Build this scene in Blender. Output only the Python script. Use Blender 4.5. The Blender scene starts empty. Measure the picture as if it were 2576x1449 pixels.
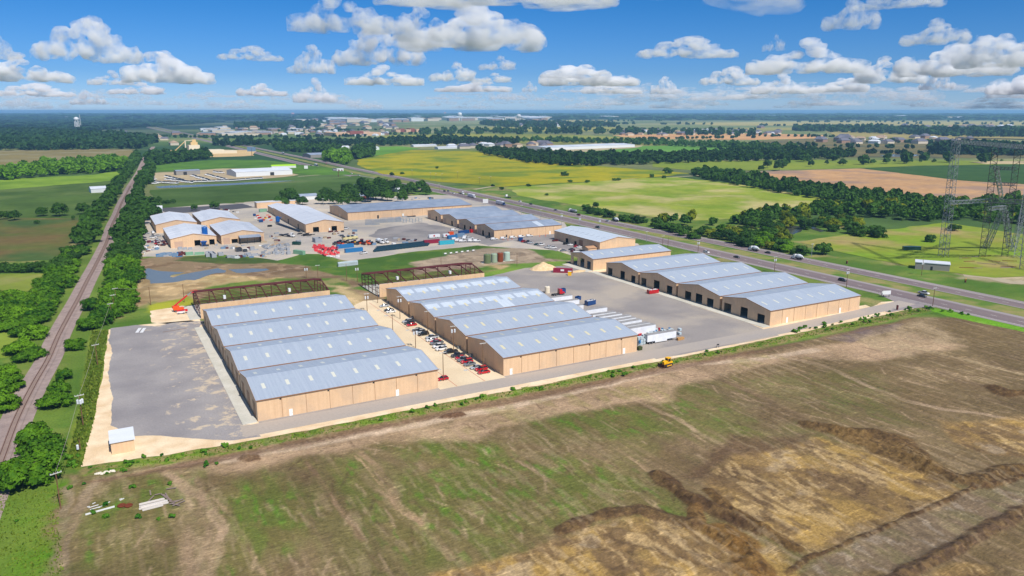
import bpy, math, random
import numpy as np
from mathutils import Vector, Matrix
from mathutils.geometry import tessellate_polygon
R = math.radians
random.seed(7)
# ---------------------------------------------------------------- camera, sky, sun
C = bpy.context.scene.collection
scene = bpy.context.scene
CAM_H = 95.0
FOC, CX, CY, YH = 1906.0, 1288.0, 724.5, 278.7     # measured on a 2576 px wide view of the photo
PITCH = math.atan((CY - YH) / FOC)
YAW = R(28.7)
cam_data = bpy.data.cameras.new('camera')
cam = bpy.data.objects.new('camera', cam_data)
C.objects.link(cam)
cam.location = (0, 0, CAM_H)
cam.rotation_euler = (math.pi / 2 - PITCH, 0, -YAW)
cam_data.sensor_width = 36.0
cam_data.lens = 36.0 * FOC / 2576.0
cam_data.clip_start = 1.0
cam_data.clip_end = 300000.0
scene.camera = cam

SUN_EL, SUN_AZ = 50.0, -7.0                          # shadows fall towards +y, slightly to -x
world = bpy.data.worlds.new('World')
scene.world = world
world.use_nodes = True
nt = world.node_tree
bg = nt.nodes['Background']
sky = nt.nodes.new('ShaderNodeTexSky')
sky.sky_type = 'NISHITA'
sky.sun_disc = False
sky.sun_elevation = R(SUN_EL)
sky.sun_rotation = R(174)
sky.altitude = 300
sky.air_density = 1.0
sky.dust_density = 0.15
sky.ozone_density = 3.0
hs = nt.nodes.new('ShaderNodeHueSaturation')
hs.inputs['Saturation'].default_value = 1.0
hs.inputs['Value'].default_value = 1.0
nt.links.new(sky.outputs[0], hs.inputs['Color'])
# polarised, saturated sky: a plain colour filter that eases off towards the zenith
tcw = nt.nodes.new('ShaderNodeTexCoord'); sxw = nt.nodes.new('ShaderNodeSeparateXYZ'); rampw = nt.nodes.new('ShaderNodeValToRGB')
nt.links.new(tcw.outputs['Generated'], sxw.inputs[0]); nt.links.new(sxw.outputs[2], rampw.inputs[0])
for i_, (p_, c_) in enumerate([(0.0, (.44, .64, 1.12)), (.045, (.23, .45, .88)), (.13, (.11, .40, .78)), (.5, (.55, .68, .76))]):
    e_ = rampw.color_ramp.elements[i_] if i_ < 2 else rampw.color_ramp.elements.new(p_)
    e_.position = p_; e_.color = (*c_, 1)
mxw = nt.nodes.new('ShaderNodeMix'); mxw.data_type = 'RGBA'; mxw.blend_type = 'MULTIPLY'; mxw.inputs[0].default_value = 1.0
nt.links.new(hs.outputs[0], mxw.inputs[6]); nt.links.new(rampw.outputs[0], mxw.inputs[7])
nt.links.new(mxw.outputs[2], bg.inputs['Color'])
bg.inputs['Strength'].default_value = 0.10
world.cycles.sampling_method = 'MANUAL'
world.cycles.sample_map_resolution = 256

sun_data = bpy.data.lights.new('sun', 'SUN')
sun_data.energy = 4.6
sun_data.angle = R(0.5)
sun_data.color = (1.0, 0.95, 0.88)
sun = bpy.data.objects.new('sun', sun_data)
C.objects.link(sun)
sun.rotation_euler = (R(90 - SUN_EL), 0, R(-SUN_AZ))   # light travels towards +y and down
sun.location = (0, -200, 400)

scene.view_settings.view_transform = 'Standard'
scene.view_settings.look = 'None'
scene.view_settings.exposure = 0.22
scene.view_settings.gamma = 1.0
scene.cycles.max_bounces = 14
scene.cycles.diffuse_bounces = 2
scene.cycles.glossy_bounces = 2
scene.cycles.transmission_bounces = 3
scene.cycles.volume_bounces = 12
scene.cycles.transparent_max_bounces = 12
scene.cycles.use_denoising = True
scene.cycles.pixel_filter_type = 'BLACKMAN_HARRIS'

# ---------------------------------------------------------------- photo view -> world
_cp, _sp = math.cos(PITCH), math.sin(PITCH)
_cy, _sy = math.cos(YAW), math.sin(YAW)
def W(x, y, z=0.0):
    """point of the 2576 px view -> world x, y at height z"""
    u = (x - CX) / FOC; v = -(y - CY) / FOC
    dx, dy, dz = u, _cp + v * _sp, -_sp + v * _cp
    t = (CAM_H - z) / -dz
    gx, gy = dx * t, dy * t
    return (gx * _cy + gy * _sy, -gx * _sy + gy * _cy)
VIEWS = {'p': (500, 740, 800/2576), 'q': (1200, 740, 800/2576), 'r': (1900, 800, 900/2576), 's': (2700, 800, 900/2576),
         'm': (700, 1000, 800/1783), 'n': (1350, 1000, 800/2318), 'o': (2050, 1000, 700/2254), 'a': (0, 380, 1000/2576),
         'b': (900, 380, 1000/2576), 'c': (1800, 380, 1000/2576), 'd': (2900, 380, 1019/2576), 'l': (0, 900, 900/2576),
         'f': (0, 1350, 1000/1697), 't': (3400, 480, 519/1213), 'k': (1400, 1130, 500/2070), 'j': (2050, 1060, 600/2557),
         'h': (1600, 860, 640/2576), 'g': (1120, 900, 520/2576), 'e': (500, 880, 500/2576), 'w': (1800, 1200, 1100/1588),
         'x': (2800, 1150, 1119/1538), 'v': (900, 1500, 1000/2058)}
def V(view, x, y, z=0.0):
    ox, oy, s = VIEWS[view]
    return W((ox + x * s) / 1.5214, (oy + y * s) / 1.5214, z)

# ---------------------------------------------------------------- helpers
def srgb(r, g, b, k=1.0):
    def f(c):
        c /= 255.0
        return (c / 12.92 if c <= 0.04045 else ((c + 0.055) / 1.055) ** 2.4) * k
    return (f(r), f(g), f(b), 1.0)

def tag(o, label=None, cat=None, group=None, kind=None):
    if label: o['label'] = label
    if cat: o['category'] = cat
    if group: o['group'] = group
    if kind: o['kind'] = kind
    return o

class MB:
    def __init__(s):
        s.v, s.f, s.m = [], [], []
    def add(s, vs, fs, m=0):
        n = len(s.v); s.v += [tuple(p) for p in vs]
        s.f += [tuple(i + n for i in f) for f in fs]; s.m += [m] * len(fs)
        return s
    def quad(s, a, b, c, d, m=0):
        return s.add([a, b, c, d], [(0, 1, 2, 3)], m)
    def box(s, x0, y0, z0, x1, y1, z1, m=0):
        return s.add([(x0, y0, z0), (x1, y0, z0), (x1, y1, z0), (x0, y1, z0), (x0, y0, z1), (x1, y0, z1), (x1, y1, z1), (x0, y1, z1)],
                     [(0, 3, 2, 1), (4, 5, 6, 7), (0, 1, 5, 4), (1, 2, 6, 5), (2, 3, 7, 6), (3, 0, 4, 7)], m)
    def bar(s, a, b, w, h=None, m=0):
        """square bar between two points"""
        h = h or w
        a = Vector(a); b = Vector(b); d = (b - a).normalized()
        up = Vector((0, 0, 1)) if abs(d.z) < 0.95 else Vector((0, 1, 0))
        sx = d.cross(up).normalized() * (w / 2); sz = sx.cross(d).normalized() * (h / 2)
        vs = [a - sx - sz, a + sx - sz, a + sx + sz, a - sx + sz, b - sx - sz, b + sx - sz, b + sx + sz, b - sx + sz]
        return s.add(vs, [(0, 1, 2, 3), (7, 6, 5, 4), (0, 4, 5, 1), (1, 5, 6, 2), (2, 6, 7, 3), (3, 7, 4, 0)], m)
    def tube(s, a, b, r0, r1=None, n=8, m=0, cap=True):
        r1 = r0 if r1 is None else r1
        a = Vector(a); b = Vector(b); d = (b - a).normalized()
        up = Vector((0, 0, 1)) if abs(d.z) < 0.95 else Vector((0, 1, 0))
        x = d.cross(up).normalized(); y = x.cross(d).normalized()
        vs = []
        for p, r in ((a, r0), (b, r1)):
            for i in range(n):
                t = 2 * math.pi * i / n
                vs.append(p + x * (math.cos(t) * r) + y * (math.sin(t) * r))
        fs = [(i, (i + 1) % n, n + (i + 1) % n, n + i) for i in range(n)]
        if cap: fs += [tuple(range(n - 1, -1, -1)), tuple(range(n, 2 * n))]
        return s.add(vs, fs, m)
    def lathe(s, c, prof, n=16, m=0, axis='z'):
        """profile of (r, h) pairs turned about an axis through c"""
        vs = []
        for r, h in prof:
            for i in range(n):
                t = 2 * math.pi * i / n
                a, b = math.cos(t) * r, math.sin(t) * r
                if axis == 'z': vs.append((c[0] + a, c[1] + b, c[2] + h))
                elif axis == 'x': vs.append((c[0] + h, c[1] + a, c[2] + b))
                else: vs.append((c[0] + a, c[1] + h, c[2] + b))
        fs = []
        for k in range(len(prof) - 1):
            for i in range(n):
                fs.append((k * n + i, k * n + (i + 1) % n, (k + 1) * n + (i + 1) % n, (k + 1) * n + i))
        fs.append(tuple(range(n - 1, -1, -1))); fs.append(tuple((len(prof) - 1) * n + i for i in range(n)))
        return s.add(vs, fs, m)
    def prism(s, prof, y0, y1, m=0):
        """(x, z) outline extruded along y"""
        n = len(prof)
        vs = [(x, y0, z) for x, z in prof] + [(x, y1, z) for x, z in prof]
        fs = [(i, (i + 1) % n, n + (i + 1) % n, n + i) for i in range(n)]
        fs += [tuple(range(n - 1, -1, -1)), tuple(range(n, 2 * n))]
        return s.add(vs, fs, m)
    def xf(s, loc=(0, 0, 0), rz=0.0, sc=1.0):
        c, k = math.cos(rz), math.sin(rz)
        s.v = [((x * c - y * k) * sc + loc[0], (x * k + y * c) * sc + loc[1], z * sc + loc[2]) for x, y, z in s.v]
        return s
    def mesh(s, name, mats):
        me = bpy.data.meshes.new(name)
        me.from_pydata(s.v, [], s.f)
        if not isinstance(mats, (list, tuple)): mats = [mats]
        for mt in mats: me.materials.append(mt)
        if len(mats) > 1: me.polygons.foreach_set('material_index', s.m)
        me.update()
        return me
    def build(s, name, mats, parent=None, smooth=False):
        me = s.mesh(name, mats)
        if smooth: me.polygons.foreach_set('use_smooth', [True] * len(me.polygons))
        return link(name, me, parent)

def link(name, me, parent=None, loc=None, rz=0.0, sc=None):
    o = bpy.data.objects.new(name, me); C.objects.link(o)
    if parent is not None: o.parent = parent
    if loc is not None: o.location = loc
    if rz: o.rotation_euler = (0, 0, rz)
    if sc is not None: o.scale = (sc, sc, sc) if not isinstance(sc, (tuple, list)) else sc
    return o

def empty(name, loc=(0, 0, 0), rz=0.0, label=None, cat=None, group=None, kind=None):
    o = bpy.data.objects.new(name, None); C.objects.link(o)
    o.location = loc; o.rotation_euler = (0, 0, rz); o.empty_display_size = 0.5
    return tag(o, label, cat, group, kind)

KIDS = {}
def kids(o):
    return [c for c in o.children]
def dup(o, loc=None, rz=None, label=None, cat=None, group=None, sc=None, paint=None, parent=None):
    c = o.copy(); C.objects.link(c)
    if parent is not None: c.parent = parent
    if loc is not None: c.location = loc
    if rz is not None: c.rotation_euler = (0, 0, rz)
    if sc is not None: c.scale = (sc, sc, sc) if not isinstance(sc, (tuple, list)) else sc
    tag(c, label, cat, group)
    if paint is not None and c.data is not None:
        for sl in c.material_slots:
            if sl.material.name.startswith('paint'):
                sl.link = 'OBJECT'; sl.material = paint
    for ch in kids(o):
        dup(ch, parent=c, paint=paint)
    return c

# ---------------------------------------------------------------- noise in numpy
def _hash(ix, iy, seed):
    h = (ix.astype(np.int64) * 374761393 + iy.astype(np.int64) * 668265263 + seed * 974634777) & 0x7fffffff
    h = ((h ^ (h >> 13)) * 1274126177) & 0x7fffffff
    return ((h ^ (h >> 16)) & 0xffff).astype(np.float32) / 65535.0
def vn(x, y, seed=0):
    x = np.asarray(x, dtype=np.float64); y = np.asarray(y, dtype=np.float64)
    ix = np.floor(x); iy = np.floor(y); fx = (x - ix).astype(np.float32); fy = (y - iy).astype(np.float32)
    fx = fx * fx * (3 - 2 * fx); fy = fy * fy * (3 - 2 * fy)
    a = _hash(ix, iy, seed); b = _hash(ix + 1, iy, seed); c = _hash(ix, iy + 1, seed); d = _hash(ix + 1, iy + 1, seed)
    return (a + (b - a) * fx) * (1 - fy) + (c + (d - c) * fx) * fy
def fbm(x, y, oct=4, seed=0, gain=0.5):
    s = 0; a = 1; t = 0
    for i in range(oct):
        s = s + a * vn(x * 2 ** i + 17.3 * i, y * 2 ** i - 9.1 * i, seed + i * 13); t += a; a *= gain
    return s / t
def sstep(a, b, x):
    t = np.clip((x - a) / (b - a), 0, 1)
    return t * t * (3 - 2 * t)

# ---------------------------------------------------------------- materials
def nodes_of(name):
    m = bpy.data.materials.new(name); m.use_nodes = True
    return m, m.node_tree, m.node_tree.nodes['Principled BSDF']
def mat(name, c1, c2=None, scale=0.3, rough=0.8, metal=0.0, fine=0.0, fine_scale=3.0, bump=0.0, bump_scale=2.0,
        stretch=None, spec=0.3, c3=None, c3_scale=0.05, detail=4.0, contrast=(0.35, 0.65), coat=0.0, obj=False, randv=0.0, disp=None):
    m, t, b = nodes_of(name)
    N, L = t.nodes.new, t.links.new
    b.inputs['Roughness'].default_value = rough
    b.inputs['Metallic'].default_value = metal
    b.inputs['Specular IOR Level'].default_value = spec
    b.inputs['Coat Weight'].default_value = coat
    b.inputs['Base Color'].default_value = c1
    if c2 is None and not fine and not bump and not randv: return m
    if obj:
        tc = N('ShaderNodeTexCoord'); pos = tc.outputs['Object']
    else:
        g = N('ShaderNodeNewGeometry'); pos = g.outputs['Position']
    if stretch:
        mp = N('ShaderNodeMapping'); mp.inputs['Scale'].default_value = stretch; L(pos, mp.inputs['Vector']); spos = mp.outputs[0]
    else: spos = pos
    col = None
    def noise(vec, sc, det=4.0):
        n = N('ShaderNodeTexNoise'); n.inputs['Scale'].default_value = sc; n.inputs['Detail'].default_value = det
        L(vec, n.inputs['Vector']); return n.outputs['Fac']
    def ramp(fac, lo, hi):
        r = N('ShaderNodeMapRange'); r.inputs['From Min'].default_value = lo; r.inputs['From Max'].default_value = hi
        r.clamp = True; L(fac, r.inputs['Value']); return r.outputs[0]
    def mix(fac, a, bb, mode='MIX'):
        x = N('ShaderNodeMix'); x.data_type = 'RGBA'; x.blend_type = mode
        if isinstance(fac, (int, float)): x.inputs[0].default_value = fac
        else: L(fac, x.inputs[0])
        for i, q in ((6, a), (7, bb)):
            if isinstance(q, tuple): x.inputs[i].default_value = q
            else: L(q, x.inputs[i])
        return x.outputs[2]
    col = c1
    if c2 is not None:
        col = mix(ramp(noise(spos, scale, detail), *contrast), c1, c2)
    if c3 is not None:
        col = mix(ramp(noise(pos, c3_scale, 5.0), 0.48, 0.62), col, c3)
    if fine:
        f = ramp(noise(pos, fine_scale, 3.0), 0.25, 0.75)
        lo = (1 - fine,) * 3 + (1,); hi = (1 + fine,) * 3 + (1,)
        col = mix(1.0, col, mix(f, lo, hi), 'MULTIPLY')
    if randv:
        oi = N('ShaderNodeObjectInfo')
        lo = (1 - randv,) * 3 + (1,); hi = (1 + randv,) * 3 + (1,)
        col = mix(1.0, col, mix(oi.outputs['Random'], lo, hi), 'MULTIPLY')
    if not isinstance(col, tuple): L(col, b.inputs['Base Color'])
    if bump:
        bn = N('ShaderNodeBump'); bn.inputs['Strength'].default_value = bump; bn.inputs['Distance'].default_value = 0.3
        L(noise(pos, bump_scale, 5.0), bn.inputs['Height']); L(bn.outputs[0], b.inputs['Normal'])
    return m

M = {}
M['wall'] = mat('tan_metal_wall', srgb(234, 198, 158, .88), srgb(224, 187, 148, .88), scale=1.1, stretch=(1, 1, .06), rough=.55, fine=.04, fine_scale=1.3, c3=srgb(216, 184, 150, .88), c3_scale=.12)
M['trim'] = mat('orange_tan_trim', srgb(205, 160, 122, .8), rough=.5)
M['gutter'] = mat('brown_gutter', srgb(160, 118, 88, .8), rough=.5)
M['roof'] = mat('galvanised_roof', srgb(182, 193, 208, .79), srgb(172, 184, 201, .79), scale=1.3, stretch=(1, .02, .02), rough=.5, spec=.4, contrast=(.42, .58), c3=srgb(178, 190, 205, .79), c3_scale=.3)
M['roof_pale'] = mat('pale_roof_panels', srgb(208, 218, 228, .86), srgb(198, 209, 222, .86), scale=.5, stretch=(1, .08, .08), rough=.5, spec=.4)
M['roof_white'] = mat('white_roof', srgb(222, 226, 232, .92), srgb(205, 210, 220, .92), scale=.25, stretch=(.3, 1, 1), rough=.55)
M['roof_grey'] = mat('weathered_grey_roof', srgb(160, 172, 190, .85), srgb(140, 154, 175, .85), scale=.12, rough=.6, fine=.05, fine_scale=.6)
M['skylight'] = mat('skylight_panel', srgb(226, 226, 212, .8), rough=.3)
M['skylight_y'] = mat('yellowed_skylight_panel', srgb(226, 218, 184, .8), rough=.3)
M['skylight_g'] = mat('grey_skylight_panel', srgb(150, 158, 170, .9), rough=.4)
M['white'] = mat('white_paint', srgb(235, 235, 235, .85), rough=.45)
M['dark'] = mat('dark_grey', srgb(45, 46, 50), rough=.6)
M['concrete'] = mat('concrete', srgb(214, 210, 198, .85), srgb(200, 196, 182, .85), scale=.15, rough=.9, fine=.06, fine_scale=1.5)
M['lot'] = mat('parking_concrete', srgb(240, 220, 186, .84), srgb(228, 206, 172, .84), scale=.07, rough=.9, fine=.05, fine_scale=1.2)
M['limestone'] = mat('crushed_limestone', srgb(246, 224, 190, .88), srgb(226, 196, 156, .88), scale=.16, rough=.95, fine=.10, fine_scale=2.2, bump=.4, bump_scale=2.5)
M['asphalt_yard'] = mat('grey_gravel_yard', srgb(168, 160, 154, .82), srgb(150, 143, 140, .82), scale=.04, rough=.9, fine=.10, fine_scale=1.6, bump=.3, c3=srgb(184, 172, 158, .82), c3_scale=.03)
M['road_grey'] = mat('service_road', srgb(174, 165, 158, .84), srgb(186, 173, 160, .84), scale=.06, rough=.9, fine=.07, fine_scale=1.2, stretch=(.35, 1, 1))
M['highway'] = mat('highway_asphalt', srgb(142, 126, 124, .8), srgb(128, 114, 116, .8), scale=.08, stretch=(2, .12, 1), rough=.9, fine=.05, fine_scale=.8)
M['shoulder'] = mat('highway_shoulder', srgb(168, 158, 156, .8), srgb(150, 140, 140, .8), scale=.08, stretch=(2, .12, 1), rough=.9)
M['line'] = mat('road_line', srgb(225, 225, 215, .8), rough=.8)
M['redline'] = mat('red_kerb_paint', srgb(205, 110, 85, .8), rough=.8)
M['steel_red'] = mat('red_oxide_steel', srgb(112, 52, 50, .8), srgb(90, 40, 42, .8), scale=1.0, rough=.6)
M['rubber'] = mat('tyre_rubber', srgb(28, 28, 30), rough=.8)
M['rim'] = mat('wheel_rim', srgb(150, 152, 158), rough=.35, metal=.6)
M['glass'] = mat('window_glass', srgb(28, 34, 42), rough=.12, spec=.6)
M['lamp'] = mat('headlight_lens', srgb(225, 225, 220), rough=.2)
M['wood'] = mat('weathered_pole_wood', srgb(140, 104, 74, .8), srgb(110, 82, 60, .8), scale=1.5, rough=.9)
M['crossarm'] = mat('pale_crossarm', srgb(205, 205, 200, .85), rough=.7)
M['galv'] = mat('galvanised_steel', srgb(158, 166, 172, .8), rough=.5, metal=.2)
M['trans'] = mat('transformer_can', srgb(218, 224, 230, .85), rough=.5)
PC = {}
for n_, c_ in dict(white=(240, 240, 240), silver=(184, 190, 198), grey=(120, 126, 134), black=(24, 26, 30), red=(196, 20, 34), darkred=(112, 16, 26),
                   blue=(20, 70, 130), darkgrey=(58, 62, 70), green=(20, 70, 62), orange=(226, 90, 30), tan=(190, 170, 140)).items():
    PC[n_] = mat('paint_' + n_, srgb(*c_, .85), rough=.3, spec=.5, coat=.3)
# ---------------------------------------------------------------- ground: one sheet to the horizon
def axis_lines(lo, hi, step, reach, g):
    a = list(np.arange(lo, hi, step))
    s, x = step, hi
    while x < reach: a.append(x); s *= g; x += s
    s, x = step, lo - step
    pre = []
    while x > -reach: pre.append(x); s *= g; x -= s
    return np.array(pre[::-1] + a)
us = axis_lines(-55, 350, .6, 42000, 1.055)
vs_ = [-3000, -800, -200, 0, 30]
x = 42.0
while x < 42000:
    vs_.append(x); x += min(2500, max(.6, x * x / 170000))
vsr = np.array(vs_)
GU, GV = np.meshgrid(us, vsr)
nu, nv = len(us), len(vsr)
U = GU.ravel(); Vv = GV.ravel(); NP_ = len(U)
near = (Vv < 900) & (U > -250) & (U < 560)
idx = np.where(near)[0]
un, vv = U[idx], Vv[idx]
j1 = fbm(un / 9, vv / 9, 4, 3) - .5; j2 = fbm(un / 9 + 40, vv / 9, 4, 5) - .5
k1 = fbm(un / 1.6, vv / 1.6, 3, 23) - .5
big = fbm(un / 38, vv / 38, 4, 31)
mid = fbm(un / 11, vv / 11, 4, 37)
stre = fbm(un / 1.3, vv / 26, 4, 41)
stre2 = fbm(un / 3.5 + j1 * 2, vv / 50 + j2, 4, 43)
fin = fbm(un / .9, vv / .9, 2, 47)

def C3(r, g, b, k=.82):
    return np.array(srgb(r, g, b, k)[:3], dtype=np.float32)
def polydist(px, py, pts, jit=0.0, extra=0.0):
    """signed distance (inside positive) of points to a polygon, edges roughened by noise"""
    x = px + j1 * jit * 2; y = py + j2 * jit * 2
    inside = np.zeros(len(x), bool); dmin = np.full(len(x), 1e9)
    n = len(pts)
    for i in range(n):
        x0, y0 = pts[i]; x1, y1 = pts[(i + 1) % n]
        cond = ((y0 > y) != (y1 > y))
        with np.errstate(divide='ignore', invalid='ignore'):
            xi = (x1 - x0) * (y - y0) / ((y1 - y0) if y1 != y0 else 1e-9) + x0
        inside ^= cond & (x < xi)
        dx, dy = x1 - x0, y1 - y0; L2 = dx * dx + dy * dy + 1e-9
        t = np.clip(((x - x0) * dx + (y - y0) * dy) / L2, 0, 1)
        d = np.hypot(x - x0 - t * dx, y - y0 - t * dy); dmin = np.minimum(dmin, d)
    return np.where(inside, dmin, -dmin)
def linedist(px, py, pts, jit=0.0):
    x = px + j1 * jit * 2; y = py + j2 * jit * 2
    dmin = np.full(len(x), 1e9); tt = np.zeros(len(x)); acc = 0.0
    for i in range(len(pts) - 1):
        x0, y0 = pts[i]; x1, y1 = pts[i + 1]
        dx, dy = x1 - x0, y1 - y0; L2 = dx * dx + dy * dy + 1e-9; L = math.sqrt(L2)
        t = np.clip(((x - x0) * dx + (y - y0) * dy) / L2, 0, 1)
        d = np.hypot(x - x0 - t * dx, y - y0 - t * dy)
        m = d < dmin; dmin[m] = d[m]; tt[m] = acc + t[m] * L; acc += L
    return dmin, tt
# far default colour: patchwork greens turning to woodland
col = np.zeros((NP_, 3), np.float32)
fbig = fbm(U / 900, Vv / 900, 4, 71); fmid = fbm(U / 260, Vv / 260, 4, 73)
g1, g2, g3 = C3(96, 122, 56), C3(52, 84, 44), C3(150, 150, 96)
w = sstep(.38, .6, fbig)[:, None]; w2 = sstep(.52, .66, fmid)[:, None]
col[:] = g1 * (1 - w) + g2 * w
col[:] = col * (1 - w2 * .6) + g3 * w2 * .6
dist = np.hypot(U, Vv)
right = sstep(.22, .42, U / np.maximum(Vv, 1)) * sstep(1000, 1600, dist)
palef = np.where(fbm(U / 700, Vv / 250, 3, 79)[:, None] > .5, C3(158, 156, 106), C3(126, 136, 78))
col[:] = col * (1 - right[:, None] * .8) + palef * right[:, None] * .8
fw = (sstep(2600, 5200, dist) * (1 - right) + sstep(8500, 11000, dist) * right)[:, None]
wood = C3(34, 58, 36)
pat = sstep(.56, .68, fbm(U / 1500 + 9, Vv / 500, 4, 77))[:, None] * .7
col[:] = col * (1 - fw) + (wood * (1 - pat) + C3(130, 138, 92) * pat) * fw
zz = np.zeros(NP_, np.float32)
cn = col[idx].copy(); zn = zz[idx].copy()
def paint(m, c, k=1.0):
    global cn
    m = (np.clip(m, 0, 1) * k)[:, None]
    cn = cn * (1 - m) + c * m
def soft(d, a=-1.0, b=1.0): return sstep(a, b, d)
def PV(view, *pts): return [V(view, x, y) for x, y in pts]
def PW(*pts): return [W(x, y) for x, y in pts]
# grassland everywhere near
paint(np.ones(len(un)), C3(96, 126, 46)); paint(sstep(.45, .6, mid), C3(126, 140, 62), .7); paint(sstep(.5, .64, big), C3(74, 112, 34), .6)
paint(sstep(.58, .72, fbm(un / 20, vv / 20, 4, 91)), C3(170, 150, 105), .6)
paint(sstep(.5, .8, fin), C3(60, 90, 30), .25)
# bright meadow in the lower left corner and the grassy side of the track
lawn = polydist(un, vv, PW((-200, 1235), (60, 1230), (170, 1215), (150, 1290), (165, 1460), (-200, 1600)), 2)
paint(soft(lawn + j1 * 14, -5, 3), C3(92, 136, 26)); paint(soft(lawn) * sstep(.45, .7, mid), C3(116, 132, 50), .7); paint(soft(lawn) * sstep(.5, .8, fin), C3(60, 104, 14), .5)
# ---- the stripped building site
site = polydist(un, vv, PW((120, 1255), (175, 1195), (300, 1175), (460, 1150), (640, 1112), (800, 1080), (1000, 1040), (1300, 978), (1500, 945), (1700, 905), (2000, 862), (2300, 800), (2400, 798), (2900, 860), (3600, 1900), (1500, 3000), (60, 1900), (150, 1449), (150, 1300)), 2)
sm = soft(site + sstep(30, 0, np.abs(un + 8)) * (fbm(un / 5, vv / 5, 4, 201) - .5) * 16, -3, 3)
paint(sm, C3(114, 96, 66))
paint(sm * sstep(.42, .62, mid), C3(128, 110, 78), .7)
paint(sm * sstep(.5, .68, big), C3(102, 86, 56), .6)
paint(sm * (vv > 95) * (un < 190) * sstep(.4, .6, fbm(un / 14 + 3, vv / 18, 4, 401)), C3(108, 106, 58), .5)
paint(sm * sstep(.52, .68, stre), C3(148, 124, 96), .35)
paint(sm * sstep(.56, .72, stre2), C3(104, 84, 64), .4)
# thin weed cover
def inpoly(pts, jit=4, a=-6, b=8): return soft(polydist(un, vv, pts, jit), a, b)
gm = np.zeros(len(un))
for pts, k in [(PW((980, 1120), (1130, 1085), (1230, 1110), (1300, 1150), (1330, 1190), (1190, 1200), (1050, 1170)), 1.0),
               (PW((1290, 1040), (1450, 1005), (1640, 1040), (1700, 1090), (1560, 1100), (1400, 1090)), .75),
               (PW((1000, 1190), (1400, 1130), (1640, 1190), (1760, 1310), (1500, 1290), (1240, 1400), (980, 1449), (900, 1300)), .62),
               (PW((520, 1250), (640, 1180), (770, 1260), (780, 1340), (620, 1449), (560, 1449)), .85),
               (PW((820, 1160), (910, 1150), (960, 1260), (930, 1330), (860, 1250)), .9),
               (PW((1650, 940), (1760, 970), (1830, 1010), (1960, 1120), (1700, 1080), (1640, 1000)), .45),
               (PW((180, 1300), (330, 1200), (520, 1190), (450, 1290), (300, 1320), (290, 1449), (170, 1449)), .9),
               (PW((1850, 950), (2200, 930), (2330, 1080), (2100, 1060)), .25)]:
    gm = np.maximum(gm, inpoly(pts) * k)
gn = sstep(.40, .62, fbm(un / 3.2, vv / 9, 4, 101))
paint(sm * gm, C3(106, 102, 52), .75)
paint(sm * gm * gn, C3(92, 108, 42), .8)
paint(sm * gm * sstep(.6, .75, fbm(un / 2, vv / 5, 3, 107)), C3(84, 124, 34), .8)
# pale dried wash along the verge
wash = polydist(un, vv, PW((400, 1195), (640, 1148), (960, 1072), (1240, 1012), (1480, 975), (1640, 935), (1760, 905), (2000, 880), (2300, 838), (2420, 870), (2200, 905), (2000, 905), (1720, 968), (1680, 1010), (1560, 1015), (1400, 1040), (1262, 1075), (1200, 1105), (960, 1112), (760, 1150), (560, 1195)), 3)
paint(soft(wash, -3, 3) * (.55 + .45 * sstep(.35, .6, mid)), C3(176, 148, 118))
ld, lt = linedist(un, vv, PW((560, 1160), (800, 1115), (960, 1085), (1240, 1030), (1420, 990), (1620, 945), (1740, 915), (1880, 908), (2050, 880)), 1.5)
paint(sstep(3.2, 1.2, ld), C3(196, 172, 146), .8)
paint(soft(wash, -1, 4) * gn * sstep(.5, .6, big), C3(140, 130, 76), .5)
wet = polydist(un, vv, PV('x', (500, 200), (700, 140), (900, 120), (880, 160), (720, 190), (620, 225)), 2)
paint(soft(wet, -1, 1) * (.6 + .4 * gn), C3(112, 96, 92)); 
sandy = polydist(un, vv, PV('x', (660, 190), (900, 130), (1060, 90), (1190, 200), (1100, 250), (900, 300), (700, 240)), 3)
paint(soft(sandy, -4, 4) * (.35 + .65 * gn), C3(168, 146, 114), .8)
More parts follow.
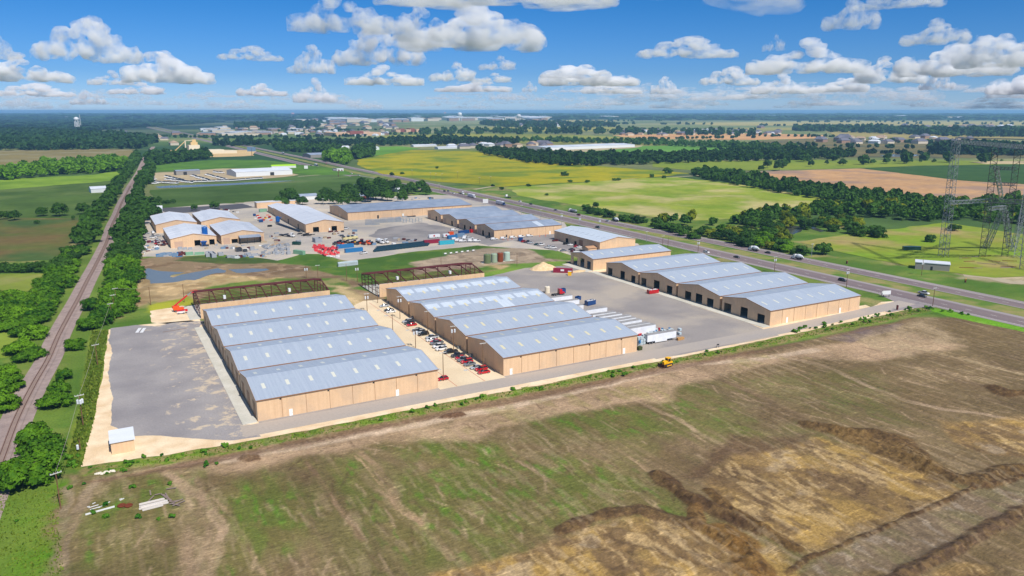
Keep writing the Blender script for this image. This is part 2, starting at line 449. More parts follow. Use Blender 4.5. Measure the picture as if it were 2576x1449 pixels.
# wheel scars
for view, pts, wd, cc, k in [
    ('f', [(1060, 770), (1190, 850), (1300, 920), (1370, 1010), (1430, 1150), (1400, 1280), (1350, 1449)], 2.0, (178, 150, 122), .8),
    ('f', [(1200, 850), (1260, 960), (1300, 1100), (1270, 1250), (1260, 1449)], 5.5, (160, 134, 108), .7),
    ('f', [(1380, 930), (1500, 1060), (1600, 1240), (1697, 1449)], .8, (170, 142, 112), .6),
    ('f', [(400, 1449), (400, 1250), (440, 1150), (500, 1040), (560, 900), (640, 820), (1100, 740), (1330, 700), (1697, 640)], 2.2, (150, 130, 108), .7),
    ('f', [(330, 1449), (350, 1250), (420, 1080), (430, 900), (370, 780), (380, 640), (440, 440), (500, 200), (540, 0)], 1.5, (146, 132, 112), .55),
    ('v', [(990, 480), (1120, 600), (1230, 720), (1300, 900), (1470, 1040), (1620, 1190), (1700, 1300)], 1.6, (166, 136, 108), .7),
    ('v', [(950, 500), (1100, 650), (1250, 820)], .7, (180, 148, 116), .7),
    ('v', [(560, 560), (700, 740), (860, 960), (1000, 1150), (1150, 1400)], 1.2, (128, 102, 80), .7),
    ('v', [(740, 800), (870, 1000), (960, 1150)], .7, (160, 132, 104), .6),
    ('v', [(1130, 770), (1240, 830), (1340, 960), (1500, 1080)], .8, (176, 146, 116), .5),
    ('w', [(760, 400), (960, 500), (1120, 570), (1260, 660), (1400, 730), (1560, 800)], 1.5, (172, 146, 118), .75),
    ('w', [(260, 810), (340, 860), (440, 930)], .7, (176, 146, 120), .7),
    ('w', [(880, 790), (940, 840), (1010, 880)], .7, (170, 142, 112), .6),
    ('x', [(230, 290), (480, 340), (700, 440), (900, 520), (1100, 570), (1300, 590), (1538, 640)], 2.0, (170, 146, 118), .75),
    ('x', [(900, 230), (1100, 280), (1300, 330), (1538, 390)], 2.2, (172, 150, 116), .8),
    ('x', [(0, 480), (160, 560), (300, 640), (420, 700)], .8, (160, 134, 106), .6),
    ('x', [(0, 560), (120, 620), (260, 690)], .8, (160, 134, 106), .5)]:
    d_, t_ = linedist(un, vv, [V(view, *p) for p in pts], 1.2)
    br = .45 + .55 * sstep(.35, .55, vn(t_ / 6, d_ * .5, 5))
    paint(sm * sstep(wd * .9, wd * .35, d_) * br, C3(*cc), k)
    zn -= sstep(wd, 0, d_) * .12
# random short scuffs left by tracked machines
rs = random.Random(5)
for i in range(420):
    cu, cv = rs.uniform(0, 300), rs.uniform(70, 205)
    L = rs.uniform(3, 13); a = math.pi / 2 + rs.gauss(0, .35)
    sel = (np.abs(un - cu) < L) & (np.abs(vv - cv) < L)
    if not sel.any(): continue
    xs, ys = un[sel], vv[sel]; ca, sa = math.cos(a), math.sin(a)
    al = (xs - cu) * ca + (ys - cv) * sa; ac = -(xs - cu) * sa + (ys - cv) * ca - (al / L) ** 2 * rs.uniform(-2, 2)
    mk = sstep(.55, .1, np.abs(ac)) * sstep(L * .5, L * .3, np.abs(al)) * sm[sel] * .5
    cc = C3(176, 150, 120) if rs.random() < .7 else C3(86, 66, 50)
    cn[sel] = cn[sel] * (1 - mk[:, None]) + cc * mk[:, None]
# ochre cut pads
for pts in (PV('x', (0, 800), (180, 790), (420, 720), (560, 745), (800, 770), (950, 870), (1080, 930), (1240, 1010), (1050, 1080), (840, 1170), (600, 1260), (400, 1330), (250, 1260), (0, 1080), (-160, 960)),
            PW((1080, 1449), (1260, 1400), (1440, 1345), (1560, 1300), (1640, 1290), (1760, 1330), (1960, 1380), (2030, 1460), (2000, 1900), (900, 1900)),
            PV('x', (1090, 640), (1300, 640), (1538, 600), (1700, 700), (1700, 830), (1538, 830), (1300, 800), (1150, 720)),
            PV('x', (1040, 1449), (1200, 1380), (1350, 1400), (1400, 1600), (1000, 1600))):
    d = polydist(un, vv, pts, 2.5); m = soft(d, -1.5, 2)
    paint(m * (.6 + .4 * sstep(.35, .55, mid)), C3(146, 118, 74), .88)
    paint(m * sstep(.46, .62, fbm(un / 7, vv / 12, 4, 111)), C3(172, 140, 78), .7)
    paint(m * sstep(.47, .58, fbm(un / 6 + 5, vv / 9, 5, 113)), C3(112, 90, 64), .7)
    paint(m * sstep(.60, .72, fbm(un / 10 + 15, vv / 7, 4, 117)), C3(170, 150, 122), .6)
    paint(m * sstep(.58, .64, fbm(un / 1.6 + j1 * 4, vv / 12, 4, 118)), C3(186, 158, 112), .6); paint(m * sstep(.6, .68, fbm(un / 2.5, vv / 3.5, 4, 120)), C3(92, 72, 52), .6)
    zn += m * (-.35 + .35 * fbm(un / 3, vv / 3, 3, 119))
d = polydist(un, vv, PV('x', (0, 700), (100, 720), (420, 700), (330, 760), (150, 800), (0, 800), (-160, 940), (-260, 930), (-150, 840)), 2)
paint(soft(d, -2, 2), C3(96, 74, 54), .75)
d = polydist(un, vv, PV('x', (800, 1200), (1250, 1010), (1538, 930), (1700, 1000), (1450, 1120), (1160, 1290), (900, 1420), (500, 1449), (380, 1400)), 2)
paint(soft(d, -1, 1), C3(120, 102, 80)); paint(soft(d, -1, 1) * sstep(.55, .62, fbm(un / 1.8 + j1 * 5, vv / 8, 4, 121)), C3(156, 140, 120), .6); paint(soft(d) * gn, C3(112, 108, 66), .4)
# heaped spoil ridges
clod0 = vn(un / .9, vv / .9, 305)
for view, pts, hw, hh, cc in [
    ('w', [(1040, 890), (1110, 950), (1190, 1010), (1290, 1060), (1420, 1110), (1588, 1190)], 3.2, 1.7, (84, 62, 42)),
    ('w', [(1240, 1080), (1260, 1160), (1400, 1230), (1520, 1290), (1600, 1400)], 2.4, 1.0, (112, 84, 50)),
    ('x', [(400, 655), (520, 680), (640, 700), (740, 700), (880, 740), (1000, 850), (1080, 900), (1180, 940), (1300, 960), (1420, 900), (1538, 890)], 4.2, 1.8, (92, 70, 44)),
    ('x', [(560, 690), (760, 760), (900, 820), (1040, 880)], 5.0, .8, (108, 84, 50)),
    ('x', [(1380, 460), (1440, 490), (1538, 490), (1700, 500)], 4.0, 1.8, (88, 66, 42)),
    ('x', [(1538, 930), (1260, 1000), (1060, 1075), (830, 1180), (600, 1275), (400, 1350), (300, 1430)], .9, .7, (84, 62, 42)),
    ('x', [(1700, 1040), (1538, 1110), (1380, 1180), (1200, 1280), (1080, 1350), (940, 1410), (800, 1500)], 2.4, 1.3, (92, 72, 54)),
    ('x', [(-120, 1000), (0, 1100), (120, 1170), (230, 1250), (330, 1300)], 2.0, .9, (96, 72, 42)),
    ('w', [(500, 1200), (640, 1140), (780, 1100), (930, 1080), (1080, 1120), (1240, 1170)], 2.6, .8, (92, 70, 48)),
    ('w', [(1400, 1210), (1500, 1300), (1588, 1449)], 5.0, 1.0, (120, 88, 46))]:
    d_, t_ = linedist(un, vv, [V(view, *p) for p in pts], .9)
    wv = hw * (.75 + .5 * vn(t_ / 5, t_ * 0, 7))
    prof = np.clip(1 - d_ / wv, 0, 1)
    lump = .35 + .8 * fbm(un / 1.6, vv / 1.6, 3, 131) + .5 * vn(un / .8, vv / .8, 132)
    zn += prof * hh * lump * .72
    paint(sstep(0, .25, prof) , C3(*cc), .9)
    paint(sstep(.1, .3, prof) * sstep(.5, .6, fbm(un / 1.5, vv / 1.5, 3, 133)), C3(132, 106, 66), .4); paint(sstep(.1, .3, prof) * sstep(.6, .8, clod0), C3(54, 40, 28), .6)
# corrugated spoil bank lower centre
bank = inpoly(PV('w', (560, 1220), (900, 1110), (1150, 1170), (1400, 1250), (1588, 1449), (700, 1600)), 2, -2, 4)
zn += bank * (np.sin(un * 1.1 + vv * .55 + j1 * 9) * .18 + fbm(un / 1.4, vv / 1.4, 3, 137) * .5)
brush = polydist(un, vv, PV('v', (1580, 215), (1660, 170), (1790, 160), (1830, 185), (1740, 215)), .6)
zn += np.clip(brush * .4, 0, .8) * (.5 + fin); paint(soft(brush, -.3, .5), C3(104, 78, 58))
brush = polydist(un, vv, PV('v', (0, 540), (60, 490), (190, 500), (200, 540), (90, 560)), .6)
zn += np.clip(brush * .4, 0, .7) * (.5 + fin); paint(soft(brush, -.3, .5), C3(108, 84, 62))
zn += sm * (fin - .5) * .22 + sm * (fbm(un / 2.6, vv / 2.6, 3, 141) - .5) * .3
# grass verge between the limestone strip and the site
vergeL = [(-9, 221), (-7, 220.2), (10, 217.8), (30, 216.6), (60, 216.4), (100, 217), (135, 215.6), (200, 216), (250, 216.6), (310, 216.6), (350, 218.4)]
vd, vt = linedist(un, vv, vergeL, 1.0)
vm = sstep(4.2, 2.6, vd + j1 * 3)
paint(vm, C3(146, 132, 84)); paint(vm * sstep(.42, .62, fbm(un / 3, vv / 2, 4, 151)), C3(104, 134, 34), .9); paint(vm * sstep(.55, .7, fin), C3(70, 106, 30), .7)
vm2 = sstep(4.0, 2.0, np.abs(vd - 5.2)) * (vv < 214)
paint(vm2 * sm, C3(126, 98, 76), .7)
zn -= sstep(3, 0, np.abs(vd - 4.6)) * (vv < 214) * .3
# right-hand bright strip by the highway
rg = polydist(un, vv, PW((2300, 765), (2576, 820), (2800, 870), (2800, 900), (2576, 835), (2380, 795)), 1)
paint(soft(rg, -.5, 1), C3(108, 158, 34))
# tan bare ground around the frames and the pond
for pts, cc, k in [
    (PW((340, 700), (480, 690), (520, 735), (480, 765), (430, 770), (380, 760), (330, 775), (290, 800), (270, 770), (330, 740)), (176, 150, 112), .9),
    (PW((335, 655), (360, 690), (470, 690), (700, 700), (860, 700), (900, 750), (930, 770), (985, 760), (960, 735), (900, 710), (830, 690), (760, 668), (560, 655), (420, 640)), (150, 124, 98), .9),
    (PW((480, 690), (560, 690), (700, 700), (640, 705), (520, 720), (440, 745), (400, 742), (380, 715)), (202, 172, 126), .8),
    (PW((820, 712), (870, 722), (930, 760), (990, 765), (940, 800), (870, 760)), (206, 178, 134), .85),
    (PW((1040, 655), (1120, 640), (1220, 625), (1330, 620), (1390, 650), (1480, 660), (1480, 672), (1300, 665), (1220, 668), (1050, 690)), (168, 148, 126), .95),
    (PW((1310, 700), (1230, 665), (1300, 670), (1400, 660), (1480, 672), (1500, 690), (1400, 700)), (196, 164, 124), .85),
    (PW((2560, 640), (2400, 670), (2420, 690), (2400, 700), (2576, 715), (2700, 720), (2700, 650)), (190, 172, 140), .85)]:
    d = polydist(un, vv, pts, 5)
    paint(soft(d, -3, 3), C3(*cc), k)
    paint(soft(d, -3, 3) * sstep(.52, .66, mid), C3(cc[0] - 46, cc[1] - 44, cc[2] - 40), .6)
    paint(soft(d, -3, 3) * sstep(.56, .68, fbm(un / 5, vv / 5, 4, 161)), C3(cc[0] + 26, cc[1] + 24, cc[2] + 20), .6)
for pts, cc in [(PW((480, 645), (700, 650), (700, 662), (560, 664), (440, 655)), (70, 92, 40)),
                (PW((760, 640), (800, 640), (860, 660), (1000, 640), (1100, 632), (1180, 618), (1220, 622), (1130, 642), (1040, 660), (1040, 690), (940, 705), (830, 690), (760, 665)), (72, 106, 34)),
                (PW((1230, 610), (1300, 605), (1400, 625), (1430, 645), (1380, 650), (1320, 622), (1250, 625)), (80, 116, 40)),
                (PW((1180, 700), (1300, 665), (1420, 655), (1420, 668), (1300, 690), (1220, 700)), (104, 140, 48)),
                (PW((370, 770), (480, 745), (490, 765), (440, 775), (380, 790)), (150, 158, 40)),
                (PW((960, 700), (1040, 690), (1080, 730), (960, 740), (890, 725)), (88, 126, 40))]:
    d = polydist(un, vv, pts, 4)
    paint(soft(d, -2, 2), C3(*cc), .95); paint(soft(d, -2, 2) * sstep(.5, .66, mid), C3(cc[0] + 36, cc[1] + 24, cc[2] + 12), .5)
# track-side corridor
RAILC = [(-33.5, 200), (-31.5, 237), (-29.8, 272), (-26.8, 306), (-23.6, 335), (-21.1, 370), (-17.6, 407), (-14.1, 442), (-9.9, 489), (-5.8, 531), (-.2, 594), (3.5, 640), (8.5, 720), (15.6, 805), (22.8, 903), (41, 1111), (67, 1393), (103, 1829), (150, 2300)]
RAILC = [(-38.5, 120), (-36, 160)] + RAILC
rd, rt = linedist(un, vv, RAILC, .4)
paint(sstep(16, 8, rd + j1 * 6), C3(112, 134, 52), .6)
cor = polydist(un, vv, PW((230, 830), (275, 830), (265, 900), (235, 1060), (205, 1178), (160, 1180), (190, 1060), (215, 930)), 2)
paint(soft(cor, -1.5, 2), C3(150, 152, 62), .8); paint(soft(cor, -1, 2) * gn, C3(118, 142, 38), .7)
clod = vn(un / .75, vv / .75, 301)
cn *= (1 + sm * (.07 + .30 * (fin - .5) + .22 * (clod - .5)) - sm * .35 * sstep(.86, .95, clod) * sstep(.5, .6, mid))[:, None]
rill = sstep(.57, .63, fbm(un / 1.1 + j1 * 3, vv / 9, 4, 311)) * sstep(.45, .6, fbm(un / 16, vv / 16, 3, 313))
cn[:] = cn * (1 - sm * rill * .28)[:, None] + C3(176, 154, 120) * (sm * rill * .28)[:, None]
zn += sm * (clod - .5) * .14
col[idx] = cn; zz[idx] = zn
far_u = ~near
me = bpy.data.meshes.new('ground')
me.vertices.add(NP_)
me.vertices.foreach_set('co', np.column_stack([U, Vv, zz]).astype(np.float32).ravel())
ii = (np.arange(nv - 1)[:, None] * nu + np.arange(nu - 1)[None, :]).ravel()
quads = np.column_stack([ii, ii + 1, ii + nu + 1, ii + nu]).astype(np.int32)
def quads_to_mesh(me, q):
    n = len(q)
    me.loops.add(n * 4); me.loops.foreach_set('vertex_index', q.ravel())
    me.polygons.add(n); me.polygons.foreach_set('loop_start', np.arange(0, n * 4, 4, dtype=np.int32))
    me.update(calc_edges=True)
quads_to_mesh(me, quads)
me.polygons.foreach_set('use_smooth', np.ones(len(quads), bool))
ca = me.color_attributes.new('soil', 'FLOAT_COLOR', 'POINT')
alpha = np.zeros(NP_, np.float32); alpha[idx] = sm * 1.0 + .25 * (1 - sm)
ca.data.foreach_set('color', np.column_stack([col, alpha]).astype(np.float32).ravel())
def ground_material():
    m, t, b = nodes_of('soil_and_grass')
    N, L = t.nodes.new, t.links.new
    at = N('ShaderNodeAttribute'); at.attribute_name = 'soil'
    g = N('ShaderNodeNewGeometry')
    n1 = N('ShaderNodeTexNoise'); n1.inputs['Scale'].default_value = 1.7; n1.inputs['Detail'].default_value = 5; n1.inputs['Roughness'].default_value = .65
    n2 = N('ShaderNodeTexNoise'); n2.inputs['Scale'].default_value = .035; n2.inputs['Detail'].default_value = 6
    L(g.outputs['Position'], n1.inputs['Vector']); L(g.outputs['Position'], n2.inputs['Vector'])
    r1 = N('ShaderNodeMapRange'); r1.inputs['From Min'].default_value = .3; r1.inputs['From Max'].default_value = .7; r1.inputs['To Min'].default_value = .74; r1.inputs['To Max'].default_value = 1.26
    r2 = N('ShaderNodeMapRange'); r2.inputs['From Min'].default_value = .3; r2.inputs['From Max'].default_value = .7; r2.inputs['To Min'].default_value = .85; r2.inputs['To Max'].default_value = 1.15
    L(n1.outputs['Fac'], r1.inputs['Value']); L(n2.outputs['Fac'], r2.inputs['Value'])
    mm = N('ShaderNodeMath'); mm.operation = 'MULTIPLY'; L(r1.outputs[0], mm.inputs[0]); L(r2.outputs[0], mm.inputs[1])
    # loose straw and clods: short pale and dark streaks in several directions
    for k, (rot, scl, lo, hi, amt) in enumerate([(1.35, (.22, 1.5, 1), .58, .66, .26), (1.9, (.2, 1.4, 1), .58, .66, .24), (.6, (.3, 1.5, 1), .58, .66, .22), (2.6, (.3, 1.5, 1), .56, .66, .2), (1.2, (.6, .9, 1), .54, .68, -.2)]):
        mp = N('ShaderNodeMapping'); mp.inputs['Rotation'].default_value = (0, 0, rot); mp.inputs['Scale'].default_value = scl; mp.inputs['Location'].default_value = (k * 37.0, k * 11.0, 0)
        L(g.outputs['Position'], mp.inputs['Vector'])
        nn = N('ShaderNodeTexNoise'); nn.inputs['Scale'].default_value = 1.0; nn.inputs['Detail'].default_value = 3; nn.inputs['Distortion'].default_value = .8; L(mp.outputs[0], nn.inputs['Vector'])
        rr = N('ShaderNodeMapRange'); rr.inputs['From Min'].default_value = lo; rr.inputs['From Max'].default_value = hi; rr.inputs['To Min'].default_value = 0; rr.inputs['To Max'].default_value = amt; L(nn.outputs['Fac'], rr.inputs['Value'])
        al = N('ShaderNodeMath'); al.operation = 'MULTIPLY_ADD'; L(rr.outputs[0], al.inputs[0]); L(at.outputs['Alpha'], al.inputs[1]); al.inputs[2].default_value = 1.0
        m3 = N('ShaderNodeMath'); m3.operation = 'MULTIPLY'; L(mm.outputs[0], m3.inputs[0]); L(al.outputs[0], m3.inputs[1]); mm = m3
    vm_ = N('ShaderNodeVectorMath'); vm_.operation = 'SCALE'; L(at.outputs['Color'], vm_.inputs[0]); L(mm.outputs[0], vm_.inputs['Scale'])
    L(vm_.outputs[0], b.inputs['Base Color'])
    b.inputs['Roughness'].default_value = .95; b.inputs['Specular IOR Level'].default_value = .15
    bp = N('ShaderNodeBump'); bp.inputs['Strength'].default_value = .5; bp.inputs['Distance'].default_value = .25
    L(n1.outputs['Fac'], bp.inputs['Height']); L(bp.outputs[0], b.inputs['Normal'])
    return m
me.materials.append(ground_material())
tag(link('ground', me), 'open ground of soil and grass reaching the horizon', 'ground', kind='structure')

# ---------------------------------------------------------------- flat sheets laid on the ground
def rough_outline(pts, jit, step, seed):
    out = []
    n = len(pts)
    for i in range(n):
        x0, y0 = pts[i]; x1, y1 = pts[(i + 1) % n]
        L = math.hypot(x1 - x0, y1 - y0); k = max(1, int(L / step))
        for j in range(k):
            t = j / k; out.append((x0 + (x1 - x0) * t, y0 + (y1 - y0) * t))
    if jit:
        a = np.array(out)
        s = step * 3
        a[:, 0] += (fbm(a[:, 0] / s, a[:, 1] / s, 3, seed) - .5) * 2 * jit
        a[:, 1] += (fbm(a[:, 0] / s + 31, a[:, 1] / s, 3, seed + 1) - .5) * 2 * jit
        out = [tuple(p) for p in a]
    return out
def sheet(name, pts, m, z, jit=0.0, step=2.0, label=None, cat=None, kind='structure', seed=1, parent=None):
    o = rough_outline(pts, jit, step, seed)
    tri = tessellate_polygon([[Vector((p[0], p[1], 0)) for p in o]])
    me = bpy.data.meshes.new(name)
    me.from_pydata([(p[0], p[1], z) for p in o], [], [tuple(t) for t in tri]); me.materials.append(m); me.update()
    # make every face look up
    if len(me.polygons) and sum(p.normal.z for p in me.polygons) < 0: me.flip_normals()
    ob = link(name, me, parent)
    if label: tag(ob, label, cat or name.replace('_', ' '), kind=kind)
    return ob
def strip(name, line, w, m, z, label=None, cat=None, kind='structure', off=0.0, parent=None, jit=0.0):
    L = []; Rr = []
    n = len(line)
    for i in range(n):
        a = Vector(line[max(0, i - 1)]); b = Vector(line[min(n - 1, i + 1)])
        d = (b - a).normalized(); nn = Vector((-d.y, d.x)); p = Vector(line[i])
        L.append(p + nn * (off + w / 2)); Rr.append(p + nn * (off - w / 2))
    mb = MB()
    for i in range(n - 1):
        mb.quad((Rr[i].x, Rr[i].y, z), (Rr[i + 1].x, Rr[i + 1].y, z), (L[i + 1].x, L[i + 1].y, z), (L[i].x, L[i].y, z))
    o = mb.build(name, m, parent)
    if label: tag(o, label, cat or name.replace('_', ' '), kind=kind)
    return o
def dense(line, step):
    out = []
    for i in range(len(line) - 1):
        (x0, y0), (x1, y1) = line[i], line[i + 1]; k = max(1, int(math.hypot(x1 - x0, y1 - y0) / step))
        out += [(x0 + (x1 - x0) * j / k, y0 + (y1 - y0) * j / k) for j in range(k)]
    return out + [line[-1]]
# limestone base, yards, lots, service road
sheet('limestone_pad', PW((203, 1176), (222, 1110), (238, 1050), (262, 920), (272, 830), (345, 818), (480, 806), (520, 815)) + [(38, 300), (38, 234), (100, 236), (120, 236), (190, 234), (258, 234), (330, 233), (345, 238), (356, 236), (356, 224), (347, 222.2), (309, 220.9), (247, 219.5), (216, 218.7), (185, 218.8), (158, 219.5), (134, 218.2), (102, 219.4), (77, 219.2), (54, 218.8), (28.7, 219.6), (10, 221.2), (-7.5, 223.4)], M['limestone'], .05, jit=.7, step=1.5, label='cream crushed limestone base around the left yard and along the service road', seed=3)
sheet('limestone_pad', PW((378, 782), (455, 770), (490, 772), (505, 808), (430, 816), (380, 812)), M['limestone'], .05, jit=.9, step=1.5, label='cream limestone patch under the orange boom lift', seed=4)
sheet('limestone_pad', [(185, 222), (262, 222), (262, 372), (250, 372), (250, 236), (240, 231), (185, 231)], M['limestone'], .045, jit=.5, label='cream limestone edging between the middle yard and the right row of warehouses', seed=5)
sheet('limestone_pad', [(258, 232), (330, 231), (333, 238), (325, 238), (325, 396), (258, 396)], M['limestone'], .04, jit=.5, label='cream limestone ground around the right row of warehouses', seed=6)
def yard_material():
    m = mat('patchy_yard_surface', srgb(166, 160, 158, .84), srgb(146, 141, 142, .84), scale=.06, rough=.9, fine=.12, fine_scale=1.7, c3=None, bump=.3)
    t = m.node_tree; N, L = t.nodes.new, t.links.new; b = t.nodes['Principled BSDF']
    old = b.inputs['Base Color'].links[0].from_socket
    g = N('ShaderNodeNewGeometry')
    n = N('ShaderNodeTexNoise'); n.inputs['Scale'].default_value = .13; n.inputs['Detail'].default_value = 13; n.inputs['Roughness'].default_value = .78; n.inputs['Distortion'].default_value = .2
    L(g.outputs['Position'], n.inputs['Vector'])
    # more of the pale base shows through towards the sidewalk side
    sx = N('ShaderNodeSeparateXYZ'); L(g.outputs['Position'], sx.inputs[0])
    r = N('ShaderNodeMapRange'); r.inputs['From Min'].default_value = 2; r.inputs['From Max'].default_value = 32; r.inputs['To Min'].default_value = -.07; r.inputs['To Max'].default_value = .05
    L(sx.outputs[0], r.inputs['Value'])
    ad = N('ShaderNodeMath'); L(n.outputs['Fac'], ad.inputs[0]); L(r.outputs[0], ad.inputs[1])
    r2 = N('ShaderNodeMapRange'); r2.inputs['From Min'].default_value = .55; r2.inputs['From Max'].default_value = .60; L(ad.outputs[0], r2.inputs['Value'])
    x = N('ShaderNodeMix'); x.data_type = 'RGBA'; L(r2.outputs[0], x.inputs[0]); L(old, x.inputs[6]); x.inputs[7].default_value = srgb(208, 190, 166, .84)
    L(x.outputs[2], b.inputs['Base Color'])
    return m
sheet('gravel_yard', PV('l', (1190, 1150), (1215, 1020), (1500, 985), (1700, 1000), (1900, 960), (2230, 940)) + [(33, 352), (32.2, 233)] + PV('f', (1640, 470), (1697, 545), (1500, 570), (1250, 560), (1040, 540), (940, 540), (860, 545), (720, 470), (730, 300), (700, 130), (730, 0)), yard_material(), .06, jit=.5, step=1.0, label='grey gravel yard with worn cream patches left of the left row of warehouses', cat='yard', seed=7)
sheet('gravel_yard', [(185.5, 221), (253, 221), (256, 240), (256, 372), (262, 392), (228, 400), (190, 386), (185.5, 372)], M['asphalt_yard'], .055, jit=.5, label='wide grey gravel yard between the middle and right rows of warehouses', cat='yard', seed=8)
rl = [(31, 227.0), (36, 227.0), (60, 227.1), (98, 227.1), (130, 226.9), (186, 226.9), (230, 226.7), (262, 226.7), (300, 228.2), (322, 229.4), (340, 230.2), (356, 231.2)]
strip('gravel_edge', dense([(36.7, 231.9), (98, 231.9), (98.2, 231.9)], 4), 2.0, M['asphalt_yard'], .07, label='dark gravel along the foot of the nearest left warehouse', cat='gravel')
strip('gravel_edge', dense([(124, 231.9), (185.4, 231.9)], 4), 2.0, M['asphalt_yard'], .07, label='dark gravel along the foot of the nearest middle warehouse', cat='gravel')
strip('service_road', dense(rl, 4), 8.9, M['road_grey'], .075, label='grey service road running along the fronts of the warehouse rows')
sheet('parking_lot', [(98, 231.2), (124, 231.2), (124, 366), (114, 367), (98, 352)], M['lot'], .085, label='cream concrete parking lot between the left and middle rows')
for u_, a_, b_ in ((104.5, 231.4, 300), (115.5, 231.4, 362)):
    strip('fire_lane_line', [(u_, a_), (u_, b_)], .22, M['redline'], .092, label='red fire lane line painted along the left edge of the lane' if u_ < 110 else 'red fire lane line painted in front of the parked cars', cat='painted line')
mb = MB(); 
for k in range(6):
    mb.box(32, 232.5 + k * 20.5, .0, 36.4, 232.5 + k * 20.5 + 20.46, .2)
tag(mb.build('sidewalk', M['concrete']), 'pale concrete walk along the left ends of the left row', 'sidewalk', kind='structure')
mb = MB()
for k in range(7):
    mb.box(256.2, 233 + k * 19.6, .0, 261, 233 + k * 19.6 + 19.56, .18)
tag(mb.build('sidewalk', M['concrete']), 'pale concrete apron along the door ends of the right row', 'sidewalk', kind='structure')
mb = MB(); mb.box(254.5, 372, 0, 260, 399, .16)
tag(mb.build('sidewalk', M['concrete']), 'short pale concrete apron at the open ended warehouse', 'sidewalk', kind='structure')
mb = MB(); mb.box(31.8, 370.2, 0, 36.6, 399, .16)
tag(mb.build('sidewalk', M['concrete']), 'pale concrete slab beside the left steel frame', 'sidewalk', kind='structure')
# disabled bay marks on the lot
for i, (x, y) in enumerate(((200, 240), (325, 328), (665, 555), (1590, 1190), (1150, 1182))):
    c_ = V('k', x, y); mb = MB(); z = .093
    mb.box(c_[0] - .8, c_[1] - .8, z, c_[0] - .6, c_[1] + .8, z + .003); mb.box(c_[0] + .6, c_[1] - .8, z, c_[0] + .8, c_[1] + .8, z + .003)
    mb.box(c_[0] - .6, c_[1] + .6, z, c_[0] + .6, c_[1] + .8, z + .003); mb.box(c_[0] - .25, c_[1] - .5, z, c_[0] + .3, c_[1] + .2, z + .003)
    tag(mb.build('bay_marking', mat('pale_blue_marking', srgb(150, 185, 215, .8))), ['pale blue bay mark beside the far white sedan', 'pale blue bay mark below the second lot pole', 'pale blue bay mark beside the grey sedan of the middle cluster', 'pale blue bay mark in the gap left of the two near red cars', 'pale blue bay mark by the corner of the near left warehouse'][i], 'painted marking', kind='structure')
# highway
NEARC = [(372, -400), (370, 0), (368.5, 300), (367.5, 500), (366.5, 800), (361, 900), (348, 1050), (339, 1200), (337, 1500), (336, 1900), (330, 3000), (300, 6000)]
FARC = [(407, -400), (404, 0), (401, 300), (399, 430), (391, 560), (390, 1000), (386, 1300), (388, 1500), (381, 1970), (372, 3000), (345, 6000)]
def smooth(line, k=8):
    out = []
    for i in range(len(line) - 1):
        p0 = line[max(0, i - 1)]; p1 = line[i]; p2 = line[i + 1]; p3 = line[min(len(line) - 1, i + 2)]
        for j in range(k):
            t = j / k
            out.append(tuple(.5 * (2 * p1[a] + (p2[a] - p0[a]) * t + (2 * p0[a] - 5 * p1[a] + 4 * p2[a] - p3[a]) * t * t + (3 * p1[a] - p0[a] - 3 * p2[a] + p3[a]) * t ** 3) for a in (0, 1)))
    return out + [line[-1]]
NEARS, FARS = smooth(NEARC, 6), smooth(FARC, 6)
strip('highway_median', smooth([((a[0] + b[0]) / 2, (a[1] + b[1]) / 2) for a, b in zip(NEARC, [(404 + (r_[0] - 404), r_[1]) for r_ in [(407, -400), (404, 0), (401, 300), (395, 500), (390, 800), (390, 900), (390, 1050), (387, 1200), (388, 1500), (382, 1900), (372, 3000), (345, 6000)]])], 6), 14, mat('median_grass', srgb(126, 140, 62, .8), srgb(160, 146, 92, .8), scale=.08, fine=.15, fine_scale=1.2, rough=.95, c3=srgb(96, 128, 40, .8), c3_scale=.06), .03, label='grass median with dry patches between the highway carriageways', cat='median')
strip('highway', NEARS, 19, M['shoulder'], .06, label='near carriageway of the divided highway with pale shoulders', cat='highway')
strip('highway_lanes', NEARS, 12.5, M['highway'], .075, off=.5, label='brown grey driving lanes of the near carriageway', cat='highway lanes')
strip('highway', FARS, 15.5, M['shoulder'], .06, label='far carriageway of the divided highway with pale shoulders', cat='highway')
strip('highway_lanes', FARS, 10, M['highway'], .075, off=1.4, label='brown grey driving lanes of the far carriageway', cat='highway lanes')
def dashes(line, off, ln, gap, w, name, label, vmax=1400):
    pts = dense(line, 1.0); mb = MB(); s = 0
    acc = 0; on = True; start = None
    for i in range(1, len(pts) - 1):
        d = math.hypot(pts[i][0] - pts[i-1][0], pts[i][1] - pts[i-1][1]); acc += d
        if pts[i][1] < 100 or pts[i][1] > vmax: continue
        if on and start is None: start = i
        if acc >= (ln if on else gap):
            if on and start is not None:
                a, b = Vector(pts[start]), Vector(pts[i]); dd = (b - a).normalized(); nn = Vector((-dd.y, dd.x))
                a = a + nn * off; b = b + nn * off; q = nn * (w / 2)
                mb.quad((a.x + q.x, a.y + q.y, .082), (a.x - q.x, a.y - q.y, .082), (b.x - q.x, b.y - q.y, .082), (b.x + q.x, b.y + q.y, .082))
                start = None
            acc = 0; on = not on
    tag(mb.build(name, M['line']), label, 'lane markings', kind='structure')
dashes(NEARS, .3, 4, 8, .25, 'lane_markings', 'white lane dashes on the near carriageway')
dashes(FARS, 1.4, 4, 8, .25, 'lane_markings', 'white lane dashes on the far carriageway')
strip('edge_line', [p for p in NEARS if 60 < p[1] < 1500], .25, M['line'], .083, off=6.6, label='solid pale edge line on the near carriageway', cat='edge line')
strip('edge_line', [p for p in FARS if 60 < p[1] < 1500], .25, M['line'], .083, off=-3.4, label='solid pale edge line on the far carriageway', cat='edge line')
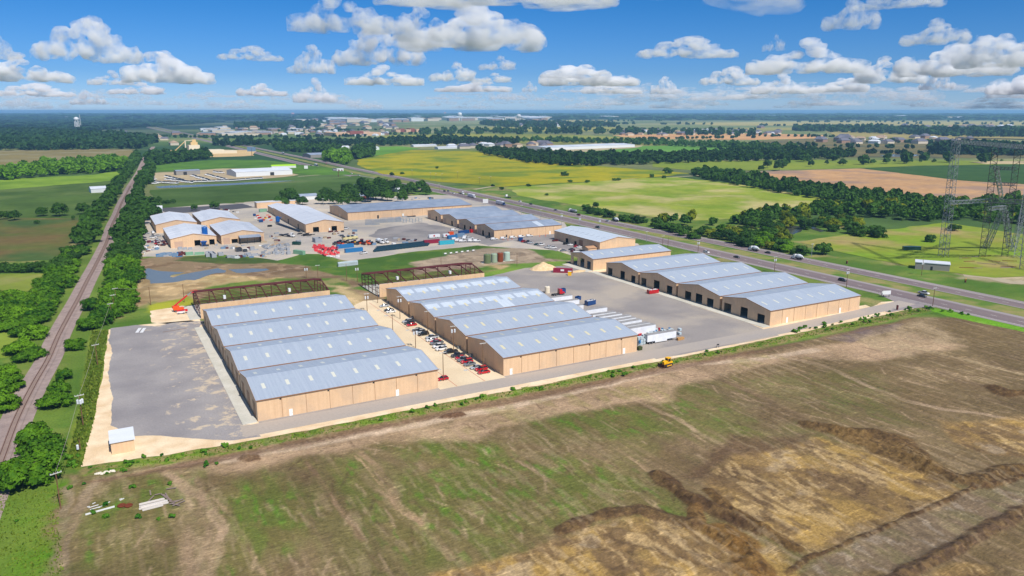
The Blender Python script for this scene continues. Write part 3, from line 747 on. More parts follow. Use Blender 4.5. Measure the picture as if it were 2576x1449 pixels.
# road joining the highway to the service road
sheet('junction_apron', [(330, 223), (345, 222.6), (352, 221.5), (360, 218), (360, 252), (352, 236), (345, 231), (330, 230.5)], M['shoulder'], .068, label='flared paved apron where the service road meets the highway', cat='road junction', seed=9)
sheet('gravel_verge', PW((2262, 752), (2306, 772), (2330, 762), (2300, 745)), M['limestone'], .05, jit=.5, label='pale gravel shoulder at the junction', seed=10)
# industrial park ground
park = mat('park_hardstanding', srgb(206, 194, 178, .86), srgb(178, 170, 162, .86), scale=.03, rough=.95, fine=.07, fine_scale=.8, c3=srgb(214, 200, 178, .8), c3_scale=.04)
sheet('gravel_yard', PW((340, 645), (350, 590), (360, 540), (400, 512), (600, 512), (660, 500), (830, 500), (1080, 490), (1150, 492), (1190, 505), (1420, 560), (1430, 592), (1600, 612), (1640, 640), (1440, 645), (1400, 630), (1200, 618), (1100, 628), (1000, 638), (880, 656), (800, 640), (760, 640), (700, 655), (560, 640), (420, 645)), park, .035, jit=3, step=5, label='pale gravel and concrete ground of the far industrial park', cat='yard', seed=11)
dk = mat('dark_asphalt_patch', srgb(170, 162, 156, .84), srgb(142, 137, 136, .84), scale=.05, rough=.95, fine=.08, fine_scale=.8)
sheet('asphalt_patch', PW((950, 575), (1060, 560), (1180, 580), (1240, 600), (1200, 612), (1000, 610), (930, 595)), dk, .05, jit=4, step=4, label='dark worn asphalt in the middle of the industrial park', seed=12)
sheet('asphalt_patch', PW((1180, 605), (1420, 585), (1440, 600), (1400, 632), (1290, 605), (1230, 618)), dk, .052, jit=1, step=4, label='dark asphalt drive in front of the parked white pickups', seed=13)
sheet('asphalt_patch', PW((1400, 600), (1500, 600), (1500, 650), (1440, 640), (1390, 615)), dk, .048, jit=1, step=4, label='dark asphalt car park beside the white roofed highway building', seed=14)
sheet('asphalt_patch', PW((395, 523), (500, 520), (610, 512), (640, 522), (560, 530), (420, 538)), mat('black_asphalt_pile', srgb(92, 90, 94, .8), rough=.95, fine=.15, fine_scale=.6), .05, jit=2, step=4, label='black asphalt strip behind the four white roofed buildings', seed=15)
# water
def water_material(name, c):
    m = mat(name, c, rough=.22, spec=.28, bump=.03, bump_scale=.6)
    return m
wat = water_material('pond_water', srgb(120, 126, 124, .8))
sheet('pond', PV('e', (290, 770), (370, 760), (520, 800), (700, 815), (960, 830), (1060, 825), (990, 860), (800, 900), (780, 930), (860, 935), (1010, 880), (1160, 850), (1300, 830), (1520, 790), (1700, 760), (1860, 800), (1880, 840), (1700, 850), (1560, 870), (1420, 930), (1240, 990), (1100, 980), (980, 1010), (820, 1040), (400, 1060), (320, 960), (270, 890)), wat, .03, jit=1.6, step=2, label='shallow grey blue pond with muddy edges in front of the industrial park', cat='pond', seed=20)
sheet('pond', PV('e', (1920, 780), (2200, 770), (2400, 760), (2576, 770), (2700, 760), (2750, 790), (2500, 830), (2200, 860), (2100, 840)), wat, .03, jit=1.6, step=2, label='narrow shallow pond arm right of the main pond', cat='pond', seed=21)
sheet('pond', PV('a', (1530, 862), (1700, 850), (2100, 838), (2576, 812), (2900, 800), (2576, 830), (2200, 850), (1800, 868), (1560, 876)), wat, .06, jit=2, step=6, label='thin pale canal behind the vehicle dealership', cat='canal', seed=22)
sheet('pond', PV('d', (1190, 545), (1300, 535), (1450, 533), (1580, 540), (1500, 552), (1350, 556), (1230, 556)), wat, .5, jit=8, step=20, label='distant blue pond right of centre below the horizon', cat='pond', seed=23)
sheet('pond', PV('s', (500, 190), (760, 165), (950, 180), (1200, 200), (1330, 240), (1260, 252), (1100, 200), (980, 280), (900, 275), (880, 210), (600, 215)), water_material('creek_water', srgb(80, 84, 78, .7)), .05, jit=2, step=5, label='dark creek pool glimpsed between the trees across the highway', cat='creek', seed=24)
# fields further out
def field_mat(name, a, b_, c=None, sc=.02, st=None):
    a, b_ = [(min(255, q[0] * 1.06), q[1], q[2] * .84) for q in (a, b_)]
    return mat(name, srgb(*a, .84), srgb(*b_, .84), scale=sc, stretch=st, rough=.95, fine=.14, fine_scale=.12, c3=srgb(*c, .8) if c else None, c3_scale=.012, spec=.1)
FIELDS = [
 ('tan stubble field beyond the left tree belt', (134, 128, 92), (116, 112, 84), (152, 142, 104), PW((-60, 380), (60, 378), (200, 375), (337, 376), (332, 398), (300, 408), (230, 412), (120, 424), (-60, 432))),
 ('bright green strip of pasture below the left tree belt', (128, 164, 62), (104, 142, 48), None, PW((-60, 452), (100, 447), (230, 440), (312, 430), (302, 447), (280, 455), (120, 468), (-60, 482))),
 ('dark green pasture around the white barn', (84, 114, 56), (72, 100, 48), (104, 124, 60), PW((-60, 482), (120, 468), (280, 455), (265, 500), (235, 530), (180, 550), (-60, 545))),
 ('shaded brown and green pasture left of the railway', (96, 112, 62), (118, 106, 76), (80, 104, 52), PW((-60, 545), (180, 550), (215, 545), (205, 590), (170, 620), (130, 655), (-60, 658))),
 ('light green pasture at the left edge below the hedge', (132, 150, 76), (112, 136, 60), (160, 148, 104), PW((-60, 690), (120, 688), (95, 715), (40, 750), (-60, 752))),
 ('light green pasture near the lower left edge', (132, 158, 74), (112, 142, 54), None, PW((-60, 815), (30, 800), (50, 835), (20, 900), (-60, 910))),
 ('dark green field right of the railway', (78, 110, 50), (68, 98, 44), (92, 118, 54), PW((378, 478), (600, 466), (770, 458), (900, 442), (960, 452), (920, 478), (740, 500), (560, 512), (380, 525))),
 ('green field beyond the vehicle dealership', (92, 138, 50), (74, 116, 44), None, PW((386, 412), (560, 402), (660, 402), (730, 412), (850, 424), (900, 440), (770, 440), (640, 425), (390, 430))),
 ('mustard green crop field beside the highway', (166, 164, 30), (146, 154, 30), (118, 138, 38), PW((902, 402), (960, 390), (1010, 377), (1200, 380), (1300, 400), (1480, 416), (1740, 436), (1620, 448), (1400, 462), (1270, 470), (1100, 458), (960, 436), (905, 420))),
 ('small vivid green field left of the crop field', (104, 158, 62), (92, 140, 56), None, PW((930, 370), (1010, 368), (1050, 374), (960, 390), (925, 392))),
 ('pale green rough meadow right of the highway', (150, 168, 76), (118, 150, 50), (196, 184, 122), PW((1275, 472), (1420, 462), (1620, 448), (1700, 446), (1850, 462), (2110, 505), (2090, 520), (1900, 548), (1760, 556), (1640, 545), (1470, 520), (1300, 492))),
 ('tan ploughed field right of centre', (196, 164, 138), (184, 152, 128), (172, 142, 120), PW((1872, 436), (1960, 430), (2160, 424), (2300, 440), (2420, 455), (2640, 468), (2640, 540), (2420, 515), (2230, 495), (2040, 470), (1900, 450))),
 ('dark green field behind the tan ploughed field', (64, 98, 52), (54, 88, 46), None, PW((2165, 423), (2300, 418), (2640, 412), (2640, 466), (2420, 455), (2300, 440))),
 ('green strip of field beyond the scattered round trees', (132, 152, 62), (112, 140, 56), None, PW((1640, 408), (2000, 402), (2300, 404), (2640, 404), (2640, 412), (2300, 417), (2160, 423), (1960, 428), (1760, 430), (1640, 420))),
 ('green field behind the white roofed sheds', (102, 158, 74), (90, 142, 62), None, PW((1300, 378), (1500, 370), (1700, 366), (1920, 372), (1900, 382), (1760, 388), (1560, 390), (1400, 388))),
 ('long pale green field in the middle distance', (148, 156, 84), (132, 146, 72), None, PW((950, 342), (1180, 336), (1420, 338), (1560, 345), (1620, 356), (1500, 360), (1200, 358), (980, 352))),
 ('pale field behind the long green field', (158, 160, 92), (140, 148, 84), None, PW((1180, 322), (1400, 316), (1540, 320), (1600, 328), (1440, 332), (1200, 330))),
 ('bare construction ground below the new houses', (206, 172, 138), (190, 150, 120), None, PW((1540, 340), (1700, 337), (1900, 336), (2080, 340), (2080, 348), (1900, 352), (1700, 350), (1580, 346))),
 ('dull brown field in the middle distance right of centre', (112, 110, 82), (126, 120, 88), (96, 98, 72), PW((1900, 355), (2080, 348), (2300, 352), (2640, 366), (2640, 398), (2300, 398), (2000, 394), (1880, 372))),
 ('pale dry field right of centre', (166, 158, 110), (148, 146, 98), None, PW((2080, 330), (2300, 332), (2640, 338), (2640, 352), (2300, 350), (2100, 342))),
 ('cream dry field just under the right horizon', (178, 174, 128), (160, 160, 112), None, PW((1700, 309), (2100, 305), (2640, 306), (2640, 315), (2200, 316), (1800, 316))),
 ('cream dry field under the centre horizon', (172, 168, 122), (156, 156, 108), None, PW((1330, 304), (1500, 301), (1560, 303), (1500, 308), (1350, 309))),
 ('pale field strip between distant woods', (160, 160, 106), (144, 150, 94), None, PW((1850, 322), (2200, 320), (2500, 322), (2500, 326), (2100, 328), (1860, 328))),
 ('olive field left of the new houses', (134, 140, 84), (120, 128, 74), None, PW((1260, 352), (1500, 362), (1640, 360), (1800, 356), (1760, 364), (1500, 368), (1280, 360))),
 ('green meadow between the highway and the lattice towers', (118, 156, 50), (134, 150, 64), (178, 154, 104), PW((2010, 610), (2130, 590), (2380, 560), (2640, 600), (2640, 690), (2500, 700), (2330, 680), (2140, 640))),
 ('pale lot at the right edge beyond the ploughed field', (196, 186, 170), (180, 172, 158), None, PW((2440, 408), (2500, 405), (2640, 406), (2640, 412), (2480, 413))),
 ('earth yard around the distant mill', (196, 178, 152), (210, 190, 160), None, PW((392, 380), (470, 376), (640, 378), (640, 392), (540, 396), (400, 390))),
 ('pale yard of the vehicle dealership', (184, 176, 166), (170, 162, 156), None, PW((382, 436), (560, 424), (690, 424), (750, 440), (720, 446), (560, 458), (384, 462))),
 ('pale paved grounds of the long white sheds', (186, 182, 170), (170, 168, 160), None, PW((1270, 372), (1400, 362), (1560, 358), (1640, 362), (1600, 372), (1420, 386), (1350, 384))),
]
for i, (lab, a, b_, c, pts) in enumerate(FIELDS):
    dd = sum(math.hypot(*p) for p in pts) / len(pts)
    sheet('field', pts, field_mat('field_%d' % i, a, b_, c, sc=.02 if dd < 1500 else .006), .02 + dd / 9000.0 + i * .004, jit=min(30, dd * .006), step=max(5, dd * .008), label=lab, cat='field', seed=40 + i)
# country lanes
lane = mat('pale_country_lane', srgb(188, 174, 146, .8), rough=.95)
for pts, wd, lab in [(PV('c', (40, 890), (300, 850), (700, 820), (1100, 800), (1500, 790), (2100, 762)) + PV('d', (0, 700), (300, 682), (800, 664), (1000, 655)), 6, 'pale country lane crossing between the crop field and the meadow'),
                     (PV('b', (620, 762), (900, 742), (1080, 735)), 5, 'short pale track joining the highway beside the billboard'),
                     (PV('b', (1330, 530), (1600, 520), (1890, 508)), 5, 'pale track beside the small vivid green field'),
                     (PV('b', (0, 1022), (160, 1020), (240, 1015)), 5, 'pale track behind the small tan building'),
                     (PV('t', (700, 1150), (800, 1120), (1000, 1100), (1213, 1090)), 4, 'sandy track between the lattice towers'),
                     (PV('t', (670, 1340), (900, 1360), (1100, 1405), (1250, 1400)), 9, 'pale drive beside the lattice towers')]:
    strip('lane', smooth(pts, 4), wd, lane, .11, label=lab, cat='lane')
# ---------------------------------------------------------------- haze
def build_haze():
    m = bpy.data.materials.new('haze_air'); m.use_nodes = True
    t = m.node_tree; t.nodes.clear()
    o = t.nodes.new('ShaderNodeOutputMaterial'); v = t.nodes.new('ShaderNodeVolumePrincipled')
    v.inputs['Color'].default_value = (.32, .62, 1.0, 1)
    v.inputs['Density'].default_value = 6.5e-5
    v.inputs['Anisotropy'].default_value = 0.0
    t.links.new(v.outputs[0], o.inputs['Volume'])
    b = MB().box(-44000, -3500, -2.5, 44000, 44000, 112)
    tag(b.build('haze', m), 'thin blue haze lying over the plain', 'haze', kind='stuff')
build_haze()
# ---------------------------------------------------------------- metal warehouses
def wall_pieces(mb, length, top, openings, P, m=0):
    """wall in a plane; top(a) gives its height; openings (a0, a1, z0, z1); P(a, z) -> point"""
    cuts = {0.0, length, length / 2}
    for o in openings: cuts |= {o[0], o[1]}
    cuts = sorted(cuts)
    for a, b in zip(cuts, cuts[1:]):
        c = (a + b) / 2; zs = 0.0
        for o in sorted([o for o in openings if o[0] < c < o[1]], key=lambda q: q[2]):
            if o[2] > zs: mb.quad(P(a, zs), P(b, zs), P(b, o[2]), P(a, o[2]), m)
            zs = o[3]
        mb.quad(P(a, zs), P(b, zs), P(b, top(b)), P(a, top(a)), m)
def shed(name, x0, y0, L, Wd, eave, ridge, axis, label, group=None, wall='wall', roof='roof', sky_f=(), sky_b=(), sky_mat='skylight',
         sky_size=(1.1, 3.4), sky_pos=.5, f_open=(), b_open=(), e0_open=(), e1_open=(), doors=(), rolls=(), bays=0, vents=True, pale=None, cat='warehouse', floor=True, ribs_end0=0):
    """axis x: ridge runs along +x, front faces -y, end0 faces -x. axis y: ridge along +y, front faces -x, end0 faces -y."""
    if axis == 'x':
        T = lambda a, b, z: (a, b, z)
    else:
        T = lambda a, b, z: (b, a, z)
    root = empty(name, (x0, y0, 0), 0, label, cat, group)
    top = lambda b: eave + (ridge - eave) * (1 - abs(b - Wd / 2) / (Wd / 2))
    mb = MB()
    wall_pieces(mb, L, lambda a: eave, list(f_open), lambda a, z: T(a, 0, z))
    wall_pieces(mb, L, lambda a: eave, list(b_open), lambda a, z: T(a, Wd, z))
    wall_pieces(mb, Wd, top, list(e0_open), lambda b, z: T(0, b, z))
    wall_pieces(mb, Wd, top, list(e1_open), lambda b, z: T(L, b, z))
    # reveals give the openings thickness
    for lst, PP in ((f_open, lambda a, d, z: T(a, d, z)), (e0_open, lambda a, d, z: T(d, a, z)), (e1_open, lambda a, d, z: T(L - d, a, z))):
        for a0, a1, z0, z1 in lst:
            for aa in (a0, a1): mb.quad(PP(aa, 0, z0), PP(aa, .3, z0), PP(aa, .3, z1), PP(aa, 0, z1))
            mb.quad(PP(a0, 0, z1), PP(a1, 0, z1), PP(a1, .3, z1), PP(a0, .3, z1))
    mb.build('wall', M[wall], root)
    if floor:
        fb = MB(); p = T(L - .1, Wd - .1, 0); fb.box(.1, .1, 0, p[0], p[1], .12); fb.build('floor_slab', M['concrete'], root)
    ov = .25
    sl = (ridge - eave) / (Wd / 2)
    rb = MB()
    ze = eave - sl * ov
    for s0, s1, za, zb in ((-ov, Wd / 2, ze, ridge), (Wd + ov, Wd / 2, ze, ridge)):
        rb.add([T(-ov, s0, za), T(L + ov, s0, za), T(L + ov, s1, zb), T(-ov, s1, zb),
                T(-ov, s0, za + .16), T(L + ov, s0, za + .16), T(L + ov, s1, zb + .16), T(-ov, s1, zb + .16)],
               [(0, 1, 2, 3), (4, 5, 6, 7), (0, 1, 5, 4), (1, 2, 6, 5), (3, 0, 4, 7)])
    rf = rb.build('roof', M[roof], root)
    rc = MB(); rc.add([T(-ov, Wd / 2 - .3, ridge + .13), T(L + ov, Wd / 2 - .3, ridge + .13), T(L + ov, Wd / 2, ridge + .24), T(-ov, Wd / 2, ridge + .24), T(-ov, Wd / 2 + .3, ridge + .13), T(L + ov, Wd / 2 + .3, ridge + .13)],
                      [(0, 1, 2, 3), (3, 2, 5, 4)]); rc.build('ridge_cap', M[roof], rf)
    for a in (-ov - .06, L + ov + .0):
        tb = MB()
        for s0, s1 in ((-ov, Wd / 2), (Wd + ov, Wd / 2)):
            tb.add([T(a, s0, ze - .12), T(a + .06, s0, ze - .12), T(a + .06, s1, ridge - .12), T(a, s1, ridge - .12),
                    T(a, s0, ze + .2), T(a + .06, s0, ze + .2), T(a + .06, s1, ridge + .2), T(a, s1, ridge + .2)],
                   [(0, 1, 2, 3), (4, 5, 6, 7), (0, 3, 7, 4), (1, 2, 6, 5), (0, 1, 5, 4)])
        tb.build('rake_trim', M['trim'], root)
    for b in (-ov - .14, Wd + ov):
        gb = MB(); p, q = T(-ov, b, ze - .1), T(L + ov, b + .14, ze + .17); gb.box(min(p[0], q[0]), min(p[1], q[1]), p[2], max(p[0], q[0]), max(p[1], q[1]), q[2])
        gb.build('gutter', M['gutter'], root)
    if bays:
        for i in range(1, bays):
            a = L * i / bays
            db = MB(); p, q = T(a - .05, -.07, .1), T(a + .05, -.01, ze - .1); db.box(min(p[0], q[0]), min(p[1], q[1]), .1, max(p[0], q[0]), max(p[1], q[1]), ze - .1)
            db.build('downspout', M['gutter'], root)
        if vents:
            for i in range(bays):
                if i % 2 == 1: continue
                a = L * (i + .95) / bays
                vb = MB(); p, q = T(a - .25, -.09, eave - .95), T(a + .25, -.005, eave - .5); vb.box(min(p[0], q[0]), min(p[1], q[1]), p[2], max(p[0], q[0]), max(p[1], q[1]), q[2])
                vb.build('wall_light', M['dark'], root)
    # skylights
    def panel(nm, a, s, w, l, mt, lift=.19):
        side = 1 if s >= 0 else -1
        b0 = (Wd / 2) * (1 - abs(s)) - l / 2; b1 = b0 + l
        if side < 0: b0, b1 = Wd - b0, Wd - b1
        zt = lambda b: eave + sl * (Wd / 2 - abs(b - Wd / 2)) + lift
        q = MB(); v = [T(a - w / 2, b0, zt(b0)), T(a + w / 2, b0, zt(b0)), T(a + w / 2, b1, zt(b1)), T(a - w / 2, b1, zt(b1))]
        q.add(v + [(x_, y_, z_ - .05) for x_, y_, z_ in v], [(0, 1, 2, 3), (0, 1, 5, 4), (1, 2, 6, 5), (2, 3, 7, 6), (3, 0, 4, 7)])
        q.build(nm, M[mt], root)
    for a in sky_f: panel('skylight', a, 1 - sky_pos if False else sky_pos, sky_size[0], sky_size[1], sky_mat)
    for a in sky_b: panel('skylight', a, -sky_pos, sky_size[0], sky_size[1], sky_mat)
    if pale:
        for (a0, a1, p0, p1) in pale:       # newer paler roof sheets
            panel('roof_sheet', (a0 + a1) / 2, (p0 + p1) / 2 , a1 - a0, abs(p1 - p0) * Wd / 2, 'roof_pale', .172)
    # doors: (side, a, width, height, material)
    for side, a, w, h, mt in doors:
        if side == 'f': p, q = T(a, -.09, .05), T(a + w, -.004, h)
        elif side == 'b': p, q = T(a, Wd + .004, .05), T(a + w, Wd + .09, h)
        elif side == 'e0': p, q = T(-.09, a, .05), T(-.004, a + w, h)
        else: p, q = T(L + .004, a, .05), T(L + .09, a + w, h)
        d = MB(); d.box(min(p[0], q[0]), min(p[1], q[1]), .05, max(p[0], q[0]), max(p[1], q[1]), h)
        nm = 'door' if w < 2 else 'roller_door'
        dd = d.build(nm, M[mt], root)
        if w < 2:
            hb = MB()
            if side == 'f': p = T(a + w * .85, -.12, 1.0); q = T(a + w * .92, -.09, 1.15)
            elif side == 'e0': p = T(-.12, a + w * .85, 1.0); q = T(-.09, a + w * .92, 1.15)
            else: p = q = None
            if p: hb.box(min(p[0], q[0]), min(p[1], q[1]), 1.0, max(p[0], q[0]), max(p[1], q[1]), 1.15); hb.build('handle', M['dark'], dd)
    return root
M['roll_dark'] = mat('brown_roller_door', srgb(176, 136, 104, .8), rough=.6)
M['roll_tan'] = mat('tan_roller_door', srgb(206, 172, 146, .85), rough=.6)
M['whitedoor'] = mat('white_door', srgb(245, 245, 240, .9), rough=.5)
BL, BW, EV, RG = 61.2, 30.4, 7.0, 9.6
ORD = ['nearest', 'second nearest', 'third', 'fourth']
fs8 = [3.8 + 7.65 * i for i in range(8)]
for i in range(4):
    shed('warehouse', 36.7, 232.9 + 32.03 * i, BL, BW, EV, RG, 'x',
         ['long tan warehouse nearest the camera in the left row, its whole front wall in view', 'tan warehouse second from the front of the left row',
          'tan warehouse third from the front of the left row', 'tan warehouse at the back of the left row, in front of the left steel frame'][i],
         'blue grey roofed warehouses of the left row', sky_f=fs8, sky_b=fs8, sky_pos=.46, bays=8,
         doors=[('f', 9.7, 1.1, 2.3, 'whitedoor'), ('f', 45.6, 1.1, 2.3, 'whitedoor'), ('e0', 3.2, 4.2, 5.0, 'roll_dark'), ('e0', 13.2, 4.2, 5.0, 'roll_dark'), ('e0', 23.0, 4.2, 5.0, 'roll_dark'), ('e0', 10.6, 1.1, 2.3, 'roll_tan')])
    pale = None
    rr = random.Random(40 + i)
    if i in (3, 2):
        pale = [(7.65 * k + .6, 7.65 * (k + 1) - .9, .12, .44) for k in range(8) if True]
        if i == 2: pale.append((34.5, 40.5, .44, .98))
    shed('warehouse', 124.0, 233.0 + 32.03 * i, BL, BW, EV, RG, 'x',
         ['long tan warehouse nearest the camera in the middle row, beside the white trailer', 'tan warehouse second from the front of the middle row',
          'tan warehouse third in the middle row, its roof patched with paler sheets', 'tan warehouse at the back of the middle row with a checkered blue grey roof'][i],
         'blue grey roofed warehouses of the middle row', sky_f=fs8, sky_b=fs8, sky_pos=.5 if i < 2 else .46, sky_mat='skylight_y', bays=8, pale=pale,
         doors=[('f', 2.6, 1.1, 2.4, 'whitedoor'), ('f', 54.2, 1.1, 2.4, 'whitedoor'), ('e0', 3.0, .9, 1.2, 'roll_tan'), ('e0', 14.0, 1.3, 2.6, 'roll_tan'), ('e0', 22.0, 1.1, 2.2, 'roll_tan')])
for i in range(4):
    eo = [[(3.2, 7.6, 0, 4.2), (13.6, 18.2, 0, 5.0), (24.2, 29.0, 0, 4.6)], [(4.2, 8.8, 0, 4.4), (12.2, 17.0, 0, 5.0), (20.4, 25.0, 0, 4.6)],
          [(3.0, 7.4, 0, 4.6), (13.4, 18.2, 0, 5.4), (24.6, 29.0, 0, 4.6)], [(2.4, 6.2, 0, 4.2), (12.2, 16.4, 0, 5.0), (24.2, 28.6, 0, 4.6)]][i]
    shed('warehouse', 261.3, 234.0 + 32.03 * i, BL, BW, EV, RG, 'x',
         ['nearest long tan warehouse of the right row, three dark doorways in its end', 'tan warehouse second from the front of the right row, three doorways close together',
          'tan warehouse third from the front of the right row', 'tan warehouse fourth in the right row, beside the open ended one'][i],
         'open doored warehouses of the right row', sky_f=fs8, sky_b=fs8, sky_pos=.5, sky_size=(.9, 3.6), bays=8, vents=False, e0_open=eo,
         doors=[('f', 10.4, 1.1, 2.6, 'whitedoor'), ('f', 46.5, 1.1, 2.6, 'whitedoor')] if i == 0 else [])
shed('warehouse', 260.8, 373.4, 60.6, 25.0, EV, 9.2, 'x', 'unfinished tan warehouse behind the right row, daylight through its doorways', 'open doored warehouses of the right row',
     sky_f=fs8, sky_b=(), sky_pos=.42, sky_size=(.9, 3.2), e0_open=[(2.6, 6.6, 0, 5.0), (9.6, 14.0, 0, 5.6), (17.4, 22.0, 0, 5.4)], e1_open=[(3, 9, 0, 5), (15, 21, 0, 5)], b_open=[(a, a + 6, .5, 6.4) for a in (2, 11, 20, 29, 38, 47)])
# far industrial park
for n_, (x_, y_, w_, l_, lab, drs, ops) in enumerate([
    (42.3, 580, 30.6, 59, 'white roofed tan building behind the blue silo, front left of the group of four', [('e0', 2.4, 5.6, 4.6, 'roll_tan')], [(15.6, 19.6, 0, 4.6), (25.6, 29.2, 0, 4.4)]),
    (76.2, 580, 30.2, 60, 'white roofed tan building with the lean to canopy, front right of the group of four', [('e0', 1.4, 4.4, 4.6, 'roll_tan'), ('e0', 27.0, 2.6, 4.0, 'roll_tan')], [(7.0, 11.4, 0, 3.4)]),
    (38.6, 661, 30.6, 60, 'white roofed tan building at the back left of the group of four', [], []),
    (72.6, 662, 30.2, 61, 'white roofed tan building at the back right of the group of four', [], [])]):
    shed('warehouse', x_, y_, l_, w_, 6.6, 9.4, 'y', lab, 'white roofed buildings grouped by the blue silo', roof='roof_white',
         sky_f=[l_ * (.18 + .09 * k) for k in range(7)], sky_b=[l_ * (.18 + .09 * k) for k in range(7)] , sky_mat='skylight_g', sky_size=(.6, 4.4), sky_pos=.55, e0_open=ops, doors=drs, floor=False)
shed('warehouse', 143.2, 603, 121, 30.8, 7, 9.8, 'y', 'long tan building with grey white roof, black pipes stacked along its wall', roof='roof_white',
     sky_f=(), e0_open=[(5.6, 10.4, 0, 4.4), (20.6, 25.0, 0, 4.2)], doors=[('e0', 18.4, 1.2, 3.0, 'whitedoor'), ('f', 24, 3.5, 4, 'dark'), ('f', 60, 3.5, 4, 'dark')], floor=False)
shed('warehouse', 143.6, 727, 26, 18, 6, 8, 'y', 'low pale roof extension behind the long grey white roofed building', roof='roof_white', floor=False)
shed('warehouse', 193.6, 657, 122, 58.5, 7, 10, 'x', 'very long tan building with a weathered grey roof at the back of the industrial park', roof='roof_grey', bays=12, vents=False,
     doors=[('f', 27, 1.6, 3, 'dark'), ('f', 51, 1.6, 3, 'whitedoor'), ('e0', 24, 1.6, 3, 'whitedoor')] + [('f', 92 + 3.6 * k, 1.2, 3.6, 'dark') for k in ()], floor=False,
     f_open=[(91 + 3.9 * k, 92.6 + 3.9 * k, 3.4, 4.8) for k in range(7)])
for k in range(4):
    v0 = 505.4 + 33.6 * k
    shed('warehouse', 261.3, v0, 60.4, 30, 6.8, 9.4, 'x', ['front grey roofed tan building of the four by the highway, white pickups before it', 'grey roofed tan building second from the front of the four by the highway',
         'grey roofed tan building third from the front of the four by the highway', 'grey roofed tan building at the back of the four by the highway'][k], 'grey roofed buildings by the highway', roof='roof_grey',
         bays=8 if k == 0 else 0, vents=False, e0_open=[(17.4, 20.6, 0, 4.2), (6.8, 9.8, 0, 4.2)] if k < 2 else [(9, 12, 0, 4.2)], floor=False,
         doors=[('f', 10, 1.1, 2.6, 'dark'), ('f', 49, 1.1, 2.6, 'whitedoor'), ('e0', .6, 4.4, 5, 'roll_tan'), ('e0', 23, 5, 5, 'roll_tan')], pale=[(40, 45, .15, .95)] if k == 0 else None)
shed('warehouse', 300.4, 422.6, 59.5, 30.4, 6.8, 9.4, 'y', 'tan building with a clean white blue roof standing alone by the highway', roof='roof_pale',
     sky_f=[7 + 6.6 * k for k in range(8)], sky_mat='skylight_g', sky_size=(.6, 3.6), f_open=[(40, 43.6, 0, 3.6), (29, 32, 0, 3.2)], doors=[('f', 38.2, 7.5, 4.9, 'wall'), ('f', 21, 5, 5, 'roll_dark')][1:], floor=False)
shed('cabin', 292.6, 425.0, 7.0, 7.6, 2.7, 3.6, 'x', 'small tan cabin with a pink brown roof beside the lone highway building', roof='trim', cat='cabin', floor=False)
# small tan buildings behind
for (view, x, y, L, Wd, h, lab) in [('b', 215, 1075, 27, 9, 5.5, 'flat roofed tan building standing alone behind the long white roofed one'), ('b', 532, 1050, 11, 7, 5, 'small flat roofed tan building right of the other small tan building')]:
    p = V(view, x, y)
    r_ = empty('storage_building', (p[0], p[1], 0), R(3), lab, 'building')
    MB().box(0, 0, 0, L, Wd, h).build('wall', M['wall'], r_); MB().box(-.2, -.2, h, L + .2, Wd + .2, h + .3).build('roof', M['roof_white'], r_)
    MB().box(L * .6, -.08, 0, L * .6 + 2, -.004, 3).build('door', M['whitedoor'], r_)
# pump shed at the yard corner
r_ = empty('shed', (-4.2, 228.3, 0), 0, 'small tan shed with a sloping white roof at the corner of the cream pad', 'shed')
pw = MB(); wall_pieces(pw, 5.9, lambda a: 3.6, [], lambda a, z: (a, 0, z)); wall_pieces(pw, 5.9, lambda a: 4.4, [], lambda a, z: (a, 7.0, z))
for xx in (0, 5.9): pw.add([(xx, 0, 0), (xx, 7, 0), (xx, 7, 4.4), (xx, 0, 3.6)], [(0, 1, 2, 3)])
pw.build('wall', M['wall'], r_)
MB().add([(-.3, -.4, 3.62), (6.2, -.4, 3.62), (6.2, 7.4, 4.51), (-.3, 7.4, 4.51), (-.3, -.4, 3.76), (6.2, -.4, 3.76), (6.2, 7.4, 4.65), (-.3, 7.4, 4.65)],
         [(0, 1, 2, 3), (4, 5, 6, 7), (0, 1, 5, 4), (1, 2, 6, 5), (2, 3, 7, 6), (3, 0, 4, 7)]).build('roof', M['roof_white'], r_)
MB().box(-.08, 2.6, .02, -.004, 3.7, 2.3).build('door', M['roll_tan'], r_)
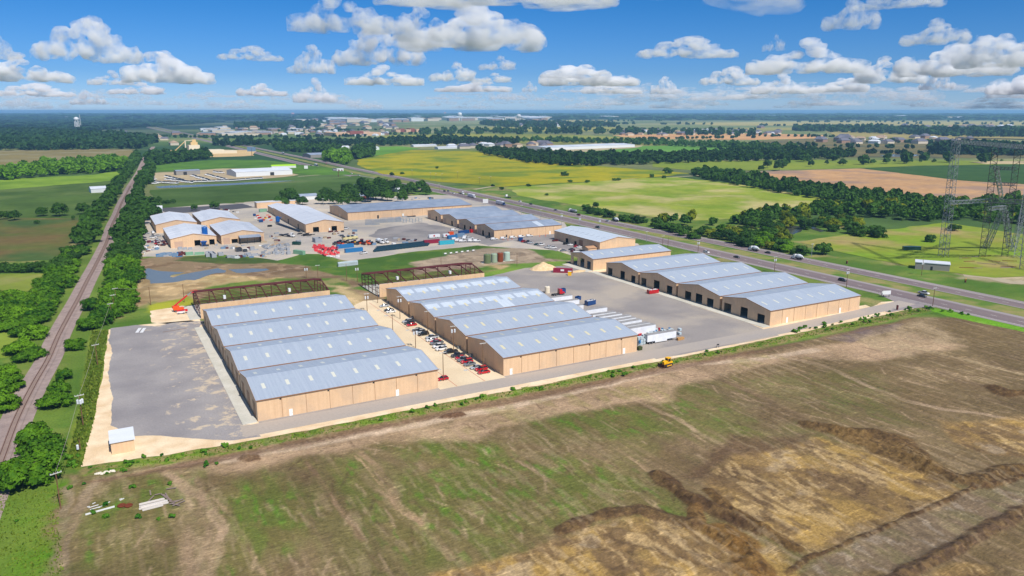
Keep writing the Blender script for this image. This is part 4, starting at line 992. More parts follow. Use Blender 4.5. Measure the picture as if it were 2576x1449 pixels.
# ---------------------------------------------------------------- steel frames under construction
def frame_building(x0, y0, L, Wd, label, end_open):
    root = empty('steel_frame_building', (x0, y0, 0), 0, label, 'building frame')
    S = M['steel_red']
    MB().box(0, 0, 0, L, Wd, .15).build('floor_slab', M['concrete'], root)
    w = MB(); w.box(0, -.12, .05, L, -.02, 6.9); w.build('wall', M['wall'], root)
    if end_open > 0:
        e = MB(); e.add([(-.05, 0, .05), (-.05, end_open, .05), (-.05, end_open, 6.9), (-.05, 0, 6.9)], [(0, 1, 2, 3)]); e.build('end_wall', M['wall'], root)
    for i in range(9):
        x = L * i / 8; x = min(max(x, .2), L - .2)
        f = MB(); f.bar((x, .2, .15), (x, .2, 6.8), .34, .45); f.bar((x, Wd - .2, .15), (x, Wd - .2, 6.8), .34, .45)
        f.bar((x, .2, 6.6), (x, Wd / 2, 9.2), .34, .5); f.bar((x, Wd - .2, 6.6), (x, Wd / 2, 9.2), .34, .5)
        f.build('rigid_frame', S, root)
    for k in range(9):
        for side in (0, 1):
            b = .4 + k * (Wd / 2 - .6) / 8; z = 7.0 + b * (2.6 / (Wd / 2)); yy = b if side == 0 else Wd - b
            MB().box(0, yy - .08, z, L, yy + .08, z + (.24 if side == 0 else .5)).build('purlin', S, root)
    for z in (1.6, 3.2, 4.8, 6.3): MB().box(0, Wd - .1, z, L, Wd + .02, z + .22).build('girt', S, root)
    for xe in (.1, L - .1):
        for k in range(1, 5):
            y = Wd * k / 5; MB().bar((xe, y, .15), (xe, y, 6.8 + 2.6 * (1 - abs(y - Wd / 2) / (Wd / 2))), .3).build('end_column', S, root)
        for z in (2.2, 4.4, 6.5): MB().box(xe - .08, 0, z, xe + .08, Wd, z + .2).build('girt', S, root)
    for k in (1, 5):
        MB().box(L * (k + .45) / 8, Wd * .12, 7.5, L * (k + .45) / 8 + 1.1, Wd * .12 + 1.6, 9.1).build('panel_bundle', M['white'], root)
    return root
frame_building(36.7, 370.4, 61.2, 29.4, 'unfinished building of bare red brown steel ribs behind the left row', 0)
frame_building(124.0, 370.6, 61.2, 30.0, 'unfinished building of bare red brown steel ribs behind the middle row', 0)
# lean-to canopy and silo
r_ = empty('canopy', (100.6, 573.5, 0), 0, 'grey roofed lean to canopy on posts in front of the white roofed building', 'canopy')
MB().add([(-12.4, 0, 4.6), (2.6, 0, 4.6), (2.6, 6.4, 5.6), (-12.4, 6.4, 5.6), (-12.4, 0, 4.8), (2.6, 0, 4.8), (2.6, 6.4, 5.8), (-12.4, 6.4, 5.8)], [(0, 1, 2, 3), (4, 5, 6, 7), (0, 1, 5, 4), (1, 2, 6, 5), (2, 3, 7, 6), (3, 0, 4, 7)]).build('roof', M['roof_grey'], r_)
for xx in (-12.2, -7.3, -2.4, 2.4): MB().bar((xx, .3, 0), (xx, .3, 4.6), .25).build('post', M['dark'], r_)
MB().box(-12.3, .3, 0, -12.1, 6.2, 4.6).build('side_panel', M['dark'], r_); MB().box(2.3, .3, 0, 2.5, 6.2, 4.6).build('side_panel', M['dark'], r_)
p = V('p', 928, 635)
M['silo_blue'] = mat('blue_silo_paint', srgb(22, 92, 168, .9), rough=.4)
r_ = empty('silo', (p[0], p[1], 0), 0, 'tall blue cylindrical silo with a caged top beside the white roofed building', 'silo')
MB().lathe((0, 0, 0), [(.5, 1.6), (2.0, 4.2), (2.0, 12.6), (1.7, 13.2), (.2, 13.6)], 18).build('tank', M['silo_blue'], r_)
for a in range(4):
    t = math.pi / 4 + a * math.pi / 2; MB().bar((math.cos(t) * 1.8, math.sin(t) * 1.8, 0), (math.cos(t) * 1.8, math.sin(t) * 1.8, 5), .25).build('leg', M['silo_blue'], r_)
rb = MB()
for a in range(10):
    t = a * math.pi / 5; rb.bar((math.cos(t) * 1.9, math.sin(t) * 1.9, 12.6), (math.cos(t) * 1.9, math.sin(t) * 1.9, 14.2), .08)
    t2 = t + math.pi / 5; rb.bar((math.cos(t) * 1.9, math.sin(t) * 1.9, 14.1), (math.cos(t2) * 1.9, math.sin(t2) * 1.9, 14.1), .08)
rb.build('railing', M['galv'], r_)
p = V('p', 905, 655)
r_ = empty('hopper', (p[0], p[1], 0), 0, 'blue open hopper at the foot of the tall silo', 'hopper')
MB().lathe((0, 0, 0), [(.6, 1.0), (2.2, 3.4), (2.2, 4.0)], 4).build('bin', M['silo_blue'], r_)
for sx in (-1.2, 1.2):
    for sy in (-1.2, 1.2): MB().bar((sx, sy, 0), (sx, sy, 2.6), .2).build('leg', M['silo_blue'], r_)
p = V('p', 680, 655)
r_ = empty('canopy', (p[0], p[1], 0), 0, 'small white canopy over a doorway left of the blue silo', 'canopy')
MB().box(-3, 0, 3.2, 3, 3.5, 3.4).build('roof', M['white'], r_)
for xx in (-2.8, 2.8): MB().bar((xx, .2, 0), (xx, .2, 3.2), .15).build('post', M['dark'], r_)
# barn and other white sheds
def simple_shed(p, L, Wd, ev, rg, rz, label, wallm, roofm, cat='shed', group=None, name='shed', door=None):
    r_ = empty(name, (p[0], p[1], 0), rz, label, cat, group)
    w = MB(); top = lambda b: ev + (rg - ev) * (1 - abs(b - Wd / 2) / (Wd / 2))
    wall_pieces(w, L, lambda a: ev, [], lambda a, z: (a, 0, z)); wall_pieces(w, L, lambda a: ev, [], lambda a, z: (a, Wd, z))
    wall_pieces(w, Wd, top, [], lambda b, z: (0, b, z)); wall_pieces(w, Wd, top, [], lambda b, z: (L, b, z))
    w.build('wall', wallm, r_)
    q = MB(); e = .3; s_ = (rg - ev) / (Wd / 2)
    for b0 in (-e, Wd + e):
        q.add([(-e, b0, ev - s_ * e), (L + e, b0, ev - s_ * e), (L + e, Wd / 2, rg), (-e, Wd / 2, rg), (-e, b0, ev - s_ * e + .15), (L + e, b0, ev - s_ * e + .15), (L + e, Wd / 2, rg + .15), (-e, Wd / 2, rg + .15)],
              [(0, 1, 2, 3), (4, 5, 6, 7), (0, 1, 5, 4), (1, 2, 6, 5), (3, 0, 4, 7)])
    q.build('roof', roofm, r_)
    if door: MB().box(door[0], -.08, 0, door[0] + door[1], -.004, door[2]).build('door', M['dark'] if len(door) < 4 else door[3], r_)
    return r_
M['wallwhite'] = mat('white_metal_wall', srgb(225, 228, 230, .85), rough=.6)
M['wallgrey'] = mat('grey_metal_wall', srgb(150, 146, 140, .85), rough=.6)
simple_shed(V('a', 900, 925), 26, 16, 4.6, 7, R(8), 'white metal barn standing in the pasture beside the railway trees', M['wallwhite'], M['roof_white'], 'barn', name='barn', door=(9, 7, 3.6, M['wallwhite']))
simple_shed(V('p', 150, 252), 17, 14, 4, 6.2, R(-6), 'small white gabled shed behind the white roofed group of four', M['wallwhite'], M['roof_white'], door=(1.2, 4, 3))
p = V('t', 545, 1310)
r_ = empty('utility_building', (p[0], p[1], 0), R(124), 'low tan utility building with a white roof below the lattice towers', 'building')
MB().box(0, -9, 0, 18.5, 0, 4.2).build('wall', M['wallgrey'], r_); MB().box(-.3, -9.3, 4.2, 18.8, .3, 4.6).build('roof', M['roof_white'], r_)
MB().box(9, .004, 0, 10.2, .08, 2.4).build('door', M['dark'], r_); MB().box(-.08, -4, 0, -.004, -2.6, 2.6).build('door', M['dark'], r_)
for (pp, L, Wd, ev, rg, rz, lab, wm, rm) in [
    (V('b', 582, 998), 26, 12, 4, 6, R(2), 'grey farmhouse with a rusty roof among the dark trees', 'wallwhite', 'roof_grey'),
    (V('b', 1200, 990), 16, 11, 3.6, 6, R(14), 'small red brick house with a grey roof under the trees', 'brick', 'roof_grey'),
    (V('b', 1535, 905), 22, 14, 3.6, 5.6, R(10), 'white roofed house behind the tree clump near the highway', 'wallwhite', 'roof_white'),
    (V('b', 1190, 885), 14, 9, 3.6, 5.6, R(0), 'pale roofed house half hidden between dark trees', 'wallwhite', 'roof_grey'),
    (V('b', 1610, 918), 18, 8, 3, 5, R(10), 'white walled house with red brick ends near the highway', 'wallwhite', 'roof_white')]:
    if wm == 'brick' and 'brick' not in M: M['brick'] = mat('red_brick', srgb(150, 84, 70, .8), rough=.9)
    simple_shed(pp, L, Wd, ev, rg, rz, lab, M[wm], M[rm], 'house', name='house', door=(L * .4, 1.2, 2.2))
# dealership and sheds beyond
simple_shed(V('a', 2330, 768), 84, 52, 7, 10, R(6), 'big white roofed dealership hall with a row of doors in its left end', M['wallwhite'], M['roof_white'], 'hall', name='hall', door=(50, 6, 5))
simple_shed(V('a', 1740, 752), 34, 22, 6.5, 7.5, R(4), 'grey dealership workshop with two dark doorways', M['wallgrey'], M['roof_grey'], 'workshop', name='workshop', door=(10, 5, 5))
simple_shed(V('b', 745, 578), 120, 40, 6, 9, R(10), 'long grey shed beside the highway behind the bushy trees', M['wallgrey'], M['roof_grey'], 'shed')
simple_shed(V('b', 1240, 505), 50, 25, 6, 8, R(8), 'white shed right of the long grey shed', M['wallwhite'], M['roof_white'], 'shed')
for k in range(6):
    simple_shed(V('b', 880 + k * 38, 500 - k * 3), 16, 12, 4, 6.5, R(8), 'small white storage unit in the row behind the long grey shed', M['wallwhite'], M['roof_white'], 'storage unit', 'white storage units behind the long grey shed', name='storage_unit')
simple_shed(V('b', 1760, 470), 70, 20, 4, 6, R(4), 'white mobile building in front of the long tree belt', M['wallwhite'], M['roof_white'], 'building', name='building')
simple_shed(V('b', 2000, 492), 60, 20, 4, 6, R(4), 'white building right of the tree belt gap', M['wallwhite'], M['roof_white'], 'building', name='building')
# long saw tooth white sheds
base = V('c', 700, 490)
for k in range(9):
    pp = V('c', 760 + k * 92, 505 - k * 3.6)
    simple_shed(pp, 46, 90, 7, 9, R(6), 'white roofed shed, one of the long joined row beyond the crop field', M['wallwhite'], M['roof_white'] if k % 2 else M['roof_pale'], 'shed', 'joined white sheds beyond the crop field', door=(4, 8, 4))
# distant mill
r_p = V('a', 1820, 545)
r_ = empty('mill', (r_p[0], r_p[1], 0), R(5) if True else 0, 'distant tan mill with a stepped tower, conveyor and silos left of the highway', 'mill')
r_.scale = (.66,) * 3; mt_ = mat('mill_cream', srgb(226, 214, 188, .85), rough=.7); mo_ = mat('mill_orange', srgb(224, 192, 134, .85), rough=.7)
MB().box(0, 0, 0, 130, 55, 13).build('hall', mt_, r_); MB().box(20, 20, 13, 55, 50, 30).build('tower', mt_, r_)
MB().box(28, 26, 30, 50, 46, 40).build('upper_tower', mo_, r_); MB().box(34, 30, 40, 46, 42, 48).build('top_house', mo_, r_)
MB().tube((8, 14, 0), (8, 14, 46), 2.2, n=10).build('elevator_leg', mt_, r_)
MB().bar((8, 14, 45), (38, 34, 46), 2).build('conveyor', mt_, r_); MB().bar((8, 14, 44), (-40, 6, 2), 2).build('conveyor', mo_, r_); MB().box(-60, -6, 0, -30, 14, 5).build('stockpile_shed', mo_, r_)
MB().box(60, -10, 0, 170, 30, 9).build('loading_shed', mt_, r_)
# ---------------------------------------------------------------- trees
def foliage(name, a, b_, trans=.25):
    m, t, b = nodes_of(name)
    N, L = t.nodes.new, t.links.new
    oi = N('ShaderNodeObjectInfo'); g = N('ShaderNodeNewGeometry')
    n = N('ShaderNodeTexNoise'); n.inputs['Scale'].default_value = .45; n.inputs['Detail'].default_value = 3
    L(g.outputs['Position'], n.inputs['Vector'])
    ad = N('ShaderNodeMath'); ad.operation = 'MULTIPLY_ADD'; L(oi.outputs['Random'], ad.inputs[0]); ad.inputs[1].default_value = .45; L(n.outputs['Fac'], ad.inputs[2])
    r = N('ShaderNodeMapRange'); r.inputs['From Min'].default_value = .42; r.inputs['From Max'].default_value = 1.0; L(ad.outputs[0], r.inputs['Value'])
    x = N('ShaderNodeMix'); x.data_type = 'RGBA'; L(r.outputs[0], x.inputs[0]); x.inputs[6].default_value = a; x.inputs[7].default_value = b_
    L(x.outputs[2], b.inputs['Base Color']); b.inputs['Roughness'].default_value = .7; b.inputs['Specular IOR Level'].default_value = .15
    tr = N('ShaderNodeBsdfTranslucent'); L(x.outputs[2], tr.inputs['Color'])
    ms = N('ShaderNodeMixShader'); ms.inputs[0].default_value = trans
    out = t.nodes['Material Output']; L(b.outputs[0], ms.inputs[1]); L(tr.outputs[0], ms.inputs[2]); L(ms.outputs[0], out.inputs['Surface'])
    return m
M['leaf'] = foliage('green_leaves', srgb(40, 84, 14), srgb(106, 150, 24), .22)
M['leaf_dark'] = foliage('dark_green_leaves', srgb(34, 64, 20), srgb(70, 108, 30), .18)
M['leaf_olive'] = foliage('olive_leaves', srgb(60, 86, 22), srgb(136, 146, 30))
M['leaf_far'] = foliage('distant_leaves', srgb(28, 58, 26), srgb(54, 88, 36), .1)
M['leaf_weed'] = foliage('weed_leaves', srgb(44, 104, 28), srgb(110, 156, 40))
M['bark'] = mat('bark', srgb(92, 76, 60), rough=.9)
def crown_arrays(rng, rx, ry, rz, nclump, nleaf, leaf, zc, flat=.0, fill=.35):
    """leaf clumps scattered through a lumpy crown; returns quad corner array (n,4,3)"""
    cl = []
    for i in range(nclump):
        d = rng.normal(size=3); d /= np.linalg.norm(d)
        if d[2] < -.6: d[2] = -d[2] * .5
        r = fill + (1 - fill) * rng.random() ** .5
        cl.append((d[0] * rx * r * .8, d[1] * ry * r * .8, d[2] * rz * r * .8, rng.uniform(.24, .42)))
    cl = np.array(cl)
    per = nleaf // nclump
    d = rng.normal(size=(nclump, per, 3)); d /= np.linalg.norm(d, axis=2, keepdims=True)
    d[..., 2] = np.where(d[..., 2] < -.3, -d[..., 2], d[..., 2])
    R_ = cl[:, None, 3] * (rng.random((nclump, per)) ** .33)
    sc = np.array([rx, ry, rz])
    ctr = cl[:, None, :3] + d * R_[..., None] * sc
    ctr = ctr.reshape(-1, 3); nrm = d.reshape(-1, 3) + rng.normal(scale=.45, size=(nclump * per, 3)) + ctr / sc * .5; nrm /= np.linalg.norm(nrm, axis=1, keepdims=True)
    t = rng.normal(size=nrm.shape); t -= (t * nrm).sum(1, keepdims=True) * nrm; t /= np.linalg.norm(t, axis=1, keepdims=True)
    b = np.cross(nrm, t); s = (leaf * rng.uniform(.6, 1.3, len(ctr)))[:, None] / 2
    ctr[:, 2] += zc
    q = np.stack([ctr - t * s - b * s * .7, ctr + t * s - b * s * .7, ctr + t * s + b * s * .7, ctr - t * s + b * s * .7], 1)
    return q
def arrays_mesh(name, q, m):
    me = bpy.data.meshes.new(name); n = len(q)
    me.vertices.add(n * 4); me.vertices.foreach_set('co', q.reshape(-1).astype(np.float32))
    quads_to_mesh(me, np.arange(n * 4, dtype=np.int32).reshape(-1, 4)); me.materials.append(m)
    return me
def trunk_mesh(rng, h, r, spread):
    mb = MB(); mb.tube((0, 0, -.3), (0, 0, h * .45), r, r * .7, 7)
    for i in range(5):
        a = rng.uniform(0, 6.28); mb.tube((0, 0, h * .35 + i * h * .03), (math.cos(a) * spread, math.sin(a) * spread, h * .75), r * .5, r * .12, 5)
    return mb.mesh('trunk', M['bark'])
PROTO = {}
def tree_proto(key, leafmat, rx, rz, nclump, nleaf, leaf, zc, h, seeds):
    PROTO[key] = []
    for s in range(seeds):
        rng = np.random.default_rng(abs(hash(key)) % 1000 * 0 + s * 7 + len(key) * 101)
        q = crown_arrays(rng, rx * rng.uniform(.9, 1.1), rx * rng.uniform(.8, 1.1), rz * rng.uniform(.85, 1.15), nclump, nleaf, leaf, zc)
        PROTO[key].append((arrays_mesh('crown', q, M[leafmat]), trunk_mesh(rng, h, .22, rx * .5)))
tree_proto('hedge', 'leaf', 6.2, 4.6, 36, 3800, .66, 2.7, 7.2, 6)
tree_proto('hedge_dark', 'leaf_dark', 6.0, 4.5, 30, 2400, .8, 2.7, 7.4, 4)
tree_proto('olive', 'leaf_olive', 5.6, 4.8, 28, 1900, .8, 3.0, 7.6, 3)
tree_proto('big', 'leaf_dark', 7.0, 6.0, 34, 2400, 1.0, 5.6, 12, 3)
NT = [0]
def plant_tree(key, x, y, label, group, sc=1.0, cat='tree', name='tree'):
    cm, tm = random.choice(PROTO[key])
    r_ = empty(name, (x, y, 0), random.uniform(0, 6.28), label, cat, group)
    r_.scale = (sc * random.uniform(.9, 1.12), sc * random.uniform(.9, 1.12), sc * random.uniform(.85, 1.15))
    link('crown', cm, r_); link('trunk', tm, r_); NT[0] += 1
    return r_
def inside(p, poly):
    c = False; n = len(poly)
    for i in range(n):
        x0, y0 = poly[i]; x1, y1 = poly[(i + 1) % n]
        if (y0 > p[1]) != (y1 > p[1]) and p[0] < (x1 - x0) * (p[1] - y0) / (y1 - y0) + x0: c = not c
    return c
def scatter(poly, gap, seed, limit=9999):
    rs = random.Random(seed); xs = [p[0] for p in poly]; ys = [p[1] for p in poly]; out = []; grid = {}
    area = (max(xs) - min(xs)) * (max(ys) - min(ys))
    for _ in range(int(min(60000, 9 * area / (gap * gap)))):
        p = (rs.uniform(min(xs), max(xs)), rs.uniform(min(ys), max(ys)))
        if not inside(p, poly): continue
        k = (int(p[0] // gap), int(p[1] // gap)); ok = True
        for a in (-1, 0, 1):
            for b in (-1, 0, 1):
                for q in grid.get((k[0] + a, k[1] + b), ()):
                    if (q[0] - p[0]) ** 2 + (q[1] - p[1]) ** 2 < gap * gap: ok = False
        if ok: grid.setdefault(k, []).append(p); out.append(p)
        if len(out) >= limit: break
    return out
Z3 = 3.0
def PT(*pts): return [W(x, y, Z3) for x, y in pts]
LH = PT((345, 388), (352, 400), (338, 428), (318, 455), (292, 500), (283, 540), (262, 575), (245, 610), (228, 655), (212, 690), (198, 730), (180, 765), (160, 815), (128, 850), (112, 880), (98, 915), (70, 945), (52, 905), (38, 860), (60, 800), (70, 760), (100, 715), (140, 672), (175, 625), (205, 580), (240, 535), (262, 500), (300, 455), (318, 425), (335, 395))
RH = PT((366, 392), (380, 392), (385, 425), (378, 455), (352, 470), (350, 500), (392, 520), (388, 540), (352, 560), (352, 590), (348, 640), (345, 680), (330, 730), (318, 770), (268, 800), (245, 815), (192, 812), (188, 790), (205, 760), (222, 735), (226, 700), (262, 672), (270, 640), (285, 605), (298, 570), (312, 535), (325, 500), (340, 455), (360, 420))
for hedge, sd, side, gap in ((LH, 11, 'left', 7.5), (RH, 12, 'right', 7.7)):
    nearp, farp = [], []
    for p in scatter(hedge, gap, sd):
        ur = np.interp(p[1], [q[1] for q in RAILC], [q[0] for q in RAILC])
        if abs(p[0] - ur) < 8.9: continue
        (nearp if p[1] < (610 if side == 'left' else 590) else farp).append(p)
    for p in nearp:
        zone = 'lower' if p[1] < 360 else ('middle' if p[1] < 470 else 'upper')
        plant_tree('hedge' if p[1] < 520 or random.random() < .4 else 'hedge_dark', p[0], p[1], 'leafy green tree in the %s stretch of the dense hedgerow %s of the railway' % (zone, side),
                   'trees of the %s hedgerow stretch %s of the railway' % (zone, side), random.uniform(.85, 1.12))
    FARHEDGE = globals().setdefault('FARHEDGE', {}); FARHEDGE[side] = farp
# single trees by the lower track
for (x, y, s, lab) in [(186, 862, .85, 'round green tree beside the track above the lone crossarm pole'), (160, 935, .62, 'small green tree in the upper pair beside the track'), (148, 975, .8, 'green tree in the middle of the lower trackside row'),
                    (138, 1000, .8, 'green tree above the pair of big trackside trees'), (85, 1105, 1.1, 'big bright green tree upper of the two at the lower left'), (105, 1120, .9, 'bright green tree at the right flank of the upper big tree'), (55, 1195, 1.15, 'biggest bright green tree at the lower left corner'), (92, 1180, 1.05, 'bright green tree at the right flank of the lowest tree'),
                    (88, 880, .8, 'green tree at the near end of the left hedgerow'), (62, 890, .7, 'small green tree left of the hedgerow end'), (20, 960, .9, 'green tree at the left edge beside the track'), (8, 1010, .9, 'lowest green tree cut by the left edge'), (40, 870, .6, 'small bush tree in the pasture left of the hedgerow end'), (10, 930, .8, 'green tree at the left edge above the lowest ones')]:
    p = W(x, y, 3); plant_tree('hedge', p[0], p[1], lab, None, s)
LB = PT((-30, 745), (60, 740), (72, 770), (60, 800), (20, 815), (-30, 810))
for p in scatter(LB, 6.5, 13): plant_tree('hedge', p[0], p[1], 'green tree in the thicket at the left edge joining the hedgerow', 'trees of the thicket at the left edge', 1.0)
# small hedge in the left pasture
for x in (8, 28, 52, 66, 84, 100, 120, 135): p = W(x, 672, 3); plant_tree('hedge_dark', p[0], p[1], 'dark tree in the short hedge across the left pasture', 'trees of the short pasture hedge', .8)
for (x, y, s, lab) in [(36, 540, 1.0, 'broad dark tree at the far left of the pasture'), (8, 538, .8, 'dark tree cut by the left edge of the pasture'), (105, 530, .9, 'round dark tree left of the tallest pasture tree'), (150, 530, 1.2, 'tall dark tree in the middle of the pasture'), (209, 526, 1.1, 'round dark tree in the pasture next to the hedgerow'), (92, 548, .4, 'low dark bush between pasture trees'), (184, 538, .35, 'tiny dark bush right of the tall pasture tree')]:
    p = W(x, y + 6, 3); plant_tree('big', p[0], p[1], lab, None, s * .85)
# trees around the houses near the industrial park
HT = [(488, 515, .55), (539, 512, .85), (400, 496, .55), (412, 500, .45), (422, 500, .45), (435, 498, .5), (728, 492, 1.1), (736, 500, .9), (760, 502, .7), (810, 500, .9), (822, 488, 1.0), (840, 500, .8), (862, 505, .9), (880, 485, 1.1), (872, 475, .9), (895, 500, .9), (912, 470, 1.2), (930, 478, 1.3), (945, 490, 1.3), (925, 495, 1.2), (960, 480, 1.1), (975, 492, 1.0), (955, 465, 1.2), (985, 470, 1.1), (1000, 465, .9), (1020, 480, 1.0), (1035, 475, 1.0), (1060, 470, 1.0), (1072, 478, .7), (1012, 495, .8), (700, 504, .7), (715, 505, .6)]
for i, (x, y, s) in enumerate(HT):
    p = W(x, y + 4, 4)
    plant_tree('big', p[0], p[1], 'dark spreading tree among the houses between the industrial park and the highway' if i > 5 else 'dark round tree standing in the field behind the white roofed group', 'dark trees around the houses' if i > 5 else 'lone field trees behind the white roofed group', s * (1.25 if i > 5 else .9))
# trees right of the highway (individuals nearest)
for (x, y, s) in [(1420, 436, .9), (1434, 452, .5), (1478, 453, .5), (1545, 448, .5), (1556, 448, .6), (1640, 440, .5), (1680, 430, 1.0), (1670, 442, .5), (1262, 470, .5), (1330, 462, .45), (1375, 485, .35), (1500, 512, .5), (1240, 462, .4), (1012, 432, .5), (986, 435, .5), (1100, 418, 0.5)]:
    p = W(x, y + 3, 2); plant_tree('hedge_dark', p[0], p[1], 'small dark tree dotted in the fields beyond the highway', 'small trees dotted in the fields beyond the highway', s * 1.25)
CR = [(1475, 522), (1485, 528), (1498, 526), (1508, 532), (1520, 530), (1532, 537), (1568, 545), (1578, 548), (1590, 546), (1604, 552), (1615, 550), (1650, 560), (1662, 566), (1674, 566), (1686, 572), (1700, 575), (1715, 582), (1725, 575), (1745, 590), (1760, 580)]
for x, y in CR: p = W(x, y + 4, 2); plant_tree('hedge_dark', p[0], p[1], 'dark bushy tree in the row along the far side of the highway', 'dark bushy trees lining the far carriageway', random.uniform(.8, 1.0))
CREEK1 = PT((1760, 575), (1840, 570), (1900, 582), (1960, 585), (1980, 600), (1990, 625), (1950, 622), (1880, 612), (1820, 598), (1770, 592))
CREEK2 = PT((1900, 545), (1990, 535), (2060, 540), (2120, 545), (2160, 560), (2240, 582), (2200, 592), (2120, 575), (2020, 568), (1930, 575), (1860, 560))
for p in scatter(CREEK1, 10, 21, 40): plant_tree(random.choice(['olive', 'hedge', 'hedge_dark']), p[0], p[1], 'olive green tree in the near creek wood beside the far carriageway', 'trees of the near creek wood', random.uniform(.9, 1.15))
for p in scatter(CREEK2, 12, 22, 40): plant_tree(random.choice(['olive', 'hedge_dark', 'hedge_dark']), p[0], p[1], 'dark green tree in the creek wood behind the creek pool', 'trees of the creek wood behind the pool', random.uniform(.9, 1.2))
for (x, y, s, lab) in [(1955, 612, 1.2, 'round dark tree beside the highway left of the two mixer trucks'), (2012, 626, 1.0, 'round dark bush tree between the mixer truck and the pole'), (2070, 625, 1.15, 'broad round bush tree right of the highway pole'), (2402, 568, .9, 'dark bush tree left of the lattice towers'), (2340, 595, .7, 'small dark bush tree in the right meadow')]:
    p = W(x, y + 4, 3); plant_tree('hedge_dark', p[0], p[1], lab, None, s)
# woods too far or too dense to count: many small crowns in one mesh each
def lump_quads(rng, n, leaf):
    return crown_arrays(rng, 1, 1, 1, 7, n, leaf, .75, fill=.2)
LUMPS = {}
def woods(label, poly, gap, size, nleaf, leafmat, seed, limit=4000, name='woods', h=None, pts=None):
    rng = np.random.default_rng(seed)
    key = nleaf
    if key not in LUMPS: LUMPS[key] = [lump_quads(np.random.default_rng(900 + k), nleaf, 2.6 / math.sqrt(nleaf / 12)) for k in range(4)]
    pts = pts or scatter(poly, gap, seed, limit); out = []
    for p in pts:
        s = size * rng.uniform(.75, 1.25); a = rng.uniform(0, 6.28); c, k = math.cos(a), math.sin(a)
        q = LUMPS[key][rng.integers(4)].copy() * s
        q[..., 2] *= rng.uniform(.8, 1.2) * (h or 1)
        x = q[..., 0] * c - q[..., 1] * k + p[0]; y = q[..., 0] * k + q[..., 1] * c + p[1]
        q[..., 0] = x; q[..., 1] = y; out.append(q)
    if not out: return
    me = arrays_mesh(name, np.concatenate(out), M[leafmat])
    tag(link(name, me), label, 'woods', kind='stuff')
for sd_ in ('left', 'right'): woods('far stretch of the hedgerow %s of the railway, merging into one mass' % sd_, None, 8, 6.0, 260, 'leaf_dark', 30, pts=FARHEDGE[sd_])
woods('dense mixed woodland along the creek across the highway', PT((1650, 548), (1760, 560), (1860, 556), (1900, 540), (2060, 532), (2140, 535), (2260, 545), (2360, 550), (2420, 545), (2576, 560), (2700, 570), (2700, 500), (2560, 498), (2420, 512), (2300, 498), (2200, 492), (2130, 488), (2110, 512), (1960, 540), (1900, 552), (1760, 560), (1700, 556)), 8.5, 4.8, 150, 'leaf_dark', 31, 2200)
woods('sprinkling of lighter olive trees through the creek woodland', PT((1650, 548), (1900, 545), (2140, 535), (2420, 545), (2700, 570), (2700, 500), (2300, 500), (2110, 512), (1700, 556)), 24, 4.6, 150, 'leaf_olive', 51, 300)
woods('band of dark trees edging the tan ploughed field', PT((1735, 432), (1800, 428), (1880, 440), (1960, 456), (2060, 470), (2180, 485), (2300, 500), (2180, 500), (2110, 502), (2000, 485), (1880, 465), (1780, 448)), 10, 5.4, 120, 'leaf_dark', 32)
woods('thick green tree belt beyond the crop field', PT((1205, 377), (1290, 383), (1350, 388), (1500, 392), (1700, 390), (1900, 380), (2060, 380), (2150, 390), (2100, 397), (1900, 402), (1740, 406), (1560, 412), (1440, 415), (1340, 408), (1280, 396), (1220, 386)), 15, 7.5, 90, 'leaf_dark', 33, 2200)
woods('tree belt left of the railway across the tan field', PT((-40, 432), (60, 424), (160, 412), (260, 402), (318, 402), (318, 425), (240, 432), (140, 436), (40, 446), (-40, 452)), 12, 7, 110, 'leaf', 34)
woods('dark woods on the left horizon side of the town', PT((-60, 335), (60, 332), (200, 335), (330, 345), (390, 352), (380, 362), (340, 372), (200, 374), (60, 376), (-60, 376)), 24, 11, 60, 'leaf_far', 35, 1600)
woods('dark woods behind the pasture right of the railway', PT((372, 392), (420, 388), (500, 390), (535, 395), (480, 402), (390, 412), (372, 402)), 13, 8, 90, 'leaf_dark', 36)
woods('long tree belt in front of the white mobile buildings', PT((540, 362), (700, 358), (850, 358), (1000, 352), (1140, 350), (1300, 360), (1300, 366), (1140, 362), (1000, 364), (850, 364), (700, 362), (560, 366)), 20, 8, 70, 'leaf_far', 37, 1200)
woods('bushy trees beside the long grey shed', PT((690, 368), (800, 370), (860, 372), (830, 382), (740, 380), (700, 376)), 14, 8, 80, 'leaf_dark', 38)
woods('trees at the highway side in front of the long grey shed', PT((818, 392), (870, 385), (880, 400), (870, 410), (820, 402)), 11, 8, 120, 'leaf', 39)
woods('trees right of the long grey shed', PT((890, 380), (935, 375), (935, 392), (895, 398)), 11, 9, 120, 'leaf_dark', 40)
woods('tree belt beyond the white roofed sheds', PT((1260, 355), (1400, 352), (1560, 357), (1700, 360), (1900, 366), (2000, 372), (2000, 378), (1900, 374), (1700, 366), (1560, 360), (1400, 356)), 18, 7, 70, 'leaf_dark', 41, 1400)
woods('dark woods behind the lattice towers on the right', PT((2340, 372), (2450, 372), (2576, 375), (2700, 378), (2700, 390), (2500, 388), (2345, 384)), 18, 11, 70, 'leaf_far', 42, 900)
woods('right hand distant tree belt', PT((2000, 322), (2200, 326), (2400, 330), (2700, 332), (2700, 345), (2400, 342), (2200, 334), (2000, 328)), 32, 12, 50, 'leaf_far', 43, 1200)
woods('tree belt dotted with houses in the centre distance', PT((1200, 312), (1330, 310), (1500, 313), (1560, 318), (1440, 322), (1260, 320)), 60, 14, 50, 'leaf_far', 44, 900)
woods('dark woods left of the centre town', PT((590, 318), (700, 312), (810, 312), (800, 320), (700, 324), (600, 323)), 36, 13, 50, 'leaf_far', 45, 900)
